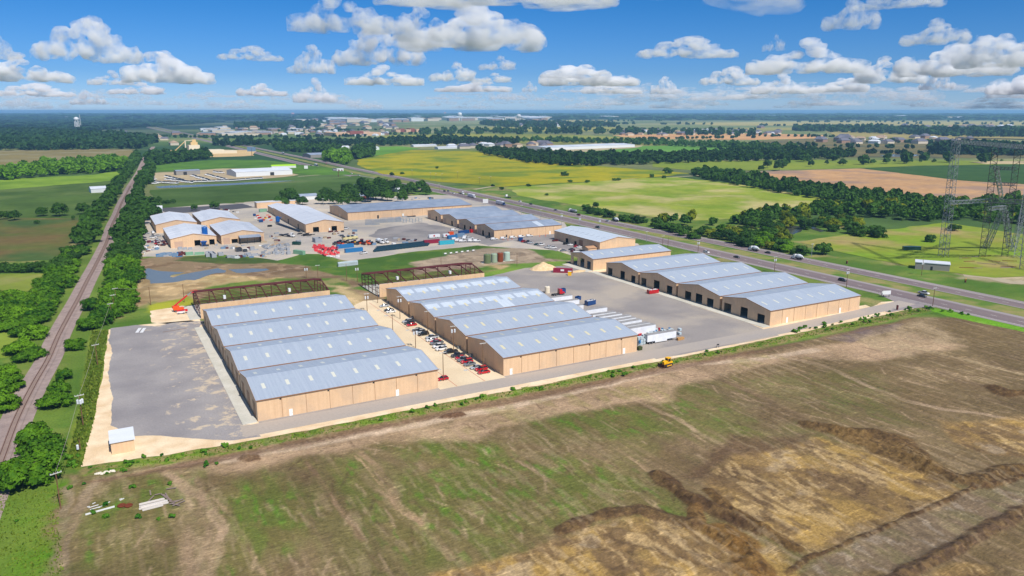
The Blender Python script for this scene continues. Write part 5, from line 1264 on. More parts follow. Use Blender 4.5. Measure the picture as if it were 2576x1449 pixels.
woods('woods on the left between the mill and the horizon', PT((-60, 300), (180, 298), (420, 300), (560, 306), (420, 316), (180, 328), (-60, 332)), 62, 30, 40, 'leaf_far', 46, 1500, h=.2)
woods('woods along the whole horizon', PT((-100, 287), (700, 288), (1500, 288), (2700, 288), (2700, 302), (1900, 303), (1300, 300), (700, 302), (-100, 299)), 170, 95, 30, 'leaf_far', 47, 3000, h=.16)
woods('scattered round trees along the distant field edges', PT((1060, 332), (1330, 328), (1560, 330), (1900, 336), (1900, 342), (1560, 338), (1330, 336), (1060, 340)), 60, 12, 60, 'leaf_far', 48, 160)
woods('scattered bushes beyond the green strip field', PT((1960, 398), (2300, 398), (2640, 400), (2640, 406), (2300, 410), (1960, 412)), 55, 8, 60, 'leaf_dark', 49, 60)
# round trees in rows, far but countable
RT = [(2040, 415, .9), (2120, 412, 1.1), (2180, 410, .9), (2196, 409, .9), (2230, 408, 1.0), (2290, 406, .8), (2316, 405, .5), (2350, 405, .6), (1985, 408, .5), (2080, 410, .6), (1960, 425, 1.5), (1930, 418, 1.1), (1915, 425, .9), (1960, 414, .9), (2250, 404, .5), (2480, 400, .4), (2520, 402, .4)]
for x, y, s in RT: p = W(x, y, 3); plant_tree('big', p[0], p[1], 'round dark tree in the row beyond the tan ploughed field', 'round trees beyond the tan ploughed field', s)
# weeds and low shrubs along the verge
q = crown_arrays(np.random.default_rng(5), .9, .9, .8, 8, 220, .34, .55)
WEED = [arrays_mesh('shrub', q, M['leaf_weed']), arrays_mesh('shrub', crown_arrays(np.random.default_rng(6), 1.1, .8, .6, 9, 240, .34, .45), M['leaf_weed'])]
rs = random.Random(77)
def at_line(line, t):
    tot = sum(math.dist(a, b) for a, b in zip(line, line[1:])); s = t * tot
    for a, b in zip(line, line[1:]):
        L = math.dist(a, b)
        if s <= L: return (a[0] + (b[0] - a[0]) * s / L, a[1] + (b[1] - a[1]) * s / L)
        s -= L
    return line[-1]
for i in range(110):
    t = rs.random()
    p = at_line(vergeL, t)
    if fbm(np.array([p[0] / 9]), np.array([3.1]), 2, 9)[0] < .5: continue
    o = link('shrub', WEED[i % 2], None, (p[0] + rs.uniform(-1, 1), p[1] + rs.gauss(0, 1.3), 0), rs.uniform(0, 6), rs.uniform(.6, 1.35))
    tag(o, 'low green shrub in the weedy verge between the limestone strip and the bare site', 'shrub', 'shrubs of the weedy verge')
for i, (x, y) in enumerate([(440, 700), (470, 740), (590, 750), (690, 790), (712, 765), (797, 770), (815, 775), (855, 880), (870, 878), (1110, 855), (1185, 665), (1345, 715), (1345, 740), (1405, 725), (600, 1050), (690, 995), (690, 1070), (905, 1070), (1120, 1075), (1035, 1085), (450, 885), (540, 860), (930, 685), (1055, 670), (900, 715), (1090, 705), (505, 685), (460, 690), (485, 745), (105, 1100)]):
    p = V('f', x, y); o = link('shrub', WEED[i % 2], None, (p[0], p[1], 0), rs.uniform(0, 6), rs.uniform(.6, 1.1) * (1.8 if i in (0, 1) else 1))
    tag(o, 'single green weed bush on the bare ground near the lower left corner', 'shrub', 'weed bushes near the lower left corner')
for i in range(36):
    p = at_line(PW((1990, 836), (2200, 795), (2310, 772), (2400, 788), (2480, 800)), rs.random())
    o = link('shrub', WEED[i % 2], None, (p[0] + rs.uniform(-1, 1), p[1] + rs.gauss(-.5, 1.0), 0), rs.uniform(0, 6), rs.uniform(.7, 1.5))
    tag(o, 'low shrub in the overgrown verge near the highway junction', 'shrub', 'shrubs of the verge near the junction')
# taller grass and scrub that nobody could count
def tufts(label, poly, n, seed, size, leafmat):
    rng = np.random.default_rng(seed); rs2 = random.Random(seed)
    xs = [p[0] for p in poly]; ys = [p[1] for p in poly]; c = []
    while len(c) < n:
        p = (rs2.uniform(min(xs), max(xs)), rs2.uniform(min(ys), max(ys)))
        if inside(p, poly): c.append(p)
    c = np.array(c); ang = rng.uniform(0, 6.28, n); s = size * rng.uniform(.5, 1.3, n); hgt = s * rng.uniform(.5, 1.1, n)
    dx, dy = np.cos(ang) * s / 2, np.sin(ang) * s / 2; lean = rng.normal(scale=.3, size=(n, 2)) * s[:, None]
    z0 = np.zeros(n)
    q = np.stack([np.column_stack([c[:, 0] - dx, c[:, 1] - dy, z0 - .05]), np.column_stack([c[:, 0] + dx, c[:, 1] + dy, z0 - .05]),
                  np.column_stack([c[:, 0] + dx * .5 + lean[:, 0], c[:, 1] + dy * .5 + lean[:, 1], hgt]), np.column_stack([c[:, 0] - dx * .5 + lean[:, 0], c[:, 1] - dy * .5 + lean[:, 1], hgt])], 1)
    tag(link('grass', arrays_mesh('grass', q, M[leafmat])), label, 'grass', kind='stuff')
M['leaf_grass'] = foliage('grass_blades', srgb(70, 106, 26), srgb(128, 142, 52))
vb = [(p[0], p[1] - 2.6) for p in vergeL] + [(p[0], p[1] + 1.6) for p in vergeL[::-1]]
tufts('tall grass along the verge of the service road', vb, 1700, 1, .5, 'leaf_grass')
tufts('tall grass beside the railway and the left yard', PW((232, 835), (272, 832), (262, 900), (235, 1060), (205, 1175), (165, 1178), (195, 1060), (215, 930)), 5200, 2, .75, 'leaf_grass')
tufts('long grass in the lower left meadow', PW((-60, 1245), (160, 1230), (150, 1300), (160, 1470), (-60, 1500)), 1500, 3, .45, 'leaf_grass')
for i, (x0, y0, x1, y1, n) in enumerate([(620, 346, 930, 344, 40), (940, 340, 1180, 336, 40), (1180, 331, 1330, 333, 26), (1330, 325, 1560, 330, 34), (1560, 326, 1900, 327, 44), (1880, 343, 2100, 345, 30), (2100, 357, 2400, 362, 50), (1900, 317, 2300, 318, 60), (2000, 308, 2600, 307, 70), (1300, 306, 1700, 305, 60), (700, 330, 960, 328, 40), (2250, 312, 2600, 314, 50), (1600, 352, 1900, 347, 34), (1940, 366, 2300, 374, 26), (2150, 386, 2560, 392, 30), (400, 345, 640, 349, 50), (1450, 312, 1800, 314, 60)]):
    rl_ = random.Random(i); pts = []
    for k in range(n if y0 > 325 else n // 2):
        t = rl_.random(); j_ = .8 if y0 > 325 else .25; pts.append(W(x0 + (x1 - x0) * t, y0 + (y1 - y0) * t + rl_.uniform(-j_, j_)))
    woods('thin broken line of trees between distant fields, ' + ['beside the estate', 'before the school', 'right of the school', 'left of the centre estate', 'before the new houses', 'left of the farm houses', 'behind the farm houses', 'behind the new houses', 'under the right horizon', 'right of the white halls', 'behind the store', 'at the far right', 'right of the new houses', 'over the dull brown field', 'over the pale pasture', 'beside the left town', 'under the centre clouds'][i], None, 1, 5 + (330 - min(330, y0)) * .16, 50, 'leaf_far', 300 + i, pts=pts)
# ---------------------------------------------------------------- railway
ballast = mat('pink_grey_ballast', srgb(176, 156, 148, .82), srgb(154, 136, 130, .82), scale=.25, rough=.95, fine=.16, fine_scale=3.0, bump=.5, bump_scale=4)
RS = smooth(RAILC, 6)
strip('railway_ballast', RS, 9.5, ballast, .10, label='pink grey ballast bed of the single railway track', cat='ballast')
strip('railway_ballast', RS, 4.4, ballast, .32, label='raised ballast crown under the rails', cat='ballast')
trk = empty('railway_track', (RAILC[0][0], RAILC[0][1], 0), 0, 'rusty single railway track running dead straight between two hedgerows', 'railway track')
railm = mat('rusty_rail', srgb(118, 84, 74, .8), rough=.6)
slp = mat('dark_sleeper_wood', srgb(146, 126, 116, .8), rough=.9)
P = dense(RS, .72)
ox, oy = RAILC[0]
def offs(i, d):
    a = Vector(P[max(0, i - 1)]); b = Vector(P[min(len(P) - 1, i + 1)]); t = (b - a).normalized(); return (P[i][0] - t.y * d, P[i][1] + t.x * d), t
for d in (-.72, .72):
    mb = MB(); prev = None
    for i in range(0, len(P), 6):
        p, t = offs(i, d)
        q = (p[0] - ox, p[1] - oy)
        if prev: mb.bar((prev[0], prev[1], .5), (q[0], q[1], .5), .16, .18)
        prev = q
    mb.build('rail', railm, trk)
slm = MB().box(-.12, -1.15, .3, .12, 1.15, .4).mesh('sleeper', slp)
rest = MB(); cnt = 0
for i in range(len(P)):
    if P[i][1] < 225 or P[i][1] > 1100: continue
    p, t = offs(i, 0); a = math.atan2(t.y, t.x)
    if cnt < 100:
        link('sleeper', slm, trk, (p[0] - ox, p[1] - oy, 0), a); cnt += 1
    else:
        c, s = math.cos(a), math.sin(a); b = MB().box(-.12, -1.15, .3, .12, 1.15, .4).xf((p[0] - ox, p[1] - oy, 0), a); rest.add(b.v, b.f)
tag(rest.build('sleepers', slp, trk), kind='stuff')
# ---------------------------------------------------------------- poles and lines
def pole(x, y, h, rz, label, arms=1, cans=2, group=None, galv=False, r=.17):
    r_ = empty('utility_pole', (x, y, 0), rz, label, 'utility pole', group)
    MB().tube((0, 0, 0), (0, 0, h), r, r * .65, 8).build('post', M['galv'] if galv else M['wood'], r_)
    for k in range(arms):
        ab = MB().box(-1.3, -.16, h - .35 - k * .9, 1.3, .0 - .02, h - .15 - k * .9).build('crossarm', M['crossarm'], r_)
        for xx in (-1.2, -.4, .4, 1.2): MB().tube((xx, -.08, h - .15 - k * .9), (xx, -.08, h + .12 - k * .9), .07, .05, 6).build('insulator', M['trans'], ab)
    for k in range(cans):
        xx = (-.62, .62, 0)[k]; yy = (0, 0, -.6)[k]
        MB().lathe((xx, yy, h - 2.9), [(.3, 0), (.36, .1), (.36, 1.25), (.26, 1.4), (.08, 1.5)], 10).build('transformer', M['trans'], r_)
    return r_
PL = {}
def VP(key, view, x, y, h, rz, label, **k):
    p = V(view, x, y); PL[key] = (p[0], p[1], h); return pole(p[0], p[1], h, rz, label, **k)
VP('l1', 'k', 190, 122, 9, 0, 'bare crossarm pole at the far end of the parking lot', cans=0)
VP('l2', 'k', 543, 375, 11, 0, 'pole with twin white transformers in the lot by the second far warehouse', cans=2)
VP('l3', 'k', 985, 635, 11, 0, 'crossarm pole without transformers beside the black sports car', cans=0)
VP('l4', 'k', 1392, 918, 11.5, 0, 'pole with twin white transformers beside the black pickup', cans=2)
VP('l5', 'k', 1858, 1242, 12, 0, 'bare crossarm pole over the two near red cars', cans=0)
VP('m1', 'k', 22, 254, 9, 0, 'pole with twin transformers behind the roofs at the left of the lot', cans=2)
VP('m2', 'k', 428, 566, 8, 0, 'plain brown post standing between the left row and the lot', arms=0, cans=0)
VP('m3', 'k', 790, 834, 8.5, 0, 'pole with twin transformers at the corner of the second left warehouse', cans=2)
VP('m4', 'k', 1230, 1360, 11, 0, 'bare crossarm pole beside the lone red hatchback', cans=0)
VP('a1', 'l', 1072, 1431, 8.6, R(20), 'crossarm pole between the railway trees and the yard edge', cans=0)
VP('a2', 'l', 1232, 965, 9.5, R(20), 'lowest of the three crossarm poles beside the right hedgerow', cans=0)
VP('a3', 'l', 1258, 862, 9.5, R(20), 'middle of the three crossarm poles beside the right hedgerow', cans=0)
VP('a4', 'l', 1282, 795, 10, R(20), 'topmost of the three crossarm poles beside the right hedgerow', cans=0)
VP('a5', 'f', 542, 480, 10.5, R(12), 'pole carrying three white transformers beside the cream pad', cans=3)
VP('a6', 'f', 395, 1010, 9.6, R(20), 'leaning crossarm pole at the lower left near the grass corner', cans=0)
VP('a7', 'f', 524, 640, 3.6, 0, 'short post with a white meter can beside the small tan shed', arms=0, cans=1)
VP('b1', 'l', 1652, 765, 9.5, 0, 'plain post left of two on the bare ground before the pond', arms=0, cans=0)
VP('b2', 'l', 2020, 735, 9.5, 0, 'plain post right of two on the bare ground before the pond', arms=0, cans=0)
VP('c1', 'g', 262, 820, 7.5, 0, 'pole with twin transformers behind the left steel frame', cans=2, arms=0)
VP('c2', 'g', 484, 840, 8.5, 0, 'crossarm pole just right of the transformer pole behind the left steel frame', cans=0)
VP('c3', 'g', 1028, 870, 10.5, 0, 'crossarm pole on the grass between the two steel frames', cans=0)
VP('c4', 'g', 1228, 885, 9.5, 0, 'pole with twin transformers on the grass left of the right steel frame', cans=2, arms=0)
VP('c5', 'h', 1524, 640, 8.5, 0, 'thin brown pole right of the four storage tanks', cans=0, arms=0)
VP('c6', 'h', 356, 655, 6, 0, 'thin brown pole behind the right steel frame', cans=0, arms=0)
VP('h1', 's', 754, 700, 10, 0, 'pole with twin transformers on the verge behind the right row', cans=2)
VP('h2', 's', 1543, 860, 10.5, 0, 'pole with twin transformers beside the black car on the highway', cans=2)
VP('h3', 's', 2488, 1065, 9.5, 0, 'crossarm pole at the junction right of the white pickup', cans=0)
VP('h4', 's', 1160, 525, 9, 0, 'grey crossarm pole on the far verge between two round bushes', cans=0, galv=True)
VP('h5', 't', 296, 1342, 9.5, 0, 'slightly bent pole with transformers in front of the low tan utility building', cans=2)
VP('h6', 'r', 912, 200, 9, 0, 'grey transformer pole behind the lone white roofed highway building', cans=2, galv=True)
VP('h7', 'r', 1130, 225, 9, 0, 'grey transformer pole beside the dark car on the near carriageway', cans=2, galv=True)
VP('h8', 'r', 714, 170, 9.5, 0, 'grey transformer pole at the corner of the front grey roofed building', cans=2, galv=True)
VP('h9', 'r', 1645, 360, 8, 0, 'crossarm pole right of the lone white roofed highway building', cans=0, galv=True)
VP('h10', 'r', 1820, 405, 7.5, 0, 'brown crossarm pole behind the unfinished open ended warehouse', cans=0)
VP('h11', 'r', 1878, 430, 8, 0, 'plain brown pole behind the unfinished open ended warehouse', cans=0, arms=0)
VP('h12', 'r', 2208, 475, 8.5, 0, 'pole with transformers at the right back of the third warehouse', cans=2)
VP('h13', 'r', 486, 115, 9, 0, 'grey crossarm pole behind the second grey roofed building', cans=0, galv=True)
VP('h14', 'r', 275, 60, 9, 0, 'grey crossarm pole behind the far grey roofed buildings', cans=0, galv=True)
VP('h15', 'q', 120, 160, 8, 0, 'crossarm pole beside the dark truck behind the long building', cans=0, galv=True)
for i, (x, y) in enumerate([(1745, 760), (1925, 790), (1980, 800), (2040, 800), (2193, 780), (2410, 840), (2520, 830), (2013, 912), (2267, 990)]):
    p = V('b', x, y); pole(p[0], p[1], 9.5, 0, 'slim distant pole along the highway beside the crop field', 1, 0, 'slim poles along the highway by the crop field')
wire_m = mat('pale_power_wire', srgb(190, 180, 165, .8), rough=.6)
def wire(a, b, sag, label, offs_=(0,), up=0.0):
    mb = MB()
    for o in offs_:
        pts = []
        for k in range(13):
            t = k / 12; pts.append((a[0] + (b[0] - a[0]) * t + o, a[1] + (b[1] - a[1]) * t, a[2] + (b[2] - a[2]) * t - sag * 4 * t * (1 - t) + up))
        for p, q in zip(pts, pts[1:]): mb.bar(p, q, .055)
    tag(mb.build('power_line', wire_m), label, 'power line')
wire(PL['b1'], PL['b2'], .6, 'single wire strung between the two plain posts before the pond')
wire(PL['b2'], PL['c1'], .8, 'long wire from the plain posts to the poles behind the left steel frame')
wire(PL['a4'], PL['b1'], .8, 'wire from the hedgerow poles across the bare ground')
wire(PL['c1'], PL['c4'], .8, 'wire between the two transformer poles behind the steel frames')
wire(PL['a2'], PL['a1'], .8, 'wire between the trackside crossarm poles above the yard')
wire(PL['a1'], PL['a5'], .8, 'wire running down to the three transformer pole')
wire(PL['a5'], PL['a6'], .8, 'wire running down to the leaning lower left pole')
for k_ in (('l1', 'l2'), ('l2', 'l3'), ('l3', 'l4'), ('l4', 'l5')):
    wire(PL[k_[0]], PL[k_[1]], .5, {'l1': 'wire over the far end of the parking lot', 'l2': 'wire over the silver and red cars', 'l3': 'wire over the middle of the parked cars', 'l4': 'wire over the near parked cars'}[k_[0]])
# ---------------------------------------------------------------- vehicles (built facing +x)
def wheel(parent, x, y, r=.34, w=.24):
    o = MB().lathe((0, -w / 2, 0), [(r * .7, 0), (r, .03), (r, w - .03), (r * .7, w)], 14, axis='y').build('wheel', M['rubber'], parent); o.location = (x, y, r)
    MB().lathe((0, -w / 2 - .012, 0), [(r * .15, 0), (r * .6, .0), (r * .6, w + .024), (r * .15, w + .024)], 10, axis='y').build('rim', M['rim'], o)
    return o
def loft(secs, m=0):
    """cross sections along x: (x, half width low, half width high, z0, z1)"""
    mb = MB(); vs = []
    for x, wl, wh, z0, z1 in secs:
        zc = z0 + (z1 - z0) * .45
        vs += [(x, -wl * .94, z0), (x, -wl, zc), (x, -wh, z1), (x, wh, z1), (x, wl, zc), (x, wl * .94, z0)]
    n = 6; fs = []
    for k in range(len(secs) - 1):
        for i in range(n): fs.append((k * n + i, k * n + (i + 1) % n, (k + 1) * n + (i + 1) % n, (k + 1) * n + i))
    fs.append(tuple(range(n - 1, -1, -1))); fs.append(tuple((len(secs) - 1) * n + i for i in range(n)))
    return mb.add(vs, fs, m)
def car_proto(kind):
    r_ = bpy.data.objects.new(kind, None)
    C.objects.link(r_); r_.empty_display_size = .3
    pm = PC['white']
    if kind == 'sedan':
        L, Wd, z1 = 4.75, .91, .86
        body = loft([(-L/2, .78, .70, .32, .72), (-L/2 + .12, .88, .82, .24, .90), (-1.35, .91, .86, .22, .96), (.95, .91, .86, .22, .92), (L/2 - .5, .89, .80, .22, .80), (L/2 - .08, .80, .68, .26, .66), (L/2, .70, .60, .32, .58)])
        cab = [(-1.75, .70, .58, .93, .97), (-1.05, .74, .60, .93, 1.40), (.1, .75, .60, .93, 1.43), (.55, .74, .58, .92, 1.36), (1.25, .72, .66, .88, .92)]
        roof = (-.95, .42, 1.445)
    elif kind == 'hatchback':
        L = 4.1; body = loft([(-L/2, .80, .74, .30, .90), (-L/2 + .15, .87, .80, .24, .98), (.7, .88, .82, .22, .96), (L/2 - .45, .86, .76, .22, .84), (L/2, .72, .62, .30, .60)])
        cab = [(-1.95, .72, .60, .95, 1.0), (-1.6, .74, .60, .95, 1.44), (0, .75, .60, .95, 1.50), (.35, .74, .58, .94, 1.42), (1.15, .72, .64, .9, .95)]; roof = (-1.5, .2, 1.50)
    elif kind == 'suv':
        L = 4.8; body = loft([(-L/2, .86, .80, .36, 1.02), (-L/2 + .12, .94, .88, .30, 1.10), (.85, .95, .90, .28, 1.06), (L/2 - .4, .93, .84, .28, .98), (L/2, .82, .70, .36, .74)])
        cab = [(-2.3, .80, .70, 1.05, 1.10), (-2.05, .82, .70, 1.05, 1.66), (.05, .83, .70, 1.05, 1.72), (.45, .82, .68, 1.04, 1.62), (1.15, .80, .74, 1.0, 1.06)]; roof = (-1.95, .2, 1.725)
    elif kind == 'pickup':
        L = 5.7; body = loft([(-L/2, .92, .92, .45, 1.08), (-.75, .96, .94, .40, 1.10), (-.7, .96, .92, .38, 1.12), (1.35, .96, .90, .38, 1.10), (L/2 - .3, .94, .84, .40, 1.02), (L/2, .84, .76, .46, .84)])
        cab = [(-.75, .82, .72, 1.08, 1.12), (-.62, .84, .72, 1.08, 1.80), (.7, .84, .72, 1.08, 1.84), (1.0, .84, .70, 1.07, 1.74), (1.65, .82, .76, 1.05, 1.1)]; roof = (-.58, .85, 1.845)
    else:   # van with covered bed
        L = 5.8; body = loft([(-L/2, .92, .92, .45, 1.08), (1.35, .96, .90, .38, 1.10), (L/2 - .3, .94, .84, .40, 1.02), (L/2, .84, .76, .46, .84)])
        cab = [(-2.8, .84, .76, 1.08, 1.12), (-2.72, .86, .78, 1.08, 1.82), (.7, .84, .72, 1.08, 1.84), (1.0, .84, .70, 1.07, 1.74), (1.65, .82, .76, 1.05, 1.1)]; roof = (-2.65, .85, 1.845)
    bo = body.build('body', pm, r_, smooth=False)
    if kind == 'van':
        gl = loft(cab[2:]).build('window_glass', M['glass'], r_)
        loft([cab[0], cab[1], (-.2, .86, .76, 1.08, 1.86)]).build('bed_cover', pm, r_)
    else:
        gl = loft(cab).build('window_glass', M['glass'], r_)
    rw = .60 if kind in ('sedan', 'hatchback') else .71
    MB().box(roof[0], -rw, roof[2] - .035, roof[1], rw, roof[2] + .02).build('roof', pm, r_)
    if kind == 'pickup': MB().box(-2.72, -.74, 1.0, -.85, .74, 1.115).build('load_bed', M['dark'], r_)
    rr_ = .33 if kind in ('sedan', 'hatchback') else .40
    xf_, xr_ = L/2 - .85, -L/2 + .95
    wy = .80 if kind in ('sedan', 'hatchback') else .86
    for xx in (xf_, xr_):
        for sy in (-1, 1): wheel(r_, xx, sy * wy, rr_)
    zl = .62 if kind in ('sedan', 'hatchback') else .82
    for sy in (-1, 1):
        MB().box(L/2 - .12, sy * .62 - .14, zl - .08, L/2 + .005, sy * .62 + .14, zl + .08).build('headlight', M['lamp'], r_)
        MB().box(-L/2 - .01, sy * .7 - .1, zl, -L/2 + .08, sy * .7 + .1, zl + .16).build('tail_light', PC['darkred'], r_)
    return r_
CARS = {}
def car(kind, x, y, rz, colour, label, group=None, z=0.0):
    first = kind not in CARS
    if first: CARS[kind] = car_proto(kind)
    pr = CARS[kind]
    if first:
        o = pr
    else: o = dup(pr)
    o.location = (x, y, z); o.rotation_euler = (0, 0, rz)
    for k in ('group',):
        if k in o: del o[k]
    tag(o, label, {'sedan': 'car', 'hatchback': 'car', 'suv': 'car', 'pickup': 'pickup', 'van': 'pickup'}[kind], group)
    for ch in o.children_recursive:
        for sl in ch.material_slots:
            if ch.name.split('.')[0] in ('body', 'roof', 'bed_cover'):
                sl.link = 'OBJECT'; sl.material = PC[colour]
    return o
PARK = [('sedan', 295, 166, 'silver', 'silver sedan parked alone at the far end of the lot'), ('sedan', 365, 232, 'black', 'black sedan parked behind the white one at the far end of the lot'),
 ('sedan', 400, 257, 'white', 'white sedan parked beside the black sedan at the far end of the lot'), ('suv', 658, 415, 'silver', 'silver car in the cluster with the bright red coupe'),
 ('suv', 690, 440, 'darkgrey', 'dark car squeezed between the silver and the bright red one'), ('sedan', 726, 466, 'red', 'bright red coupe parked between two lot poles'),
 ('sedan', 818, 545, 'darkgrey', 'dark grey sedan first of the three parked by the bare crossarm pole'), ('suv', 862, 582, 'silver', 'silver car in the middle of the three by the bare crossarm pole'),
 ('suv', 915, 615, 'black', 'black car last of the three by the bare crossarm pole'), ('pickup', 1050, 668, 'silver', 'silver pickup with a dark bed next to the white sedan'),
 ('sedan', 1040, 705, 'white', 'white sedan next to the red car in the middle of the lot'), ('sedan', 1108, 728, 'red', 'red car half hidden between the white sedan and the grey pickup'),
 ('pickup', 1126, 757, 'grey', 'grey blue pickup in the middle of the lot'), ('pickup', 1165, 808, 'white', 'white pickup parked beside the white hatch back car'),
 ('suv', 1196, 850, 'white', 'white sporty car nearest the big black pickup'), ('pickup', 1345, 895, 'black', 'big black pickup parked in front of the twin transformer pole'),
 ('pickup', 1460, 950, 'darkgrey', 'black pickup with the open bed beside the dark red car'), ('sedan', 1510, 988, 'red', 'dark red sedan left of the two tone pickup'),
 ('pickup', 1560, 1020, 'grey', 'grey pickup with a pale cab between two red cars'), ('suv', 1602, 1052, 'red', 'dark red car beside the bronze grey sedan'),
 ('sedan', 1645, 1088, 'grey', 'bronze grey sedan at the gap in the near lot'), ('sedan', 1748, 1140, 'silver', 'silver white sedan beside the near red cars'),
 ('suv', 1828, 1168, 'red', 'red car behind the nearest red sedan of the lot'), ('sedan', 1870, 1215, 'red', 'nearest red sedan at the foot of the crossarm pole'),
 ('hatchback', 1220, 1320, 'red', 'lone red hatchback beside the left warehouse corner')]
for kind, x, y, c_, lab in PARK:
    p = V('k', x, y, .6); car(kind, p[0], p[1], R(180 if kind != 'pickup' else 180) + R(random.uniform(-2, 2)), c_, lab, 'cars parked in the lot between the rows', z=.09)
HW = [('pickup', 's', 2392, 918, 'white', -1, 'white pickup on the near carriageway beside the dark sedan'), ('sedan', 's', 2372, 950, 'darkgrey', -1, 'dark sedan overtaken by the white pickup at the junction'),
 ('suv', 's', 1500, 778, 'black', -1, 'black car on the near carriageway behind the transformer pole'), ('sedan', 's', 342, 524, 'darkgrey', -1, 'dark blue grey sedan on the near carriageway'),
 ('suv', 's', 10, 470, 'white', -1, 'white car on the near carriageway behind the fourth right warehouse'), ('sedan', 's', 682, 475, 'darkgrey', 1, 'dark sedan on the far carriageway between the mixer trucks'),
 ('pickup', 'r', 1108, 200, 'green', -1, 'dark green pickup on the near carriageway by the grey pole'), ('sedan', 'r', 1215, 130, 'silver', 1, 'pale sedan on the far carriageway ahead of the teal mixer'),
 ('suv', 'r', 898, 62, 'darkred', 1, 'dark red car just behind the pale tank truck'), ('sedan', 'c', 840, 1090, 'grey', 1, 'small grey sedan on the far carriageway left of the pale tank truck'),
 ('sedan', 'c', 595, 1032, 'black', 1, 'dark sedan alone on the far carriageway'), ('sedan', 'c', 488, 1004, 'white', 1, 'white sedan behind the car hauling truck on the far carriageway'),
 ('suv', 'b', 2065, 905, 'black', -1, 'dark car left of the pair before the white trucks'), ('suv', 'b', 2102, 905, 'grey', -1, 'grey car right of the pair before the white trucks'),
 ('sedan', 'b', 2152, 925, 'white', -1, 'white sedan ahead of the small grey truck'), ('sedan', 'b', 1218, 748, 'silver', -1, 'silver car on the highway left of the big tree clump'),
 ('pickup', 'b', 1148, 732, 'white', -1, 'white pickup on the median crossing left of the tree clump'), ('sedan', 'b', 897, 636, 'red', 1, 'small red car far along the highway'), ('suv', 'b', 748, 654, 'black', -1, 'small dark car before the distant grey truck')]
for kind, view, x, y, c_, d_, lab in HW:
    p = V(view, x, y, .7); car(kind, p[0], p[1], R(-90 if d_ < 0 else 90), c_, lab, z=.08)
PK = [(2228, 562, 0), (2342, 550, 0), (2458, 538, 0), (2550, 530, 0)]
for i, (x, y) in enumerate([(1172, 218), (1318, 206), (1462, 192), (1592, 180), (1715, 170)]):
    p = V('h', x, y, .8); car('van', p[0], p[1], R(0), 'white', 'white pickup, %s from the left, along the front of the grey roofed building' % ['first', 'second', 'third', 'fourth', 'fifth'][i], 'white pickups along the grey roofed building', z=.06)
p = V('h', 1090, 190, .8); car('suv', p[0], p[1], R(0), 'darkgrey', 'dark grey car at the corner of the front grey roofed building', z=.06)
for i, (x, y, lab) in enumerate([(572, 218, 'white pickup at the left of the tight group by the blue containers'), (620, 240, 'white pickup at the lower left of the tight group'), (680, 248, 'white pickup nearest in the middle of the tight group'), (730, 205, 'white pickup in the second line of the tight group'),
    (795, 205, 'white pickup with a dark bed in the second line of the tight group'), (740, 188, 'white pickup furthest back in the tight group'), (820, 245, 'white pickup left of the near right pair'), (902, 245, 'white pickup right of the near right pair'), (555, 78, 'white pickup standing alone beside the black stack')]):
    p = V('h', x, y, .8); car('van' if i != 4 else 'pickup', p[0], p[1], R(-4), 'white', lab, 'white pickups by the blue containers', z=.06)
for kind, x, y, c_, lab in [('pickup', 1690, 262, 'darkgrey', 'dark pickup beside the blue skip'), ('sedan', 1730, 272, 'silver', 'pale blue car beside the dark pickup by the blue skip'), ('suv', 1630, 255, 'red', 'red car nearest the blue skip'), ('sedan', 1835, 300, 'green', 'dark green car left of the lone white pickup'),
    ('pickup', 1895, 305, 'white', 'lone white pickup in front of the wrecks'), ('pickup', 2010, 345, 'white', 'white truck at the left of the white pair'), ('pickup', 2075, 355, 'white', 'white truck at the right of the white pair'), ('pickup', 2120, 242, 'darkred', 'dark red flatbed beside the lone highway building'),
    ('sedan', 2240, 395, 'grey', 'grey car in the weeds below the wrecks'), ('suv', 2280, 290, 'black', 'black car by the dark doorway of the lone building'), ('sedan', 2352, 303, 'white', 'white car by the dark doorway of the lone building'), ('hatchback', 2440, 330, 'red', 'red car by the second doorway of the lone building'),
    ('sedan', 2490, 340, 'white', 'white car right of the red one by the second doorway'), ('sedan', 2370, 375, 'darkgrey', 'dark car in the wrecks above the unfinished warehouse'), ('suv', 2395, 402, 'darkred', 'dark red car in the wrecks above the unfinished warehouse'), ('sedan', 2440, 410, 'white', 'white car in the wrecks above the unfinished warehouse'), ('sedan', 2510, 400, 'black', 'black car at the right of the wrecks')]:
    p = V('h', x, y, .7); car(kind, p[0], p[1], R(random.choice([-8, 0, 175, 10])), c_, lab, z=.06)
for kind, x, y, c_, lab in [('suv', 308, 65, 'silver', 'silver car standing alone left of the white van by the trees'), ('van', 437, 50, 'white', 'white van beside the left wall of the back building'), ('suv', 245, 150, 'darkgrey', 'dark car at the left edge of the crowded car park'), ('suv', 205, 190, 'grey', 'grey car under the trees of the crowded car park'),
    ('sedan', 130, 250, 'darkred', 'dark red car at the foot of the hedge trees'), ('sedan', 435, 105, 'black', 'black car at the top of the white cluster'), ('suv', 440, 145, 'white', 'white car at the left of the white cluster'), ('suv', 500, 128, 'white', 'white car in the middle of the white cluster'), ('sedan', 535, 110, 'silver', 'silver car at the right of the white cluster'),
    ('sedan', 530, 175, 'white', 'white car below the cluster beside the building'), ('sedan', 560, 205, 'white', 'second white car below the cluster beside the building'), ('sedan', 355, 230, 'darkred', 'dark red car beside the bright red one'), ('hatchback', 380, 225, 'red', 'bright red car among the parked cars'), ('sedan', 425, 235, 'grey', 'grey car right of the bright red one'), ('pickup', 500, 255, 'red', 'red pickup near the scrap heap'), ('suv', 190, 225, 'white', 'white car half hidden by the hedge trees')]:
    p = V('e', x, y, .7); car(kind, p[0], p[1], R(random.choice([80, 95, 20, 5])), c_, lab, z=.05)
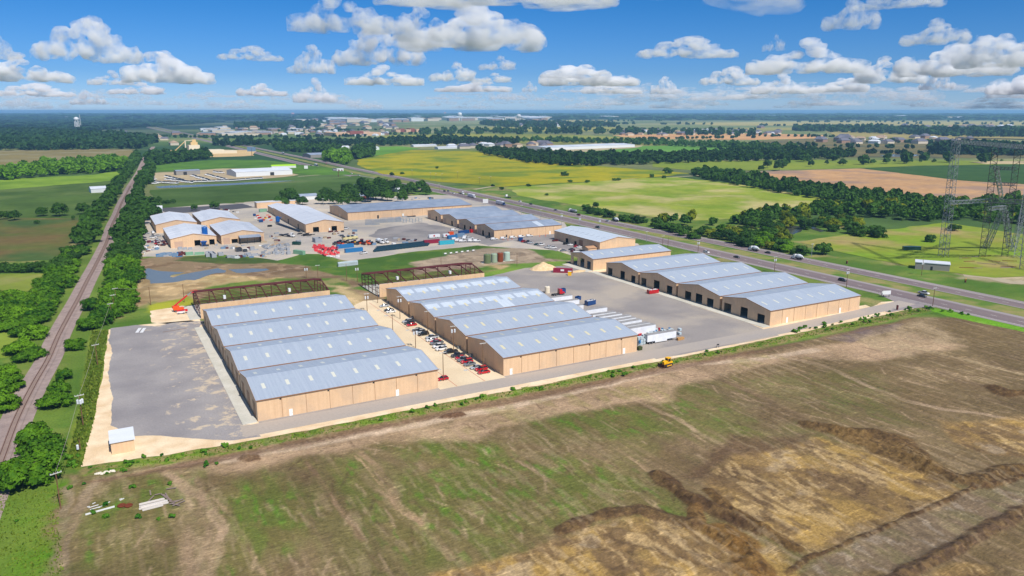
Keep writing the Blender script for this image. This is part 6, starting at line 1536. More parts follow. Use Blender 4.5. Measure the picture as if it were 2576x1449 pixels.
for kind, view, x, y, c_, lab in [('pickup', 'g', 1345, 335, 'white', 'white pickup beside the long blue container'), ('pickup', 'q', 395, 432, 'white', 'white pickup at the corner of the long grey white building'), ('suv', 'q', 1292, 258, 'silver', 'silver car in front of the very long building'), ('suv', 'q', 1160, 270, 'white', 'white car in the middle of the very long building front'), ('suv', 'q', 930, 288, 'black', 'black car in front of the very long building'), ('sedan', 'q', 1000, 283, 'grey', 'grey car beside the black one at the very long building'), ('sedan', 'q', 1350, 258, 'darkred', 'dark car at the right of the very long building front')]:
    p = V(view, x, y, .7); car(kind, p[0], p[1], R(random.choice([0, 180, 15])), c_, lab, z=.05)
# trailers and trucks
M['trailer_white'] = mat('white_trailer_side', srgb(238, 240, 244, .88), srgb(225, 228, 234, .88), scale=.6, rough=.4)
M['trailer_roof'] = mat('dull_grey_trailer_roof', srgb(170, 168, 166, .85), srgb(150, 148, 148, .85), scale=.5, rough=.7)
def trailer(x, y, rz, L, label, group=None, side='trailer_white', name='semi_trailer', cat='trailer'):
    r_ = empty(name, (x, y, 0), rz, label, cat, group)
    MB().box(0, -1.28, 1.15, L, 1.28, 4.02).build('box_body', M[side] if isinstance(side, str) else side, r_)
    MB().box(-.02, -1.3, 4.02, L + .02, 1.3, 4.1).build('roof', M['trailer_roof'], r_)
    MB().box(.3, -.5, .85, L - .3, .5, 1.15).build('chassis', M['dark'], r_)
    MB().box(4.0, -1.3, .45, L * .68, -1.26, 1.15).build('side_skirt', M['white'], r_)
    for xx in (1.3, 2.6):
        for sy in (-1, 1): wheel(r_, xx, sy * 1.05, .5, .42)
    for sy in (-1, 1): MB().box(L - 2.9, sy * .7 - .08, 0, L - 2.75, sy * .7 + .08, 1.1).build('landing_leg', M['galv'], r_)
    MB().box(-.04, -1.24, 1.2, -.005, -.02, 3.95).build('rear_door', M['white'], r_); MB().box(-.04, .02, 1.2, -.005, 1.24, 3.95).build('rear_door', M['white'], r_)
    return r_
p = V('j', 1822, 1108)
trailer(p[0], p[1] + 1.3, R(-1), 15.2, 'white semi trailer parked on its own beside the nearest middle warehouse, wheels showing')
TR = [(1960, 'white semi trailer nearest behind the warehouse, beside the white totes', 15.5, 775, 0), (1865, 'white semi trailer second from the near end of the packed rank', 14, 748, 0), (1738, 'white semi trailer behind the blue drum', 14, 697, 0), (1645, 'white semi trailer fourth in the packed rank', 14, 665, 0),
      (1560, 'grey roofed trailer in the middle of the packed rank, fifth from the near end', 14, 628, 0), (1410, 'white edged trailer sixth from the near end of the packed rank', 13, 597, 0), (1310, 'grey roofed trailer seventh from the near end of the packed rank', 13, 568, 0), (1170, 'wide white trailer standing apart above the red scrap', 15, 497, 0), (712, 'white trailer behind the third warehouse, left of the blue skip', 13, 368, 0), (598, 'white trailer behind the third warehouse beside the red truck cab', 13, 297, 0), (780, 'short white trailer behind the recycling truck', 11, 455, 0)]
for x, lab, L, y, _ in TR:
    p = V('j', x, y, 4.02); trailer(p[0] - L, p[1] + 1.28, R(random.uniform(-1, 1)), L, lab, 'white trailers parked behind the middle row', name='semi_trailer')
# tractor units and trucks
def tractor(parent_name, x, y, rz, colour, label, cat='truck', hauling=None):
    r_ = empty(parent_name, (x, y, 0), rz, label, cat)
    loft([(-1.0, 1.15, 1.05, .9, 3.3), (-.9, 1.2, 1.1, .8, 3.5), (.6, 1.2, 1.05, .8, 3.3), (.75, 1.15, .95, .8, 2.6)]).build('cab', PC[colour], r_)
    loft([(.72, 1.0, .85, .8, 1.9), (1.9, .98, .8, .75, 1.75), (2.3, .9, .7, .8, 1.5)]).build('bonnet', PC[colour], r_)
    MB().add([(.62, -.95, 2.1), (.62, .95, 2.1), (.30, .9, 3.1), (.30, -.9, 3.1), (.72, -.95, 2.1), (.72, .95, 2.1), (.66, .9, 3.0), (.66, -.9, 3.0)], [(0, 1, 2, 3), (4, 5, 6, 7), (0, 1, 5, 4), (2, 3, 7, 6)]).xf((.12, 0, 0)).build('windscreen', M['glass'], r_)
    MB().box(-5.0, -.45, .7, .5, .45, 1.05).build('chassis', M['dark'], r_)
    for xx in (1.5, -3.0, -4.3):
        for sy in (-1, 1): wheel(r_, xx, sy * 1.0, .5, .36)
    for sy in (-1, 1): MB().box(2.2, sy * .72 - .14, 1.0, 2.34, sy * .72 + .14, 1.25).build('headlight', M['lamp'], r_)
    return r_
def road_train(view, x, y, rz, colour, body, L, label):
    p = V(view, x, y); r_ = tractor('truck', p[0], p[1], rz, colour, label)
    if body == 'box':
        MB().box(-L - 1.4, -1.28, 1.15, -1.4, 1.28, 4.0).build('trailer_body', M['trailer_white'], r_)
        for xx in (-L - .1, -L + 1.2):
            for sy in (-1, 1): wheel(r_, xx, sy * 1.0, .5, .36)
    elif body == 'tank':
        MB().lathe((-L - 1.4, 0, 2.3), [(.5, 0), (1.1, .4), (1.15, L - .4), (.6, L)], 14, axis='x').build('tank_body', M['galv'], r_)
        for xx in (-L - .1, -L + 1.2):
            for sy in (-1, 1): wheel(r_, xx, sy * 1.0, .5, .36)
    elif body == 'flat':
        MB().box(-L - 1.4, -1.2, 1.1, -1.4, 1.2, 1.35).build('flat_bed', M['dark'], r_)
        for xx in (-L - .1, -L + 1.2):
            for sy in (-1, 1): wheel(r_, xx, sy * 1.0, .5, .36)
    elif body == 'mixer':
        MB().lathe((-6.2, 0, 2.6), [(.5, 0), (.8, .5), (1.35, 2.2), (1.3, 3.6), (.7, 5.0)], 14, axis='x').build('mixer_drum', M['trans'], r_)
        MB().bar((-5.6, 0, 3.3), (-7.2, 0, 1.8), .5).build('chute', M['white'], r_)
        MB().box(-6.5, -.5, .9, -1.2, .5, 1.5).build('drum_frame', M['dark'], r_)
    return r_
road_train('s', 500, 455, R(90), 'white', 'mixer', 7, 'white mixer truck left of the two on the far carriageway')
road_train('s', 975, 548, R(90), 'white', 'mixer', 7, 'white mixer truck right of the two on the far carriageway')
road_train('r', 1285, 135, R(90), 'green', 'mixer', 7, 'teal mixer truck with a cream load on the far carriageway')
road_train('r', 805, 32, R(90), 'white', 'tank', 10, 'white truck with a pale grey tank trailer on the far carriageway')
road_train('c', 330, 1048, R(-90), 'blue', 'box', 14, 'blue cabbed truck hauling a white box trailer on the near carriageway')
road_train('c', 40, 975, R(-90), 'white', 'box', 14, 'white truck and box trailer on the near carriageway right of the tree clump')
road_train('b', 2245, 938, R(-90), 'white', 'flat', 9, 'white flatbed truck behind the white sedan')
road_train('b', 808, 660, R(-90), 'darkgrey', 'box', 13, 'distant dark cabbed truck with a grey trailer')
road_train('c', 355, 968, R(90), 'white', 'flat', 8, 'white truck pulling a low flatbed on the far carriageway')
road_train('p', 1990, 540, R(-60), 'white', 'flat', 12, 'white semi truck with an empty flatbed beside the long grey white building')
road_train('b', 480, 540, R(-90), 'darkgrey', 'box', 13, 'furthest dark truck trailer on the highway bend')
for i, (x, y) in enumerate([(1690, 165), (1775, 155)]):
    road_train('g', x, y, R(-70), 'white', 'flat' if i else 'mixer', 4, ['white concrete pump truck in the plant yard', 'white tractor unit beside the concrete pump truck'][i])
road_train('g', 1430, 185, R(-70), 'orange', 'flat', 4, 'orange work truck in the plant yard')
p = V('j', 400, 292); tractor('truck', p[0], p[1], R(0), 'red', 'red truck cab parked behind the third middle warehouse')
# recycling truck bin and skips
def skip(view, x, y, rz, L, Wd, h, colour, label, rubbish=True, name='skip', cat='skip', end=None):
    p = V(view, x, y); r_ = empty(name, (p[0], p[1], .06), rz, label, cat)
    b = MB(); b.box(0, 0, .15, L, .1, h); b.box(0, Wd - .1, .15, L, Wd, h); b.box(0, .1, .15, .1, Wd - .1, h); b.box(L - .1, .1, .15, L, Wd - .1, h); b.box(.1, .1, .15, L - .1, Wd - .1, .3)
    b.build('bin', PC[colour], r_)
    if end: MB().box(L + .005, .02, .2, L + .06, Wd - .02, h).build('end_gate', PC[end], r_)
    rb = MB()
    for k in range(int(L / .6)): rb.box(k * .6 + .2, -.06, .15, k * .6 + .3, -.003, h)
    rb.build('ribs', PC[colour], r_)
    if rubbish:
        q = MB(); rs3 = random.Random(int(x))
        for k in range(14):
            a, c = rs3.uniform(.3, L - .9), rs3.uniform(.2, Wd - .8); q.box(a, c, h - .6, a + rs3.uniform(.4, .9), c + rs3.uniform(.3, .7), h + rs3.uniform(-.15, .25))
        q.build('load', M['white'], r_)
    for k in range(4): MB().tube((.5 + (k % 2) * (L - 1), .15 + (k // 2) * (Wd - .3) - .05, .1), (.5 + (k % 2) * (L - 1), .15 + (k // 2) * (Wd - .3) + .08, .1), .1, n=8).build('roller', M['dark'], r_)
    return r_
skip('j', 1855, 285, R(-2), 6.2, 2.4, 2.1, 'red', 'dark red roll off skip with a black end standing alone in the wide yard', end='black')
skip('j', 852, 478, R(10), 5.6, 2.5, 2.4, 'blue', 'navy recycling skip heaped with white sacks behind the rank of trailers')
skip('j', 425, 275, R(0), 2.6, 2.0, 2.6, 'blue', 'small navy skip beside the red truck cab', rubbish=False)
skip('j', 690, 392, R(20), 2.8, 2.0, 2.0, 'blue', 'bright blue skip behind the white trailer', rubbish=False)
skip('h', 1558, 258, R(0), 3.2, 2.2, 2.6, 'blue', 'blue skip at the corner of the grass by the drive', rubbish=False)
skip('p', 1990, 635, R(-40), 6, 2.4, 2.2, 'green', 'dark teal skip in the gravel yard', rubbish=False)
skip('p', 1585, 360, R(0), 3.4, 2.4, 2.4, 'blue', 'blue skip beside the red junk', rubbish=False)
skip('p', 1512, 282, R(0), 2.4, 2.0, 2, 'blue', 'small blue skip at the top of the gravel yard', rubbish=False)
skip('p', 1690, 415, R(0), 3.6, 2.0, 1.4, 'black', 'low black skip in the gravel lane', rubbish=False)
# containers
def container(view, x, y, rz, L, colour, label, group=None, cat='container', c2=None):
    p = V(view, x, y); r_ = empty('shipping_container', (p[0], p[1], .1), rz, label, cat, group)
    b = MB(); n = int(L / .55)
    for sy, s in ((0, -1), (2.44, 1)):
        for k in range(n):
            a = L * k / n; w = L / n; b.box(a, min(sy, sy - s * .08), .15, a + w * .5, max(sy, sy - s * .08), 2.5); b.box(a + w * .5, min(sy - s * .05, sy - s * .11), .15, a + w, max(sy - s * .05, sy - s * .11), 2.5)
    b.build('side_wall', PC[colour], r_)
    MB().box(0, .0, 2.5, L, 2.44, 2.6).build('roof', PC[c2 or colour], r_); MB().box(0, 0, 0, L, 2.44, .15).build('floor_frame', PC[colour], r_)
    for xx, s in ((0, -1), (L, 1)): MB().box(min(xx, xx - s * .06), .1, .15, max(xx, xx - s * .06), 2.34, 2.5).build('end_door', PC[colour], r_)
    return r_
PC['teal'] = mat('paint_teal', srgb(90, 190, 160, .8), rough=.6); PC['cyan'] = mat('paint_cyan', srgb(60, 180, 200, .85), rough=.6); PC['midblue'] = mat('paint_midblue', srgb(46, 120, 176, .85), rough=.5); PC['maroon'] = mat('paint_maroon', srgb(150, 34, 62, .85), rough=.6)
PC['yellow'] = mat('paint_yellow', srgb(246, 190, 30, .9), rough=.5); PC['palegreen'] = mat('paint_palegreen', srgb(136, 182, 150, .8), rough=.6); PC['steelblue'] = mat('paint_steelblue', srgb(120, 148, 176, .8), rough=.6); PC['pit_grey'] = mat('paint_pit_grey', srgb(172, 176, 182, .8), rough=.9)
o = container('h', 2080, 740, R(-38), 11.6, 'maroon', 'long maroon container with a white sign on the dirt by the junction of yards')
MB().box(4.5, -.10, 1.1, 6.6, -.03, 2.2).build('sign', M['white'], o)
p = V('h', 2308, 785); r_ = empty('storage_box', (p[0], p[1], 0), R(-38), 'small yellow cabinet at the end of the maroon container', 'cabinet')
MB().box(0, 0, 0, 2.0, 1.6, 2.5).build('cabinet_body', PC['yellow'], r_); MB().box(-.05, -.05, 2.5, 2.05, 1.65, 2.6).build('lid', PC['white'], r_)
container('g', 1005, 340, R(2), 12.6, 'midblue', 'long mid blue container at the front of the blue pair'); container('g', 850, 262, R(2), 12.2, 'midblue', 'mid blue container with a rusty red stripe behind the front one')
o = container('g', 245, 370, R(118), 9.5, 'palegreen', 'faded pale green container standing alone beside the weedy patch', c2='palegreen')
container('h', 335, 315, R(-2), 11.5, 'cyan', 'turquoise container at the near edge of the industrial yard'); container('h', 100, 300, R(-2), 12, 'maroon', 'dull red container behind the turquoise one')
container('h', 470, 225, R(6), 8, 'midblue', 'blue container left of the tight group of white pickups'); container('h', 640, 150, R(6), 9, 'blue', 'dark blue container between the white pickups and the buildings'); container('h', 600, 195, R(6), 7, 'steelblue', 'grey blue container behind the white pickups'); container('h', 480, 165, R(0), 4, 'orange', 'rusty orange container beside the white box trailer')
container('p', 1590, 232, R(4), 7, 'palegreen', 'pale green container at the top of the gravel yard')
container('t', 135, 1118, R(-32), 12, 'green', 'green container lying in the right meadow across the highway')
for i, (x, y, L, lab) in enumerate([(165, 212, 9, 'white lettered tank trailer at the left of the trailer trio'), (385, 200, 5, 'white box trailer at the right of the trailer trio')]):
    p = V('h', x, y); r_ = empty('cargo_trailer', (p[0], p[1], 0), 0, lab, 'trailer'); loft([(0, 1.0, .9, .6, 2.4), (.6, 1.15, 1.1, .5, 2.9), (L - .6, 1.15, 1.1, .5, 2.9), (L, 1.1, 1.0, .6, 2.8)]).build('box_body', M['white'], r_)
    tb = MB().lathe((L * .45, -1.17, 1.9), [(.05, 0), (.7, 0), (.7, .02), (.05, .02)], 16, axis='y').build('round_logo', PC['red'], r_)
    for xx in (L * .6, L * .75):
        for sy in (-1, 1): wheel(r_, xx, sy * 1.0, .35, .25)
    MB().bar((0, 0, .6), (-1.2, 0, .6), .12).build('drawbar', M['dark'], r_)
# tanks
for x, y, c_, r0, lab in [(1066, 590, srgb(108, 124, 84, .8), 2.3, 'dark green storage tank, leftmost of the row of four'), (1172, 580, srgb(160, 178, 152, .8), 2.0, 'pale green storage tank second from the left'), (1264, 568, srgb(136, 66, 34, .8), 2.0, 'rust brown storage tank third from the left'), (1367, 555, srgb(184, 206, 190, .8), 2.1, 'palest green storage tank at the right of the row')]:
    p = V('h', x, y); r_ = empty('storage_tank', (p[0], p[1], 0), 0, lab, 'tank')
    MB().lathe((0, 0, 0), [(r0, .1), (r0, 5.4), (r0 * .9, 5.7), (.3, 6.0)], 20).build('shell', mat('tank_paint', c_, rough=.6), r_)
    MB().box(-.35, -.35, 5.75, .35, .35, 6.15).build('hatch', M['galv'], r_); 
    lb = MB(); lb.bar((-r0 - .15, -.25, 0), (-r0 - .15, -.25, 5.8), .07); lb.bar((-r0 - .15, .25, 0), (-r0 - .15, .25, 5.8), .07)
    for k in range(11): lb.bar((-r0 - .15, -.25, .4 + k * .5), (-r0 - .15, .25, .4 + k * .5), .05)
    lb.build('ladder', M['galv'], r_)
bund = PV('h', (980, 600), (1410, 562), (1500, 548), (1400, 530), (980, 575)); sheet('tank_pad', bund, M['concrete'], .06, label='dark edged concrete pad under the four storage tanks')
p = V('j', 190, 262); r_ = empty('storage_tank', (p[0], p[1], 0), 0, 'cream upright tank behind the middle row beside the red truck cab', 'tank')
MB().lathe((0, 0, 0), [(1.4, .1), (1.4, 3.4), (1.2, 3.6), (.2, 3.8)], 18).build('shell', mat('cream_tank', srgb(236, 224, 200, .85)), r_); MB().tube((0, 0, 3.7), (0, 0, 4.0), .35).build('hatch', M['galv'], r_)
for i in range(6):
    p = V('h', 420 + i * 86, 470 - i * 10); r_ = empty('gas_skid', (p[0], p[1], 0), R(5), 'small white horizontal tank on a skid in the row behind the right steel frame', 'tank', 'small skid tanks in the gravel clearing')
    MB().lathe((-.9, 0, 1.1), [(.1, -.1), (.5, .1), (.5, 1.7), (.1, 1.9)], 12, axis='x').build('tank', M['white'], r_); fb = MB()
    for sx in (-1.3, 1.3):
        for sy in (-.8, .8): MB().bar((sx, sy, 0), (sx, sy, 2.4), .1).build('frame_post', M['galv'], r_)
# lift, dozer, hut details
def boom_lift():
    p = V('l', 1960, 835); r_ = empty('boom_lift', (p[0], p[1], 0), R(8), 'orange boom lift with its arm raised to the left steel frame', 'boom lift')
    O = mat('lift_orange', srgb(240, 92, 30, .9), rough=.45); Rm = mat('lift_red', srgb(206, 34, 44, .9), rough=.45)
    MB().box(-2.4, -1.2, 1.0, 2.2, 1.2, 1.9).build('chassis', O, r_); MB().box(-2.8, -1.1, 1.9, .2, 1.1, 3.0).build('turret', O, r_)
    b = MB(); b.bar((-2.4, 0, 2.6), (4.8, 1.5, 7.0), .55); b.build('boom', Rm, r_)
    b = MB(); b.bar((4.8, 1.5, 7.0), (7.2, 2.0, 8.4), .35); b.build('jib', M['galv'], r_)
    b = MB(); b.box(6.8, .8, 8.0, 9.6, 2.6, 8.15); b.bar((6.8, .8, 9.1), (9.6, .8, 9.1), .1); b.bar((6.8, 2.6, 9.1), (9.6, 2.6, 9.1), .1); b.bar((6.8, .8, 8), (6.8, .8, 9.1), .1); b.bar((9.6, .8, 8), (9.6, .8, 9.1), .1); b.bar((6.8, 2.6, 8), (6.8, 2.6, 9.1), .1); b.bar((9.6, 2.6, 8), (9.6, 2.6, 9.1), .1); b.build('basket', Rm, r_)
    for xx in (-1.6, 1.6):
        for sy in (-1, 1): wheel(r_, xx, sy * 1.15, .55, .4)
    p = V('l', 1985, 862); r2 = empty('boom_lift', (p[0], p[1], 0), R(-6), 'small red and white folded lift in front of the orange one', 'boom lift')
    MB().box(-1.6, -.8, .5, 1.6, .8, 1.3).build('chassis', M['white'], r2); MB().bar((-1.8, 0, 1.6), (2.4, 0, 1.9), .5).build('boom', Rm, r2); MB().box(1.9, -.6, 1.2, 3.0, .6, 2.1).build('basket', Rm, r2)
    for xx in (-1.1, 1.1):
        for sy in (-1, 1): wheel(r2, xx, sy * .8, .4, .3)
boom_lift()
def dozer():
    p = V('o', 1605, 1290); r_ = empty('bulldozer', (p[0], p[1], 0), R(8), 'yellow bulldozer with a rusty blade on the grass verge by the bare site', 'bulldozer')
    Y = mat('machine_yellow', srgb(250, 186, 20, .92), rough=.45)
    loft([(-1.6, .55, .5, .9, 2.0), (-.2, .62, .58, .9, 2.2), (.6, .6, .56, .9, 2.1)]).build('bonnet', Y, r_)
    MB().box(-.2, -.75, .9, 2.6, .75, 1.7).build('chassis', Y, r_)
    c = MB(); c.box(.3, -.72, 1.7, 1.8, .72, 3.0); c.build('cab', M['glass'], r_); MB().box(.15, -.85, 3.0, 1.95, .85, 3.2).build('cab_roof', Y, r_)
    for sx in (.3, 1.78):
        for sy in (-.73, .73): MB().bar((sx, sy, 1.7), (sx, sy, 3.0), .1).build('cab_post', Y, r_)
    for sy in (-1, 1):
        MB().add([(x_, sy * 1.2 + d, z_) for d in (-.26, .26) for x_, z_ in ((-1.5, .1), (1.9, .05), (2.5, .5), (2.3, 1.0), (1.5, 1.15), (-1.2, .95), (-1.8, .5))],
                 [tuple(range(6, -1, -1)), tuple(range(7, 14))] + [(i, (i + 1) % 7, 7 + (i + 1) % 7, 7 + i) for i in range(7)]).build('track', M['dark'], r_)
        MB().box(-1.0, sy * 1.2 + (-.32 if sy < 0 else .27), .35, 1.7, sy * 1.2 + (-.27 if sy < 0 else .32), .7).build('track_guard', Y, r_)
        MB().bar((-2.6, sy * .9, .5), (-.2, sy * .9, .6), .2).build('push_arm', Y, r_)
    MB().prism([(-2.9, .05), (-2.6, 0), (-2.5, .6), (-2.6, 1.3), (-2.85, 1.4), (-2.7, .7)], -1.75, 1.75).build('blade', mat('rusty_blade', srgb(92, 54, 40, .8), rough=.7), r_)
    MB().box(2.6, -.6, .9, 3.2, .6, 1.4).build('ripper', Y, r_)
dozer()
# lumber and pipe left on the site
pale = mat('weathered_white_board', srgb(220, 212, 204, .85), rough=.8); grey_b = mat('grey_board', srgb(150, 132, 124, .8), rough=.9); rust = mat('rusty_metal', srgb(120, 58, 36, .8), rough=.9)
def board(view, a, b, w, h, z, m, label, group=None, name='board', cat='board'):
    p, q = V(view, *a), V(view, *b); mb = MB(); c = ((p[0] + q[0]) / 2, (p[1] + q[1]) / 2); mb.bar((p[0] - c[0], p[1] - c[1], h / 2), (q[0] - c[0], q[1] - c[1], h / 2), w, h)
    o = mb.build(name, m); o.location = (c[0], c[1], z); tag(o, label, cat, group)
for i, (a, b, w, z) in enumerate([((908, 990), (1055, 955), .5, .1), ((905, 1008), (1080, 965), .5, .1), ((903, 1022), (1095, 978), .5, .12), ((925, 1030), (1060, 995), .45, .1), ((905, 1000), (1070, 960), .5, .4), ((915, 1014), (1090, 972), .5, .4)]):
    board('f', a, b, w, .28, z, pale, 'long pale beam in the stacked pile on the bare ground', 'pale beams stacked on the bare ground', 'beam', 'beam')
for i, (a, b) in enumerate([((1045, 920), (1110, 970)), ((1060, 925), (1115, 965)), ((1075, 918), (1100, 960)), ((1090, 975), (1180, 960)), ((1100, 990), (1190, 955)), ((1110, 985), (1170, 1000)), ((1120, 1000), (1200, 965)), ((1000, 935), (960, 975)), ((1005, 930), (1040, 922)), ((1080, 890), (1145, 880)), ((975, 900), (980, 930))]):
    board('f', a, b, .3, .12, .15 + .05 * (i % 3), grey_b, 'loose splintered board beside the beam pile', 'loose boards around the beam pile')
board('f', (555, 1056), (745, 1003), .35, .3, .05, M['white'], 'long thin white pipe lying left of the beam pile', None, 'pipe', 'pipe')
for i, (a, b) in enumerate([((640, 1010), (715, 970)), ((575, 1010), (640, 990)), ((585, 1022), (660, 1000)), ((600, 985), (620, 975)), ((780, 962), (806, 948)), ((775, 955), (795, 950)), ((565, 1005), (585, 1000))]):
    board('f', a, b, .16, .14, .05, M['white'], 'thin white offcut scattered above the long white pipe', 'white offcuts above the long pipe', 'offcut', 'offcut')
for x, lab in ((790, 'left rusty brown coil on the bare ground'), (835, 'right rusty brown coil on the bare ground')):
    p = V('f', x, 997); o = MB().lathe((0, 0, 0), [(.4, 0), (.95, .05), (1.0, .25), (.8, .4), (.45, .3)], 12).build('wire_coil', rust); o.location = (p[0], p[1], .05); tag(o, lab, 'coil')
p = V('f', 690, 780); lb = MB(); rs4 = random.Random(3)
lime = mat('white_rubble', srgb(232, 222, 204, .88), rough=.9)
for k in range(16):
    a, b = rs4.uniform(-2.6, 2.6), rs4.uniform(-.5, .5); o = MB().lathe((0, 0, 0), [(.1, 0), (.4, .08), (.32, .3), (.1, .36)], 7).build('rubble_lump', lime); o.location = (p[0] + a, p[1] + b, .02); o.scale = (rs4.uniform(.7, 1.4),) * 3; tag(o, 'white rubble lump in the small heap at the foot of the cream pad', 'rubble', 'white rubble lumps below the cream pad')
for x0_, lab in ((1480, 'left white board lying across the top of the left yard'), (1530, 'right white board lying across the top of the left yard')):
    board('l', (x0_ + 20, 1070), (x0_ + 55, 1022), 1.3, .15, .1, M['white'], lab)
board('l', (1782, 1066), (2045, 1024), .35, .15, .1, grey_b, 'long thin plank on the top edge of the left yard')
# pond side junk, precast pits and steel: each piece on its own
def junk_box(view, x, y, sx, sy, sz, colour, label, group, rz=0.0, name='concrete_pit', cat='concrete pit', hollow=True):
    p = V(view, x, y); m_ = PC[colour] if colour in PC else M[colour]; b = MB()
    if hollow:
        t = .18; b.box(-sx, -sy, 0, sx, -sy + t, sz); b.box(-sx, sy - t, 0, sx, sy, sz); b.box(-sx, -sy + t, 0, -sx + t, sy - t, sz); b.box(sx - t, -sy + t, 0, sx, sy - t, sz); b.box(-sx + t, -sy + t, sz * .55, sx - t, sy - t, sz * .6)
    else: b.prism([(-sx, 0), (sx, 0), (sx, sz * .8), (sx * .8, sz), (-sx * .8, sz), (-sx, sz * .8)], -sy, sy)
    o = b.build(name, m_); o.location = (p[0], p[1], .05); o.rotation_euler = (0, 0, rz); return tag(o, label, cat, group)
rs5 = random.Random(9)
for i in range(46):
    x = rs5.uniform(1630, 1980); y = rs5.uniform(640, 760); junk_box('p', x, y, rs5.uniform(.5, 1.4), rs5.uniform(.4, 1.0), rs5.uniform(.8, 2.2), 'pit_grey', 'grey precast piece in the jumbled stack right of the open yard', 'grey precast pieces in the jumbled stack', rs5.uniform(0, 3), 'precast_piece', 'precast block', i % 3 != 0)
for i, (x, y, a, b, h, lab) in enumerate([(950, 770, 1.6, 6.5, 2.4, 'long grey precast trough left of the leaning pair'), (1010, 775, 2.0, 8, 2.6, 'longest grey precast trough in the yard'), (1110, 765, 2.2, 2.4, 2.0, 'square grey precast box right of the long troughs'), (1455, 765, 2.0, 2.0, 1.8, 'grey precast box near the front of the yard edge'), (1530, 770, 3.0, 2.0, 1.4, 'broad low grey precast slab box'), (1625, 765, 3.0, 1.4, 1.0, 'low grey precast slab by the ditch'),
    (1500, 700, 2.0, 2.0, 2.4, 'pale grey vault box standing alone'), (2070, 785 - 170, 2.2, 2.0, 2.2, 'grey precast box beside the teal skip'), (2300, 600, 3.4, 4.6, 3.2, 'tallest grey stack of precast boxes'), (1330, 715, 2.6, 2.6, 2.6, 'dark walled box with a grey lid left of the pair'), (1410, 720, 1.8, 1.8, 1.8, 'dark walled box with a grey lid right of the pair'), (735, 690, 1.8, 2.0, 1.2, 'small grey steel tray near the blue silo'), (610, 690, 1.8, 2.0, 1.6, 'grey precast lid left of the doorway'), (670, 690, 1.8, 1.6, 1.3, 'grey precast lid right of the doorway'), (850, 755, 4.2, 1.8, 1.6, 'low pale green tray at the yard edge'), (725, 760, 3.2, 2.4, 1.8, 'green lined open box at the yard edge'), (1380, 775, 1.2, 1.0, 1.2, 'small grey pit left of the front row'), (1320, 778, 1.0, 1.0, 1.0, 'smallest grey pit of the front row'), (1820, 745, 2.4, 1.4, 1.4, 'grey slab box below the jumbled stack'), (1420, 760, 1.2, 1.0, 1.2, 'small grey pit between the front boxes')]):
    junk_box('p', x, y, a * .75, b * .75, h, ('palegreen' if 'green' in lab else 'darkgrey' if 'dark walled' in lab else 'pit_grey'), lab, None, R(rs5.uniform(-8, 8)), 'concrete_pit', 'concrete pit')
for i in range(26):
    x = rs5.uniform(330, 600); y = rs5.uniform(740, 785); junk_box('p', x, y, rs5.uniform(1.0, 2.6), rs5.uniform(.2, .5), rs5.uniform(.4, 1.4), rs5.choice(['steelblue', 'steelblue', 'pit_grey', 'midblue']), 'blue grey steel form in the heap at the lower left of the yard', 'blue grey steel forms in the heap', R(rs5.uniform(-20, 20)), 'steel_form', 'steel form', False)
for i in range(14):
    x = rs5.uniform(590, 680); y = rs5.uniform(735, 780); junk_box('p', x, y, rs5.uniform(.5, 1.4), rs5.uniform(.2, .5), rs5.uniform(.6, 1.5), 'steel_red', 'rusty steel form beside the blue grey heap', 'rusty steel forms beside the blue grey heap', R(rs5.uniform(-30, 30)), 'steel_form', 'steel form', False)
for i in range(24):
    x = rs5.uniform(300, 450); y = rs5.uniform(590, 650); junk_box('p', x, y, rs5.uniform(.6, 1.6), rs5.uniform(.2, .5), rs5.uniform(.5, 1.8), rs5.choice(['steel_red', 'darkgrey', 'steel_red']), 'rusty brown scrap piece in the heap by the parked cars', 'rusty scrap by the parked cars', R(rs5.uniform(-60, 60)), 'scrap_piece', 'scrap', False)
# red traffic barriers
PC['barrier_red'] = mat('paint_barrier_red', srgb(226, 70, 76, .85), rough=.5)
bp_ = MB().prism([(-.3, 0), (.3, 0), (.16, .45), (.1, 1.05), (-.1, 1.05), (-.16, .45)], -1.0, 1.0)
bme = bp_.mesh('traffic_barrier', PC['barrier_red'])
for i in range(125):
    if i < 80: x = rs5.uniform(390, 860); y = 215 + abs(rs5.gauss(0, 1)) * 30 + (860 - x) * .0 + (30 if x > 600 else 0)
    elif i < 108: t = rs5.random(); x = 430 + t * 200; y = 290 + t * 110 + rs5.uniform(-10, 10)
    else: x = rs5.uniform(620, 880); y = rs5.uniform(340, 390)
    if x + (y - 215) < 395: continue
    p = V('g', x, y); o = link('traffic_barrier', bme, None, (p[0], p[1], rs5.choice([.03, .03, .9])), rs5.uniform(0, 3)); tag(o, 'red plastic traffic barrier in the big stack left of the blue containers', 'traffic barrier', 'red plastic traffic barriers in the stack')
for i in range(18):
    p = V('g', rs5.uniform(550, 870), rs5.uniform(255, 320)); o = junk_box('g', 0, 0, .9, .5, .8, 'black', 'black rubber base block among the red barriers', 'black base blocks among the red barriers', rs5.uniform(0, 3), 'base_block', 'base block', False); o.location = (p[0], p[1], .03)
for i in range(10):
    p = V('g', rs5.uniform(640, 880), rs5.uniform(375, 420)); o = junk_box('g', 0, 0, 1.3, .4, .5, 'white', 'white plastic barrier at the front of the red stack', 'white plastic barriers by the red stack', rs5.uniform(0, 3), 'traffic_barrier', 'traffic barrier', False); o.location = (p[0], p[1], .03)
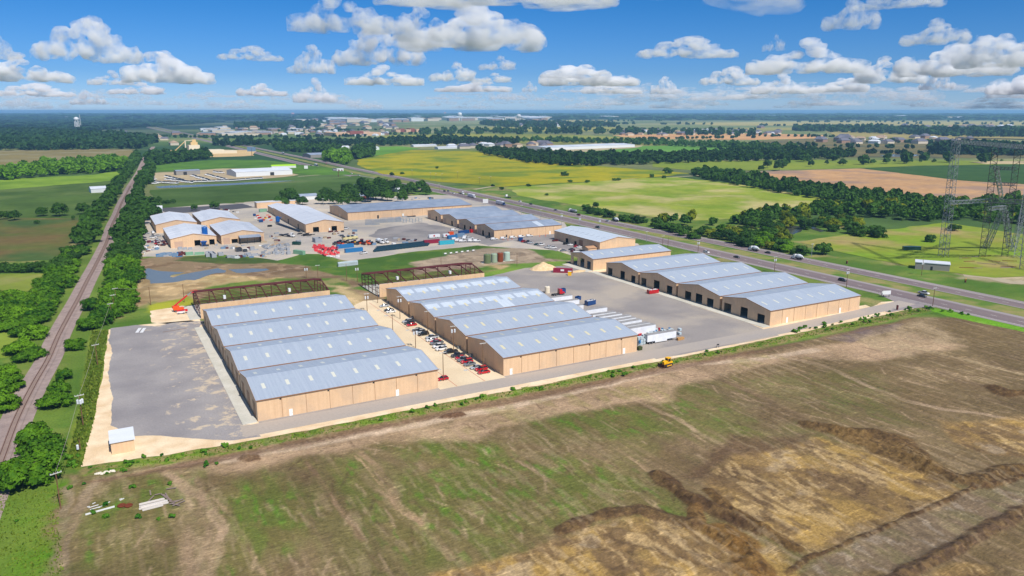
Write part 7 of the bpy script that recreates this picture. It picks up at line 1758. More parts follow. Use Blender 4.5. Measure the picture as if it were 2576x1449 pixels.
# rolls of black pipe, bins, totes
PC['bin_green'] = mat('paint_bin_green', srgb(28, 62, 76, .9), rough=.5)
bm_ = MB().prism([(-.9, 0), (.9, 0), (1.2, 1.3), (-1.2, 1.3)], -.9, .9).mesh('waste_bin', PC['bin_green'])
for k in range(17):
    for r_i in range(4):
        t = k / 16; x = 1560 + t * 980 + r_i * 22; y = 318 - t * 112 - r_i * 24
        p = V('g', x, y); o = link('waste_bin', bm_, None, (p[0], p[1], .05), R(random.uniform(-4, 4))); tag(o, 'dark teal metal waste bin in the long stacked row by the grass', 'waste bin', 'dark teal waste bins in the long row')
tm1 = mat('tote_plastic', srgb(206, 220, 224, .88), rough=.4); tm2 = PC['steelblue']
tbx = MB().box(-.5, -.6, .12, .5, .6, 1.1)
tbx.m = [0] * len(tbx.f)
def tote_mesh():
    b = MB(); b.prism([(-.5, .15), (.5, .15), (.5, 1.05), (.42, 1.12), (-.42, 1.12), (-.5, 1.05)], -.6, .6, 0); b.tube((0, 0, 1.12), (0, 0, 1.2), .15, m=0)
    for x_ in (-.52, 0, .52):
        for y_ in (-.62, .62): b.bar((x_, y_, 0), (x_, y_, 1.1), .05, m=1)
    for z_ in (.1, .5, .9):
        for y_ in (-.62, .62): b.bar((-.54, y_, z_), (.54, y_, z_), .04, m=1)
        for x_ in (-.54, .54): b.bar((x_, -.62, z_), (x_, .62, z_), .04, m=1)
    return b.mesh('tote', [tm1, M['galv']])
tme = tote_mesh()
for k in range(13):
    for lv in range(2):
        for rw in range(2):
            p = V('g', 880 + k * 28, 600 - k * 3 - rw * 14); o = link('tote', tme, None, (p[0], p[1], .03 + lv * 1.25), R(5)); o.scale = (1.15, 1.15, 1.05); tag(o, 'white caged liquid tote in the double stack behind the left steel frame', 'tote', 'white totes stacked on the weedy ground')
for i, (x, y, lv) in enumerate([(1672, 1095, 0), (1715, 1088, 0), (1672, 1095, 1), (1715, 1088, 1), (1672, 1095, 2), (1715, 1088, 2), (1755, 1078, 0), (1755, 1078, 1), (1755, 1060, 2), (1845, 880, 0), (1885, 875, 0), (1925, 870, 0), (1965, 865, 0), (2060, 880, 0), (2100, 885, 0), (2180, 875, 0), (2220, 870, 0), (1850, 930, 0), (1900, 925, 0), (1960, 920, 0), (2345, 925, 0), (2345, 905, 1)]):
    p = V('j', x, y + 20); o = link('tote', tme, None, (p[0], p[1], .08 + lv * 1.25), R(random.uniform(-5, 5))); o.scale = (1.15, 1.15, 1.05)
    tag(o, 'white caged tote stacked at the warehouse corner beside the lone trailer' if i < 9 else 'white caged tote standing behind the lone white trailer', 'tote', 'totes at the warehouse corner' if i < 9 else 'totes behind the lone trailer')
for i, (x, y, c_) in enumerate([(1960, 900, 'midblue'), (2065, 862, 'midblue'), (2180, 855, 'midblue'), (2012, 858, 'red'), (1555, 752, 'midblue'), (1695, 1110, 'midblue'), (1940, 905, 'midblue'), (1715, 950, 'red'), (1690, 958, 'red'), (1835, 915, 'darkred')]):
    p = V('j', x, y + 15); o = MB().lathe((0, 0, 0), [(.3, 0), (.32, .3), (.3, .6), (.32, .88), (.28, .9)], 12).build('drum', PC[c_]); o.location = (p[0], p[1], .08 + (0 if i != 5 else 1.2)); o.scale = (1.6, 1.6, 1.3)
    tag(o, ['blue drum among the totes behind the lone trailer', 'blue drum right of the red one behind the trailer', 'blue drum next to the last totes', 'red drum standing between the totes', 'blue drum in front of the packed trailer rank', 'blue drum on the dark bin at the warehouse corner', 'second blue drum among the totes', 'right red drum at the warehouse corner', 'left red drum at the warehouse corner', 'dark red drum under the scaffold'][i], 'drum')
p = V('j', 1672, 1195); o = MB().prism([(-.9, 0), (.9, 0), (1.0, 1.4), (-1.0, 1.4)], -.8, .8).build('waste_bin', mat('olive_bin', srgb(70, 78, 40, .85))); o.location = (p[0] + .6, p[1], .08); tag(o, 'olive green waste bin at the near right warehouse corner', 'waste bin')
pal = mat('pallet_wood', srgb(196, 150, 96, .85), rough=.9)
def pallet_mesh():
    b = MB()
    for k in range(6): b.box(-.6, -.5 + k * .18, .1, .6, -.5 + k * .18 + .12, .13)
    for k in (-.5, -.05, .4): b.box(-.6, k, 0, .6, k + .1, .1)
    return b.mesh('pallet', pal)
pme = pallet_mesh()
for i in range(16):
    p = V('j', 2330 + (i % 3) * 30, 1035 - (i % 3) * 8); o = link('pallet', pme, None, (p[0], p[1], .08 + (i // 3) * .2), R(random.uniform(-12, 12))); o.scale = (1.2, 1.2, 1.4); tag(o, 'wooden pallet in the pile at the nose of the lone trailer', 'pallet', 'wooden pallets at the nose of the lone trailer')
for i in range(9):
    p = V('j', 860 + i * 22, 590 - i * 6 + (i % 2) * 8); o = MB().prism([(-1.2, 0), (1.2, 0), (.9, .8), (-.7, .9)], -.5, .5).build('scrap_piece', PC['orange' if i > 4 else 'darkred']); o.location = (p[0], p[1], .1); o.rotation_euler = (.2, 0, random.uniform(-.5, .5)); tag(o, 'orange scrap sheet beside the wide white trailer' if i > 4 else 'dark red scrap piece beside the wide white trailer', 'scrap', 'orange scrap by the wide trailer' if i > 4 else 'dark red scrap by the wide trailer')
# black pipe bundle along the long building
bpm = MB().tube((-3, 0, .3), (3, 0, .3), .3, n=10).mesh('pipe', PC['black'])
for k in range(14):
    for r_i in range(4):
        t = k / 13; p = V('p', 1800 + t * 270, 385 + t * 95); o = link('pipe', bpm, None, (p[0] + r_i * .66 - 1.5 + 1.6, p[1] + 3 - 1, .05 + .5 * (r_i % 2)), R(90)); tag(o, 'black plastic pipe in the long stack beside the grey white building', 'pipe', 'black pipes beside the grey white building')
for k in range(16):
    p = V('p', 2060 + rs5.random() * 190, 515 + rs5.uniform(-15, 15)); o = link('pipe', bpm, None, (p[0], p[1], .05 + .5 * (k % 2)), R(rs5.uniform(-10, 25))); o.scale = (.6, 1, 1); tag(o, 'short black pipe in the heap below the building front', 'pipe', 'short black pipes below the building front')
# blue steel racks in the middle of the park
for k in range(5):
    for r_i in range(6):
        p = V('q', 680 + k * 90, 372 - k * 6 - r_i * 9 if k > 1 else 385 - r_i * 10); o = MB().prism([(-3.2, 0), (3.2, 0), (3.2, .3), (-3.2, .3)], -.25, .25).build('girder', PC['steelblue']); o.location = (p[0], p[1], .1 + .35 * (r_i % 3)); tag(o, 'blue grey steel girder in the stacked bundles in the park yard', 'girder', 'steel girders stacked in the park yard')
for k in range(8):
    p = V('q', 1050 + k * 38, 345 + (k % 3) * 10); r_ = empty('steel_rack', (p[0], p[1], 0), 0, 'open steel rack among the girders in the park yard', 'rack', 'open racks in the park yard')
    for sx in (-1.6, 1.6): MB().bar((sx, 0, 0), (sx, 0, 3.4), .22).build('upright', M['galv'], r_)
    for z_ in (1, 2.2, 3.3): MB().bar((-1.6, 0, z_), (1.6, 0, z_), .2).build('crossbar', PC['steelblue'], r_)
for k in range(18):
    x, y = rs5.uniform(640, 1500), 300 + rs5.uniform(-8, 10) ; p = V('q', x, y - (x - 640) * .03); junk_box('q', x, y - (x - 640) * .03, rs5.uniform(1, 3), .4, rs5.uniform(.4, 1.2), rs5.choice(['steelblue', 'darkgrey', 'pit_grey']), 'steel section lying in the row before the very long building', 'steel sections before the very long building', R(rs5.uniform(-6, 6)), 'steel_section', 'steel section', False)
# plant machinery row
for i in range(16):
    x = 800 + i * 46; y = 185 - (i % 3) * 14; c_ = ['darkgrey', 'maroon', 'black', 'orange', 'darkgrey', 'tan', 'black', 'darkred', 'yellow', 'darkgrey', 'orange', 'black', 'darkred', 'darkgrey', 'steelblue', 'black'][i]
    p = V('g', x, y); r_ = empty('work_machine', (p[0], p[1], .05), R(rs5.uniform(-80, -50)), 'parked work machine in the crowded row behind the blue containers', 'machine', 'machines in the crowded row')
    MB().box(-1.8, -.9, .6, 1.6, .9, 1.6).build('body', PC[c_], r_); MB().box(.1, -.8, 1.6, 1.3, .8, 2.6).build('cab', M['glass'], r_)
    for xx in (-1.2, 1.0):
        for sy in (-1, 1): wheel(r_, xx, sy * .95, .5, .35)
for i, (x, y, s) in enumerate([(1010, 80, 2.4), (1090, 70, 2.2), (1170, 60, 2.4)]):
    p = V('g', x, y + 20); r_ = empty('work_machine', (p[0], p[1], .05), R(5), ['left cream coloured machine behind the crowded row', 'middle cream coloured machine behind the crowded row', 'right cream coloured machine behind the crowded row'][i], 'machine')
    MB().box(-s, -1.2, .7, s, 1.2, 2.4).build('body', mat('machine_cream', srgb(216, 204, 150, .85)), r_); MB().box(-s, -1, 2.4, -s + 1.6, 1, 3.3).build('cab', M['glass'], r_)
    for xx in (-1.4, 1.4):
        for sy in (-1, 1): wheel(r_, xx, sy * 1.2, .6, .4)
# red tarps / fans / bits along the left yard of the long building
for i in range(20):
    x, y = rs5.uniform(1540, 1740), rs5.uniform(270, 350); junk_box('p', x, y, rs5.uniform(.6, 1.6), rs5.uniform(.4, .9), rs5.uniform(.6, 1.5), rs5.choice(['red', 'white', 'white', 'orange', 'yellow', 'darkgrey', 'red']), 'small coloured crate in the clutter left of the long building', 'coloured clutter left of the long building', R(rs5.uniform(-50, 50)), 'crate', 'crate', False)
p = V('p', 1815, 360); r_ = empty('dust_collector', (p[0], p[1], 0), 0, 'blue upright tank leaning on the long building wall', 'tank'); MB().lathe((0, 0, 0), [(.4, 0), (1.8, 1.2), (1.8, 5), (.5, 5.6)], 14).build('tank', M['silo_blue'], r_); MB().bar((1.5, 0, 4), (3.5, 0, 4.5), .5).build('pipe', M['silo_blue'], r_)
for x, lab in ((820, 'left red cable drum by the grey roofed building'), (888, 'right red cable drum by the grey roofed building')):
    p = V('h', x, 105, 1); r_ = empty('cable_drum', (p[0], p[1], 0), R(20), lab, 'cable drum'); MB().lathe((0, -.6, 1.5), [(1.5, 0), (1.5, .12), (.7, .12), (.7, 1.1), (1.5, 1.1), (1.5, 1.22)], 20, axis='y').build('reel', PC['red'], r_); MB().lathe((0, -.45, 1.5), [(1.1, 0), (1.1, .9)], 18, axis='y').build('cable', M['dark'], r_)
for i, (x, y) in enumerate([(1384, 240), (1448, 232), (1545, 220), (1875, 185), (1965, 178), (1310, 236)]):
    p = V('h', x, y); o = MB().lathe((0, 0, 0), [(.3, 0), (.3, .06), (.16, .08), (.05, 1.1)], 8).build('traffic_cone', PC['orange']); o.location = (p[0], p[1], .06); o.scale = (1.5, 1.5, 1.5); tag(o, 'orange traffic cone on the drive before the white pickups', 'traffic cone', 'orange cones on the drive')
# sand heap and clods by the unfinished warehouse
def heap(view, x, y, rx, ry, h, m, label, seed=1, cat='heap'):
    p = V(view, x, y); n = 28; g_ = np.linspace(-1, 1, n); X, Y = np.meshgrid(g_, g_); rr_ = np.hypot(X, Y)
    Z = np.clip(1 - rr_, 0, 1) ** .8 * h * (.8 + .5 * fbm(X * 3 + seed * 9, Y * 3, 4, seed)) - .05
    me_ = bpy.data.meshes.new('heap'); me_.vertices.add(n * n); me_.vertices.foreach_set('co', np.column_stack([X.ravel() * rx, Y.ravel() * ry, Z.ravel()]).astype(np.float32).ravel())
    i_ = (np.arange(n - 1)[:, None] * n + np.arange(n - 1)[None, :]).ravel(); quads_to_mesh(me_, np.column_stack([i_, i_ + 1, i_ + n + 1, i_ + n]).astype(np.int32)); me_.materials.append(m)
    o = link('sand_heap', me_, None, (p[0], p[1], 0)); tag(o, label, cat); return o
sand = mat('heap_sand', srgb(236, 208, 164, .86), srgb(214, 184, 140, .86), scale=.6, rough=.95, fine=.1)
heap('h', 1930, 680, 9, 6.5, 4.2, sand, 'pointed cream sand heap beside the maroon container', 3)
heap('h', 2470, 720, 6, 3, 1.0, sand, 'low cream rubble heap before the unfinished warehouse', 5)
heap('p', 1800, 640, 5, 3, 1.8, mat('heap_brown', srgb(176, 150, 122, .85), rough=.95), 'low brown gravel heap behind the jumbled precast stack', 6)
# signs
def signboard(view, x, y, w, h, z0, label, face='white', posts=2, rz=0.0, mark=None, name='sign', cat='sign'):
    p = V(view, x, y); r_ = empty(name, (p[0], p[1], 0), rz, label, cat); MB().box(-w / 2, -.08, z0, w / 2, .08, z0 + h).build('panel', PC[face] if face in PC else M[face], r_)
    for k in range(posts):
        xx = 0 if posts == 1 else (-w * .35 + k * w * .7 / (posts - 1)); MB().bar((xx, .14, 0), (xx, .14, z0 + h * .8), .2 if posts > 1 else .7).build('post', M['dark'] if posts > 1 else M['steel_red'], r_)
    if mark: mark(r_, w, h, z0)
    return r_
def bb(r_, w, h, z0):
    MB().box(-w / 2 + .1, -.14, z0 + .1, -w * .12, -.082, z0 + h - .1).build('dark_panel', PC['darkgrey'], r_)
    for xx in (w * .1, w * .34):
        b = MB(); b.prism([(xx - 1.3, z0 + .2), (xx + 1.3, z0 + .2), (xx + .7, z0 + 1.6), (xx - .7, z0 + 1.6)], -.14, -.083); b.build('portrait', PC['darkred'], r_)
        b = MB(); b.prism([(xx - .5, z0 + 1.7), (xx + .5, z0 + 1.7), (xx + .4, z0 + 2.8), (xx - .4, z0 + 2.8)], -.14, -.083); b.build('portrait_head', PC['tan'], r_)
    for k in range(3): MB().box(-w / 2 + 1, -.17, z0 + 1 + k * .8, -w * .17, -.145, z0 + 1.3 + k * .8).build('lettering', M['white'], r_)
signboard('b', 1018, 765, 16, 4.2, 8.5, 'wide billboard with a dark left half and two red portraits by the highway', posts=1, mark=bb, name='billboard', cat='billboard', rz=R(-25))
signboard('b', 165, 560, 18, 9, 10, 'pale blue billboard at the distant mill', 'steelblue', 1, name='billboard', cat='billboard', rz=R(-25))
signboard('b', 700, 696, 6, 5, 2, 'pale square sign in the field left of the billboard', rz=R(-25))
signboard('q', 2120, 135, 5.5, 4.4, 1.2, 'white square sign beside the near carriageway', rz=R(-25))
signboard('s', 1980, 968, 4.6, 2.0, 1.6, 'white sign board on two posts on the grass by the junction', rz=R(-20)); signboard('s', 1940, 950, 1.2, 1.0, 1.4, 'small white sign left of the white sign board', rz=R(-20))
signboard('s', 2102, 1105, .22, 3.0, 0, 'thin white post on the gravel edge of the service road', posts=1)
signboard('s', 1550, 600, .7, 1.4, .6, 'small orange marker in the far meadow', 'orange', 1); signboard('t', 690, 1405, 1.0, 1.0, 1.2, 'round yellow sign on the grass beyond the far carriageway', 'yellow', 1)
p = V('w', 1367, 190); r_ = empty('gate_post', (p[0], p[1], 0), 0, 'small dark metal frame standing on the limestone strip', 'frame')
MB().box(-.6, -.06, 0, -.5, .06, 1.7).build('upright', M['dark'], r_); MB().box(.5, -.06, 0, .6, .06, 1.7).build('upright', M['dark'], r_); MB().box(-.6, -.06, 1.2, .6, .06, 1.7).build('plate', M['dark'], r_)
p = V('f', 1558, 275); 
# person on the walk
def person(x, y):
    r_ = empty('person', (x, y, .2), R(100), 'person in dark clothes standing on the concrete walk by the nearest left warehouse', 'person')
    me_ = bpy.data.meshes.new('body')
    vs_p = [(0, 0, .95), (0, 0, 1.15), (0, 0, 1.42), (0, 0, 1.52), (.02, 0, 1.62), (.03, 0, 1.74), (0, .11, .9), (.03, .12, .5), (0, .13, .08), (.14, .13, .04), (0, -.11, .9), (-.05, -.12, .5), (-.08, -.13, .08), (.06, -.13, .04), (0, .2, 1.42), (.02, .26, 1.15), (.14, .24, .95), (.2, .23, .88), (0, -.2, 1.42), (.02, -.26, 1.15), (.12, -.24, .93), (.17, -.23, .86)]
    es = [(0, 1), (1, 2), (2, 3), (3, 4), (4, 5), (0, 6), (6, 7), (7, 8), (8, 9), (0, 10), (10, 11), (11, 12), (12, 13), (2, 14), (14, 15), (15, 16), (16, 17), (2, 18), (18, 19), (19, 20), (20, 21)]
    me_.from_pydata(vs_p, es, []); o = link('body', me_, r_); me_.materials.append(mat('dark_clothes', srgb(36, 38, 48)))
    sk = o.modifiers.new('skin', 'SKIN'); rad = [.15, .14, .15, .06, .10, .09, .09, .065, .05, .045, .09, .065, .05, .045, .065, .048, .035, .03, .065, .048, .035, .03]
    for i, v in enumerate(me_.skin_vertices[0].data): v.radius = (rad[i], rad[i]); v.use_root = (i == 0)
    sb = o.modifiers.new('sub', 'SUBSURF'); sb.levels = 1; sb.render_levels = 2
    MB().lathe((.03, 0, 1.72), [(.1, -.02), (.115, .04), (.08, .1), (.02, .12)], 10).build('hair', mat('dark_hair', srgb(40, 30, 24)), r_)
p = V('f', 1559, 282, .2); person(p[0], p[1])
# pipe boots and units on B gables and lot edge
for i, (x, y) in enumerate([(352, 130), (735, 375), (1475, 850), (1668, 975)]):
    p = V('k', x, y); r_ = empty('air_unit', (p[0], p[1], .09), 0, ['grey air unit at the far corner of the lot', 'grey air unit by the third middle warehouse', 'grey air unit by the second middle warehouse', 'grey air unit by the nearest middle warehouse wall'][i], 'air unit')
    MB().box(-.5, -.5, 0, .5, .5, 1.1).build('casing', M['galv'], r_); MB().lathe((0, 0, 1.1), [(.38, 0), (.38, .05)], 12).build('fan_guard', M['dark'], r_)
# ---------------------------------------------------------------- lattice towers
def lattice(mb, a, b, w0, w1, n, t=.2):
    a = Vector(a); b = Vector(b); d = (b - a).normalized(); up = Vector((0, 0, 1)) if abs(d.z) < .9 else Vector((0, 1, 0)); x = d.cross(up).normalized(); y = x.cross(d).normalized()
    cs = [(-1, -1), (1, -1), (1, 1), (-1, 1)]
    def P_(k, c): s = k / n; w = (w0 + (w1 - w0) * s) / 2; return a + (b - a) * s + x * (c[0] * w) + y * (c[1] * w)
    for c in cs: mb.bar(P_(0, c), P_(n, c), t * 1.3)
    for k in range(n):
        for i in range(4):
            c0, c1 = cs[i], cs[(i + 1) % 4]
            if k % 2: c0, c1 = c1, c0
            mb.bar(P_(k, c0), P_(k + 1, c1), t * .8)
        if k % 2 == 0:
            for i in range(4): mb.bar(P_(k, cs[i]), P_(k, cs[(i + 1) % 4]), t * .8)
lat = mat('galvanised_lattice', srgb(146, 152, 156, .8), rough=.5, metal=.1)
dark_lat = mat('dark_lattice', srgb(96, 98, 104, .8), rough=.6)
LEGS = [(490, 1170), (840, 1170), (1040, 1170), (1150, 1190), (1195, 1300), (1300, 1240)]
def height_for(base, view, x, y):
    # height at which the view point (x, y) stands over the base point
    lo, hi = 0.0, 94.0
    bx = base
    # camera distance along the ground to the base
    d0 = math.hypot(*bx)
    for _ in range(40):
        m_ = (lo + hi) / 2; q = V(view, x, y, m_)
        if math.hypot(*q) > d0: lo = m_
        else: hi = m_
    return (lo + hi) / 2
b1 = V('t', 490, 1170); b2 = V('t', 840, 1170); b3 = V('t', 1040, 1170); b4 = V('t', 1150, 1190); b5 = V('t', 1200, 1295)
H1 = height_for(b1, 't', 612, 110)
tw = empty('lattice_tower', (b1[0], b1[1], 0), 0, 'tall grey lattice gantry tower with crossbeams at the right edge of the photo', 'lattice tower')
def rel(p, z): return (p[0] - b1[0], p[1] - b1[1], z)
def top_of(view, x, y, z): q = V(view, x, y, z); return q
Hmid = height_for(b1, 't', 550, 680)
t1 = V('t', 612, 110, H1)
lb = MB(); lattice(lb, rel(b1, 0), rel(t1, H1), 4.4, 3.6, 34, .17); lb.build('mast', lat, tw)
t2 = V('t', 960, 190, H1 - 3); lb = MB(); lattice(lb, rel(b2, 0), rel(t2, H1 - 3), 3.8, 3.2, 34, .17); lb.build('mast', dark_lat, tw)
t3 = V('t', 1165, 180, H1 - 3); lb = MB(); lattice(lb, rel(b3, 0), rel(t3, H1 - 3), 3.6, 3.2, 34, .17); lb.build('mast', dark_lat, tw)
b4t = V('t', 1240, 560, Hmid + 6); lb = MB(); lattice(lb, rel(b4, 0), rel(b4t, Hmid + 6), 3.6, 3.2, 24, .17); lb.build('mast', lat, tw)
b5t = V('t', 1250, 820, 30); lb = MB(); lattice(lb, rel(b5, 0), rel(b5t, 30), 3.2, 3.0, 14, .17); lb.build('mast', dark_lat, tw)
q1 = V('t', 980, 175, H1 - 1); q2 = V('t', 1300, 175, H1 - 1); lb = MB(); lattice(lb, rel(t1, H1 - 2.5), rel(q2, H1 - 2.5), 2.2, 2.2, 44, .13); lb.build('top_beam', lat, tw)
lb = MB(); lb.bar(rel(V('t', 600, 110, H1 + 1), H1 + 1), rel(V('t', 1400, 128, H1 + 1), H1 + 1), .5); lb.build('top_cable', lat, tw)
m1 = V('t', 555, 690, Hmid); m2 = V('t', 900, 672, Hmid); m3 = V('t', 1300, 690, Hmid)
lb = MB(); lattice(lb, rel(m1, Hmid), rel(m2, Hmid), 2.2, 2.2, 18, .14); lb.build('middle_beam', lat, tw)
lb = MB(); lattice(lb, rel(m2, Hmid), rel(m3, Hmid), 2.6, 2.6, 20, .16); lb.build('middle_beam', dark_lat, tw)
hk = Hmid - 5
k1 = V('t', 1035, 730, hk); lb = MB(); lattice(lb, rel(V('t', 870, 1095), 0), rel(k1, hk), 3.2, 2.6, 20); lb.build('brace', lat, tw)
lb = MB(); lattice(lb, rel(V('t', 1090, 1100), 0), rel(k1, hk), 3.2, 2.6, 20); lb.build('brace', lat, tw)
lb = MB(); lattice(lb, rel(V('t', 905, 745, hk), hk), rel(k1, hk), 2.2, 2.2, 8); lb.build('brace_tie', lat, tw)
for yy in (380, 520):
    hh = height_for(b2, 't', 940, yy); lb = MB(); lattice(lb, rel(V('t', 940, yy, hh), hh), rel(V('t', 1140, yy + 8, hh), hh), 1.8, 1.8, 12); lb.build('tie_beam', dark_lat, tw)
lb = MB(); lattice(lb, rel(V('t', 1010, 640, Hmid), Hmid), rel(V('t', 965, 380, H1 * .8), H1 * .8), 2.2, 2.0, 16); lb.build('brace', lat, tw)
lb = MB(); lattice(lb, rel(V('t', 1110, 1130), 0), rel(V('t', 1210, 740, 30), 30), 2.6, 2.2, 16); lb.build('brace', lat, tw)
for i in range(14):
    a = V('t', rs5.uniform(620, 1150), rs5.uniform(1170, 1290)); o = MB().bar((-rs5.uniform(2, 6), 0, .15), (rs5.uniform(2, 6), 0, .15), .35).build('timber', rust if i % 2 else grey_b); o.location = (a[0], a[1], .15); o.rotation_euler = (0, 0, R(rs5.uniform(-60, -10))); tag(o, 'long brown timber lying on the pale ground under the lattice towers', 'timber', 'timbers under the lattice towers')

CLUT = [('p', 900, 640, 1620, 700, 16, 'pale grey block scattered in the front yard of the white roofed group'), ('p', 1640, 480, 1960, 640, 16, 'grey or rusty block scattered between the white roofed group and the long building'), ('q', 60, 470, 520, 560, 22, 'small rusty or pale item scattered below the long building front'), ('q', 330, 560, 1080, 640, 20, 'small dark item scattered beside the machine row'),
 ('q', 560, 60, 1500, 85, 20, 'stacked sheet goods behind the very long building'), ('p', 150, 600, 330, 760, 22, 'pale scrap piece near the hedge at the left of the yard'), ('p', 860, 205, 1330, 240, 16, 'pale slab leaning in the row behind the white roofed group'), ('q', 1100, 570, 1320, 610, 8, 'dark steel piece lying by the teal bins'), ('p', 1120, 770, 1700, 800, 14, 'grey kerb stone in the row along the yard edge')]
for view, x0, y0, x1, y1, n, lab in CLUT:
    for k in range(n):
        junk_box(view, rs5.uniform(x0, x1), rs5.uniform(y0, y1), rs5.uniform(.6, 2.2), rs5.uniform(.4, 1.2), rs5.uniform(.4, 1.6), rs5.choice(['pit_grey', 'steelblue', 'white', 'darkgrey', 'steel_red', 'pit_grey', 'midblue' if y1 < 100 else 'tan']), lab, lab.split(' ', 2)[2], R(rs5.uniform(-40, 40)), 'yard_item', 'yard item', k % 2 == 0)
# ---------------------------------------------------------------- distant town
def house_mesh(L, Wd, h, rg, wall_m, roof_m):
    b = MB(); b.box(-L / 2, -Wd / 2, 0, L / 2, Wd / 2, h, 0)
    b.add([(-L / 2 - .5, -Wd / 2 - .5, h), (L / 2 + .5, -Wd / 2 - .5, h), (L / 2 + .5, Wd / 2 + .5, h), (-L / 2 - .5, Wd / 2 + .5, h), (-L / 2 + Wd * .25, 0, rg), (L / 2 - Wd * .25, 0, rg)],
          [(0, 1, 5, 4), (2, 3, 4, 5), (1, 2, 5), (3, 0, 4), (0, 3, 2, 1)], 1)
    return b.mesh('house', [wall_m, roof_m])
m_cream = mat('cream_house_wall', srgb(214, 200, 178, .85)); m_brick = mat('brown_brick_wall', srgb(160, 128, 108, .85)); m_slate = mat('slate_roof', srgb(112, 110, 122, .85)); m_tan = mat('tan_roof', srgb(176, 150, 124, .85))
HM = [house_mesh(18, 13, 4, 8, m_cream, m_slate), house_mesh(20, 12, 5, 9, m_brick, m_slate), house_mesh(16, 12, 4, 7, m_cream, m_tan), house_mesh(15, 12, 4, 6.5, M['wallwhite'], M['roof_white'])]
SM = [house_mesh(60, 34, 9, 10.5, M['wallwhite'], M['roof_white']), house_mesh(46, 30, 8, 9, m_cream, m_tan), house_mesh(80, 40, 10, 11.5, m_cream, M['roof_white']), house_mesh(50, 26, 8, 9.5, m_brick, M['roof_grey'])]
rt = random.Random(21)
for key, meshes, n, box, lab, grp, nm, sc in [
    ('a', SM, 60, (520, 316, 760, 342), 'low commercial building in the town strip left of the highway', 'commercial buildings left of the highway', 'building', 1.0),
    ('b', HM, 50, (700, 328, 980, 344), 'grey roofed house in the estate beyond the highway bend', 'houses of the estate beyond the highway bend', 'house', 1.3),
    ('c', HM, 34, (20, 322, 520, 366), 'pale roofed house among the dark woods on the left', 'houses among the left woods', 'house', 1.6),
    ('d', SM, 80, (1040, 296, 1370, 305), 'white roofed sales hall in the bright strip under the horizon', 'white halls under the horizon', 'hall', 3.0),
    ('e', HM, 60, (1560, 328, 1800, 341), 'new grey roofed house on the bare construction ground', 'new houses on the construction ground', 'house', 1.4),
    ('f', HM, 26, (1830, 330, 1960, 340), 'new house on the right part of the construction ground', 'new houses on the right construction ground', 'house', 1.4),
    ('g', HM, 40, (1260, 312, 1500, 319), 'white walled house in the dense estate in the centre distance', 'houses of the centre distance estate', 'house', 2.0),
    ('h', HM, 34, (2040, 348, 2450, 362), 'pale roofed farm house before the right tree belt', 'farm houses before the right tree belt', 'house', 1.7),
    ('i', HM, 26, (1120, 364, 1400, 374), 'white mobile home along the tree belt behind the crop field', 'mobile homes behind the crop field', 'mobile_home', 1.5),
    ('j', SM, 16, (1500, 294, 2500, 301), 'long white roof far away in the horizon woods', 'white roofs in the horizon woods', 'hall', 3.0),
    ('k', SM, 12, (100, 292, 1000, 300), 'pale roof far away in the left horizon woods', 'pale roofs in the left horizon woods', 'hall', 2.4),
    ('m', SM, 26, (790, 301, 1040, 308), 'pale warehouse roof left of the white sales halls', 'pale roofs left of the white halls', 'hall', 2.4),
    ('n', HM, 40, (620, 308, 1000, 326), 'tiny roof among the trees of the middle town', 'roofs among the middle town trees', 'house', 2.4),
    ('o', HM, 30, (1900, 318, 2560, 330), 'lone pale farm building on the far right plain', 'farm buildings on the far right plain', 'house', 2.2),
    ('l', SM, 8, (700, 306, 860, 318), 'long pale store roof beyond the dark wood of the town', 'store roofs beyond the town wood', 'hall', 1.8)]:
    for i in range(n):
        p = W(rt.uniform(box[0], box[2]), rt.uniform(box[1], box[3]))
        o = link(nm, rt.choice(meshes), None, (p[0], p[1], 0), rt.uniform(-.3, .5) + rt.choice([0, 1.57]), sc * rt.uniform(.8, 1.2)); tag(o, lab, nm.replace('_', ' '), grp)
for x, y, L, Wd, h, wm, lab in [(970, 326, 190, 120, 18, 'tan_wall', 'big tan school like building in the middle left distance')]:
    if L:
        p = W(845, 343); M['tan_wall'] = mat('tan_store_wall', srgb(214, 176, 144, .85)); r_ = empty('store', (p[0], p[1], 0), R(8), lab, 'building')
        MB().box(0, 0, 0, L, Wd, h * .7).build('wall', M['tan_wall'], r_); MB().box(L * .3, -4, 0, L * .6, 30, h).build('entrance_block', M['brick'] if 'brick' in M else M['tan_wall'], r_)
p = W(996, 333); r_ = empty('school', (p[0], p[1], 0), R(6), 'wide brick and tan school standing alone in the middle distance fields', 'school')
for k in range(5): MB().box(k * 26, (k % 2) * 12, 0, k * 26 + 24, 50, 12 + (k % 2) * 4).build('wing', [M['tan_wall'], M['brick']][k % 2], r_)
def water_tower(x, y, h, r, n, label):
    p = W(x, y); r_ = empty('water_tower', (p[0], p[1], 0), 0, label, 'water tower')
    MB().lathe((0, 0, h), [(r * .3, -r * .75), (r * .85, -r * .45), (r, 0), (r * .85, r * .5), (r * .4, r * .78), (.3, r * .85)], 20).build('tank', M['white'], r_)
    for k in range(n):
        t = k * 2 * math.pi / n; MB().bar((math.cos(t) * r * .9, math.sin(t) * r * .9, 0), (math.cos(t) * r * .72, math.sin(t) * r * .72, h - r * .3), 2.2).build('leg', M['white'], r_)
    MB().tube((0, 0, 0), (0, 0, h - r * .6), 2.0).build('riser', M['white'], r_)
water_tower(195, 324, 52, 13, 6, 'bright white water tower on legs above the left woods')
water_tower(1157, 304, 62, 22, 6, 'pale water tower right of the white halls under the horizon')
water_tower(1305, 311, 56, 17, 6, 'slim pale water tower left of the centre estate')
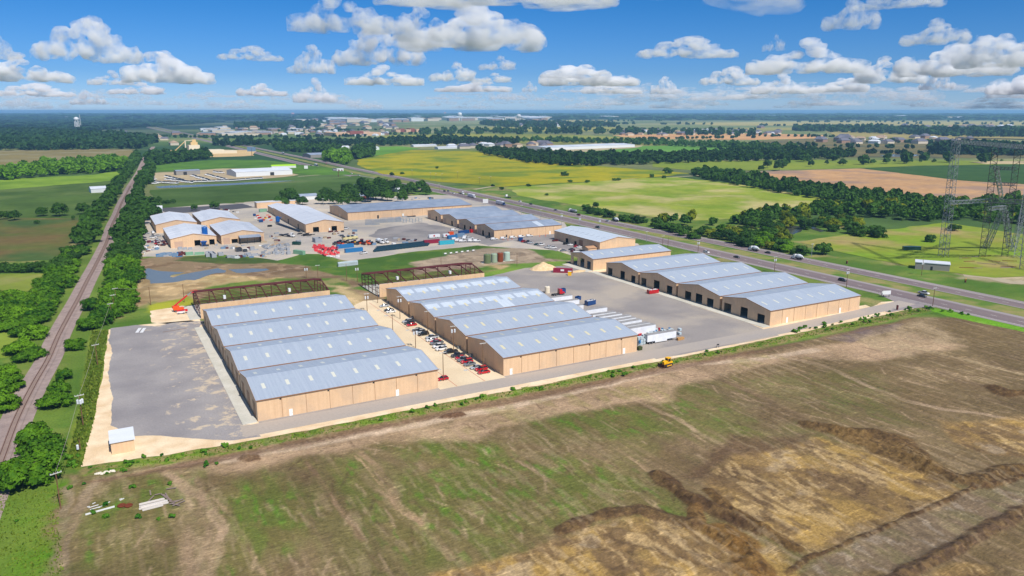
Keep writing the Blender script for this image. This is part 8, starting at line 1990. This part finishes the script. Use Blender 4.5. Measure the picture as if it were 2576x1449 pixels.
p = W(204, 322); mb = MB(); lattice(mb, (0, 0, 0), (0, 0, 74), 2.6, 2.0, 24, .5); o = mb.build('mast', M['white']); o.location = (p[0], p[1], 0); tag(o, 'thin white mast beside the bright water tower', 'mast')
for x, y, lab in [(734, 299, 'flag on a tall pole left of the white halls'), (1117, 294, 'big flag on a tall pole above the white halls')]:
    p = W(x, y); r_ = empty('flagpole', (p[0], p[1], 0), R(-20), lab, 'flagpole'); MB().tube((0, 0, 0), (0, 0, 75), .8, .5).build('pole', M['white'], r_)
    MB().box(1, -.2, 56, 32, .2, 74).build('flag', mat('faded_flag', srgb(206, 160, 170, .85)), r_)
# dealership rows
def small_truck():
    b = loft([(-2.8, .95, .9, .5, 1.2), (1.4, .95, .9, .45, 1.2), (2.8, .85, .75, .5, .95)]); c = loft([(-.8, .85, .75, 1.2, 1.25), (-.6, .85, .72, 1.2, 1.85), (.9, .84, .7, 1.2, 1.8), (1.6, .82, .75, 1.1, 1.2)], 1); b.add(c.v, c.f, 1)
    for xx in (-1.9, 1.9):
        for sy in (-.8, .8): b.lathe((xx, sy - .12, .4), [(.4, 0), (.4, .24)], 8, m=1, axis='y')
    return b.mesh('truck', [PC['white'], M['glass']])
stm = small_truck()
for a, b_, n in [((1500, 770), (1520, 830), 4), ((1640, 760), (1800, 800), 14), ((1650, 790), (1860, 815), 16), ((1900, 755), (2060, 800), 14), ((2040, 745), (2220, 790), 14), ((1880, 815), (2300, 800), 22), ((2300, 800), (2576, 780), 16), ((1740, 800), (1900, 822), 10), ((1500, 815), (1740, 828), 12), ((2110, 715), (2180, 725), 6)]:
    for k in range(n):
        t = k / max(1, n - 1); p = V('a', a[0] + (b_[0] - a[0]) * t, a[1] + (b_[1] - a[1]) * t, 1); o = link('truck', stm, None, (p[0] + rt.uniform(-1, 1), p[1], .12), rt.choice([1.2, 1.3, .3])); o.scale = (1.6,) * 3
        tag(o, 'white work truck in the rows of the distant dealership', 'truck', 'white work trucks at the dealership')
for k in range(30):
    p = V('c', rt.uniform(120, 760), rt.uniform(480, 520), 1); o = link('truck', stm, None, (p[0], p[1], .3), rt.uniform(0, 3)); o.scale = (1.5,) * 3; tag(o, 'tiny vehicle parked before the long joined white sheds', 'truck', 'vehicles before the joined white sheds')
lime_g = mat('lime_green_sheet', srgb(176, 226, 20, .9)); p = V('b', 360, 682)
simple_shed(p, 40, 14, 4, 5.5, R(-8), 'lime green roofed stall beside the side road behind the dealership', M['white'], lime_g, 'stall', name='stall')
# ---------------------------------------------------------------- clouds
def vn3(x, y, z, seed):
    iz = np.floor(z).astype(int); fz = z - iz; fz = fz * fz * (3 - 2 * fz); a = np.zeros_like(x, dtype=np.float32); b = a.copy()
    for k in np.unique(iz):
        s = iz == k; a[s] = vn(x[s], y[s], seed + int(k) * 7); b[s] = vn(x[s], y[s], seed + int(k + 1) * 7)
    return a + (b - a) * fz
def cloud_mesh(seed, m):
    rg = np.random.default_rng(seed); nx, ny, nz = 84, 50, 46
    X, Y, Z = np.meshgrid(np.linspace(-1.15, 1.15, nx), np.linspace(-.75, .75, ny), np.linspace(-.12, 1.1, nz), indexing='ij')
    F = np.full(X.shape, -9.0)
    peak = rg.uniform(-.35, .35)
    for i in range(34):
        cx = np.clip(rg.normal(peak * .5, .45), -.85, .85); hmax = .78 * math.exp(-((cx - peak) / rg.uniform(.28, .55)) ** 2) + .14
        cz = rg.uniform(.08, hmax); r = rg.uniform(.13, .25) * (1.05 - .5 * cz); cy = rg.normal(0, .22)
        F = np.maximum(F, 1 - np.sqrt(((X - cx) / r / 1.25) ** 2 + ((Y - cy) / r / 1.2) ** 2 + ((Z - cz) / r) ** 2))
    n = 0; amp = 1.0
    for o_, f in enumerate((3.2, 6.5, 13, 26)):
        n = n + amp * (vn3((X + 5) * f, (Y + 5) * f, (Z + 5) * f, seed * 31 + o_ * 5) - .5); amp *= .58
    F = F + n * .95 + .06
    F = np.minimum(F, (Z + .03 + .05 * vn(X * 4 + 9, Y * 4 + 9, seed)) * 14)          # flat ragged base
    F[0], F[-1], F[:, 0], F[:, -1], F[:, :, 0], F[:, :, -1] = -1, -1, -1, -1, -1, -1
    g = [X[:, 0, 0], Y[0, :, 0], Z[0, 0, :]]; st = [v[1] - v[0] for v in g]
    ins = F > 0; acc = np.zeros((nx - 1, ny - 1, nz - 1, 3)); cnt = np.zeros((nx - 1, ny - 1, nz - 1))
    cr = [(a, b, c) for a in (0, 1) for b in (0, 1) for c in (0, 1)]
    sl = lambda A, o_: A[o_[0]:nx - 1 + o_[0], o_[1]:ny - 1 + o_[1], o_[2]:nz - 1 + o_[2]]
    for p in cr:
        for ax in range(3):
            if p[ax]: continue
            q = list(p); q[ax] = 1; a, b = sl(F, p), sl(F, q); s = (a > 0) != (b > 0); t = np.where(s, a / np.where(s, a - b, 1), 0)
            for d in range(3): acc[..., d] += np.where(s, p[d] + (t if d == ax else 0), 0)
            cnt += s
    act = cnt > 0; ids = np.full(act.shape, -1); ids[act] = np.arange(act.sum()); I = np.argwhere(act)
    co = np.column_stack([g[d][0] + (I[:, d] + acc[act][:, d] / cnt[act]) * st[d] for d in range(3)])
    quads = []
    for ax in range(3):
        u, v = [(1, 2), (2, 0), (0, 1)][ax]; a = [slice(1, -1)] * 3; b = [slice(1, -1)] * 3; a[ax] = slice(0, -1); b[ax] = slice(1, None)
        fa, fb = ins[tuple(a)], ins[tuple(b)]; E = np.argwhere(fa != fb); off = np.array([1, 1, 1]); off[ax] = 0; E = E + off; up = fa[tuple((E - off).T)]
        du = np.zeros(3, int); du[u] = 1; dv = np.zeros(3, int); dv[v] = 1
        c = [ids[tuple((E - x_).T)] for x_ in (du + dv, dv, 0 * du, du)]; Q = np.column_stack(c); Q[~up] = Q[~up][:, ::-1]; quads.append(Q[(Q >= 0).all(1)])
    Q = np.concatenate(quads).astype(np.int32); me = bpy.data.meshes.new('cloud'); me.vertices.add(len(co)); me.vertices.foreach_set('co', co.astype(np.float32).ravel()); quads_to_mesh(me, Q)
    me.polygons.foreach_set('use_smooth', np.ones(len(Q), bool)); me.materials.append(m); return me
def cloud_volume(name, dens, colour):
    m = bpy.data.materials.new(name); m.use_nodes = True; t = m.node_tree; t.nodes.clear()
    out = t.nodes.new('ShaderNodeOutputMaterial'); v = t.nodes.new('ShaderNodeVolumePrincipled')
    v.inputs['Color'].default_value = colour; v.inputs['Density'].default_value = dens; v.inputs['Anisotropy'].default_value = 0.0
    tc = t.nodes.new('ShaderNodeTexCoord'); mp = t.nodes.new('ShaderNodeMapping'); mp.inputs['Scale'].default_value = (1, 1, 1.1); nz = t.nodes.new('ShaderNodeTexNoise'); nz.inputs['Scale'].default_value = 3.6; nz.inputs['Detail'].default_value = 6; nz.inputs['Roughness'].default_value = .68
    r = t.nodes.new('ShaderNodeMapRange'); r.inputs['From Min'].default_value = .42; r.inputs['From Max'].default_value = .62; r.inputs['To Max'].default_value = dens
    for a_, b_ in ((tc.outputs['Object'], mp.inputs[0]), (mp.outputs[0], nz.inputs['Vector']), (nz.outputs['Fac'], r.inputs['Value']), (r.outputs[0], v.inputs['Density'])): t.links.new(a_, b_)
    t.links.new(v.outputs[0], out.inputs['Volume']); return m
CM = cloud_volume('cloud_white', .0075, (.992, .994, .998, 1)); CMF = cloud_volume('cloud_thin_far', .0015, (.97, .98, .995, 1))
CMS = cloud_volume('cloud_overhead', .0016, (.98, .985, .99, 1))
CP = [cloud_mesh(s, CM) for s in range(7)]
CPF = []
for c_ in CP:
    d_ = c_.copy(); d_.materials[0] = CMF; CPF.append(d_)
rc = random.Random(4); NCL = [0]
def cloud(cx, yb, w, h, far=False, pi=None):
    e = math.atan((YH - yb) / FOC) + 1e-4; D = min(1250 / math.tan(e), 48000) if not far else 50000
    f = math.sqrt(1 + ((cx - CX) / FOC) ** 2); z = CAM_H + D * math.tan(e) * .985
    z = max(z, 240)
    az = YAW + math.atan((cx - CX) / FOC * math.cos(PITCH)); D *= f
    o = link('cloud', (CPF if far else CP)[pi if pi is not None else rc.randrange(7)], None, (math.sin(az) * D, math.cos(az) * D, z), -az + (math.pi if rc.random() < .5 else 0))
    wm = w / FOC * D / 1.9; o.scale = (wm * .88, wm * .7, h / FOC * D / 1.12); NCL[0] += 1
    tag(o, 'white cumulus cloud in the blue sky', 'cloud', kind='structure')
for c_ in [(240, 158, 205, 108), (445, 208, 205, 88), (640, 158, 142, 40), (8, 152, 90, 68), (75, 206, 180, 60), (868, 88, 235, 112), (1175, 128, 380, 128), (1075, 112, 200, 100), (1250, 26, 560, 90), (960, 166, 215, 104), (790, 186, 110, 72), (970, 215, 182, 50),
    (1145, 206, 125, 50), (1255, 180, 100, 38), (795, 256, 100, 60), (290, 215, 92, 33), (355, 238, 125, 30), (668, 242, 120, 34), (1485, 216, 245, 62), (1720, 152, 228, 60), (1936, 135, 56, 42), (2020, 186, 255, 82), (2112, 82, 130, 84), (2230, 34, 180, 50), (2322, 118, 145, 62),
    (2222, 210, 165, 60), (2400, 192, 240, 78), (2520, 170, 200, 84), (2580, 235, 160, 70), (1830, 216, 135, 50), (1960, 236, 125, 50), (1672, 236, 74, 46), (1182, 232, 200, 30), (1330, 232, 40, 30), (1540, 236, 150, 30), (225, 262, 70, 34), (90, 243, 150, 32), (2350, 226, 70, 44), (2100, 232, 130, 40), (1240, 210, 110, 26), (1405, 200, 90, 24)]:
    cloud(*c_)
for i in range(120):
    x = rc.uniform(-60, 2640) if i < 75 else rc.uniform(1150, 2640); yb = rc.uniform(244, 276) if i < 80 else rc.uniform(225, 250); w = rc.uniform(40, 130) * (1.2 if x > 1300 else .9); cloud(x, yb, w, rc.uniform(14, 30), True)
# clouds overhead, outside the picture: they shade parts of the plain as in the photo
CPS = []
for c_ in CP[:4]:
    d_ = c_.copy(); d_.materials[0] = CMS; CPS.append(d_)
def overhead(u, v, su, sv, alt=900, rz=0.0, pi=0):
    dz = alt / math.tan(R(SUN_EL)); az = R(SUN_AZ)
    o = link('cloud', CPS[pi], None, (u - math.sin(az) * dz, v - math.cos(az) * dz, alt), rz); o.scale = (su, sv / .7, 500); tag(o, 'cumulus cloud high above the plain', 'cloud', kind='structure')
for a in [(95, 640, 300, 175, 900, 0, 0), (-330, 620, 210, 180, 900, .4, 1), (180, 480, 120, 60, 900, 0, 2), (120, 900, 420, 130, 900, .1, 3), (560, 520, 110, 90, 900, .3, 1), (430, 850, 90, 30, 900, 0, 2), (700, 1150, 260, 60, 900, .5, 0), (1000, 1700, 500, 150, 900, .2, 1), (350, 1300, 200, 60, 900, 0, 3),
          (-900, 1900, 600, 400, 900, .3, 2), (-600, 1250, 260, 160, 900, 0, 0), (1800, 2600, 800, 300, 900, .3, 1), (500, 3600, 900, 500, 900, 0, 3), (-1500, 4000, 1500, 700, 900, 0, 0), (3500, 5000, 1600, 700, 900, .2, 2), (900, 1250, 130, 50, 900, .2, 2), (950, 620, 150, 90, 900, .1, 0)]:
    overhead(*a)
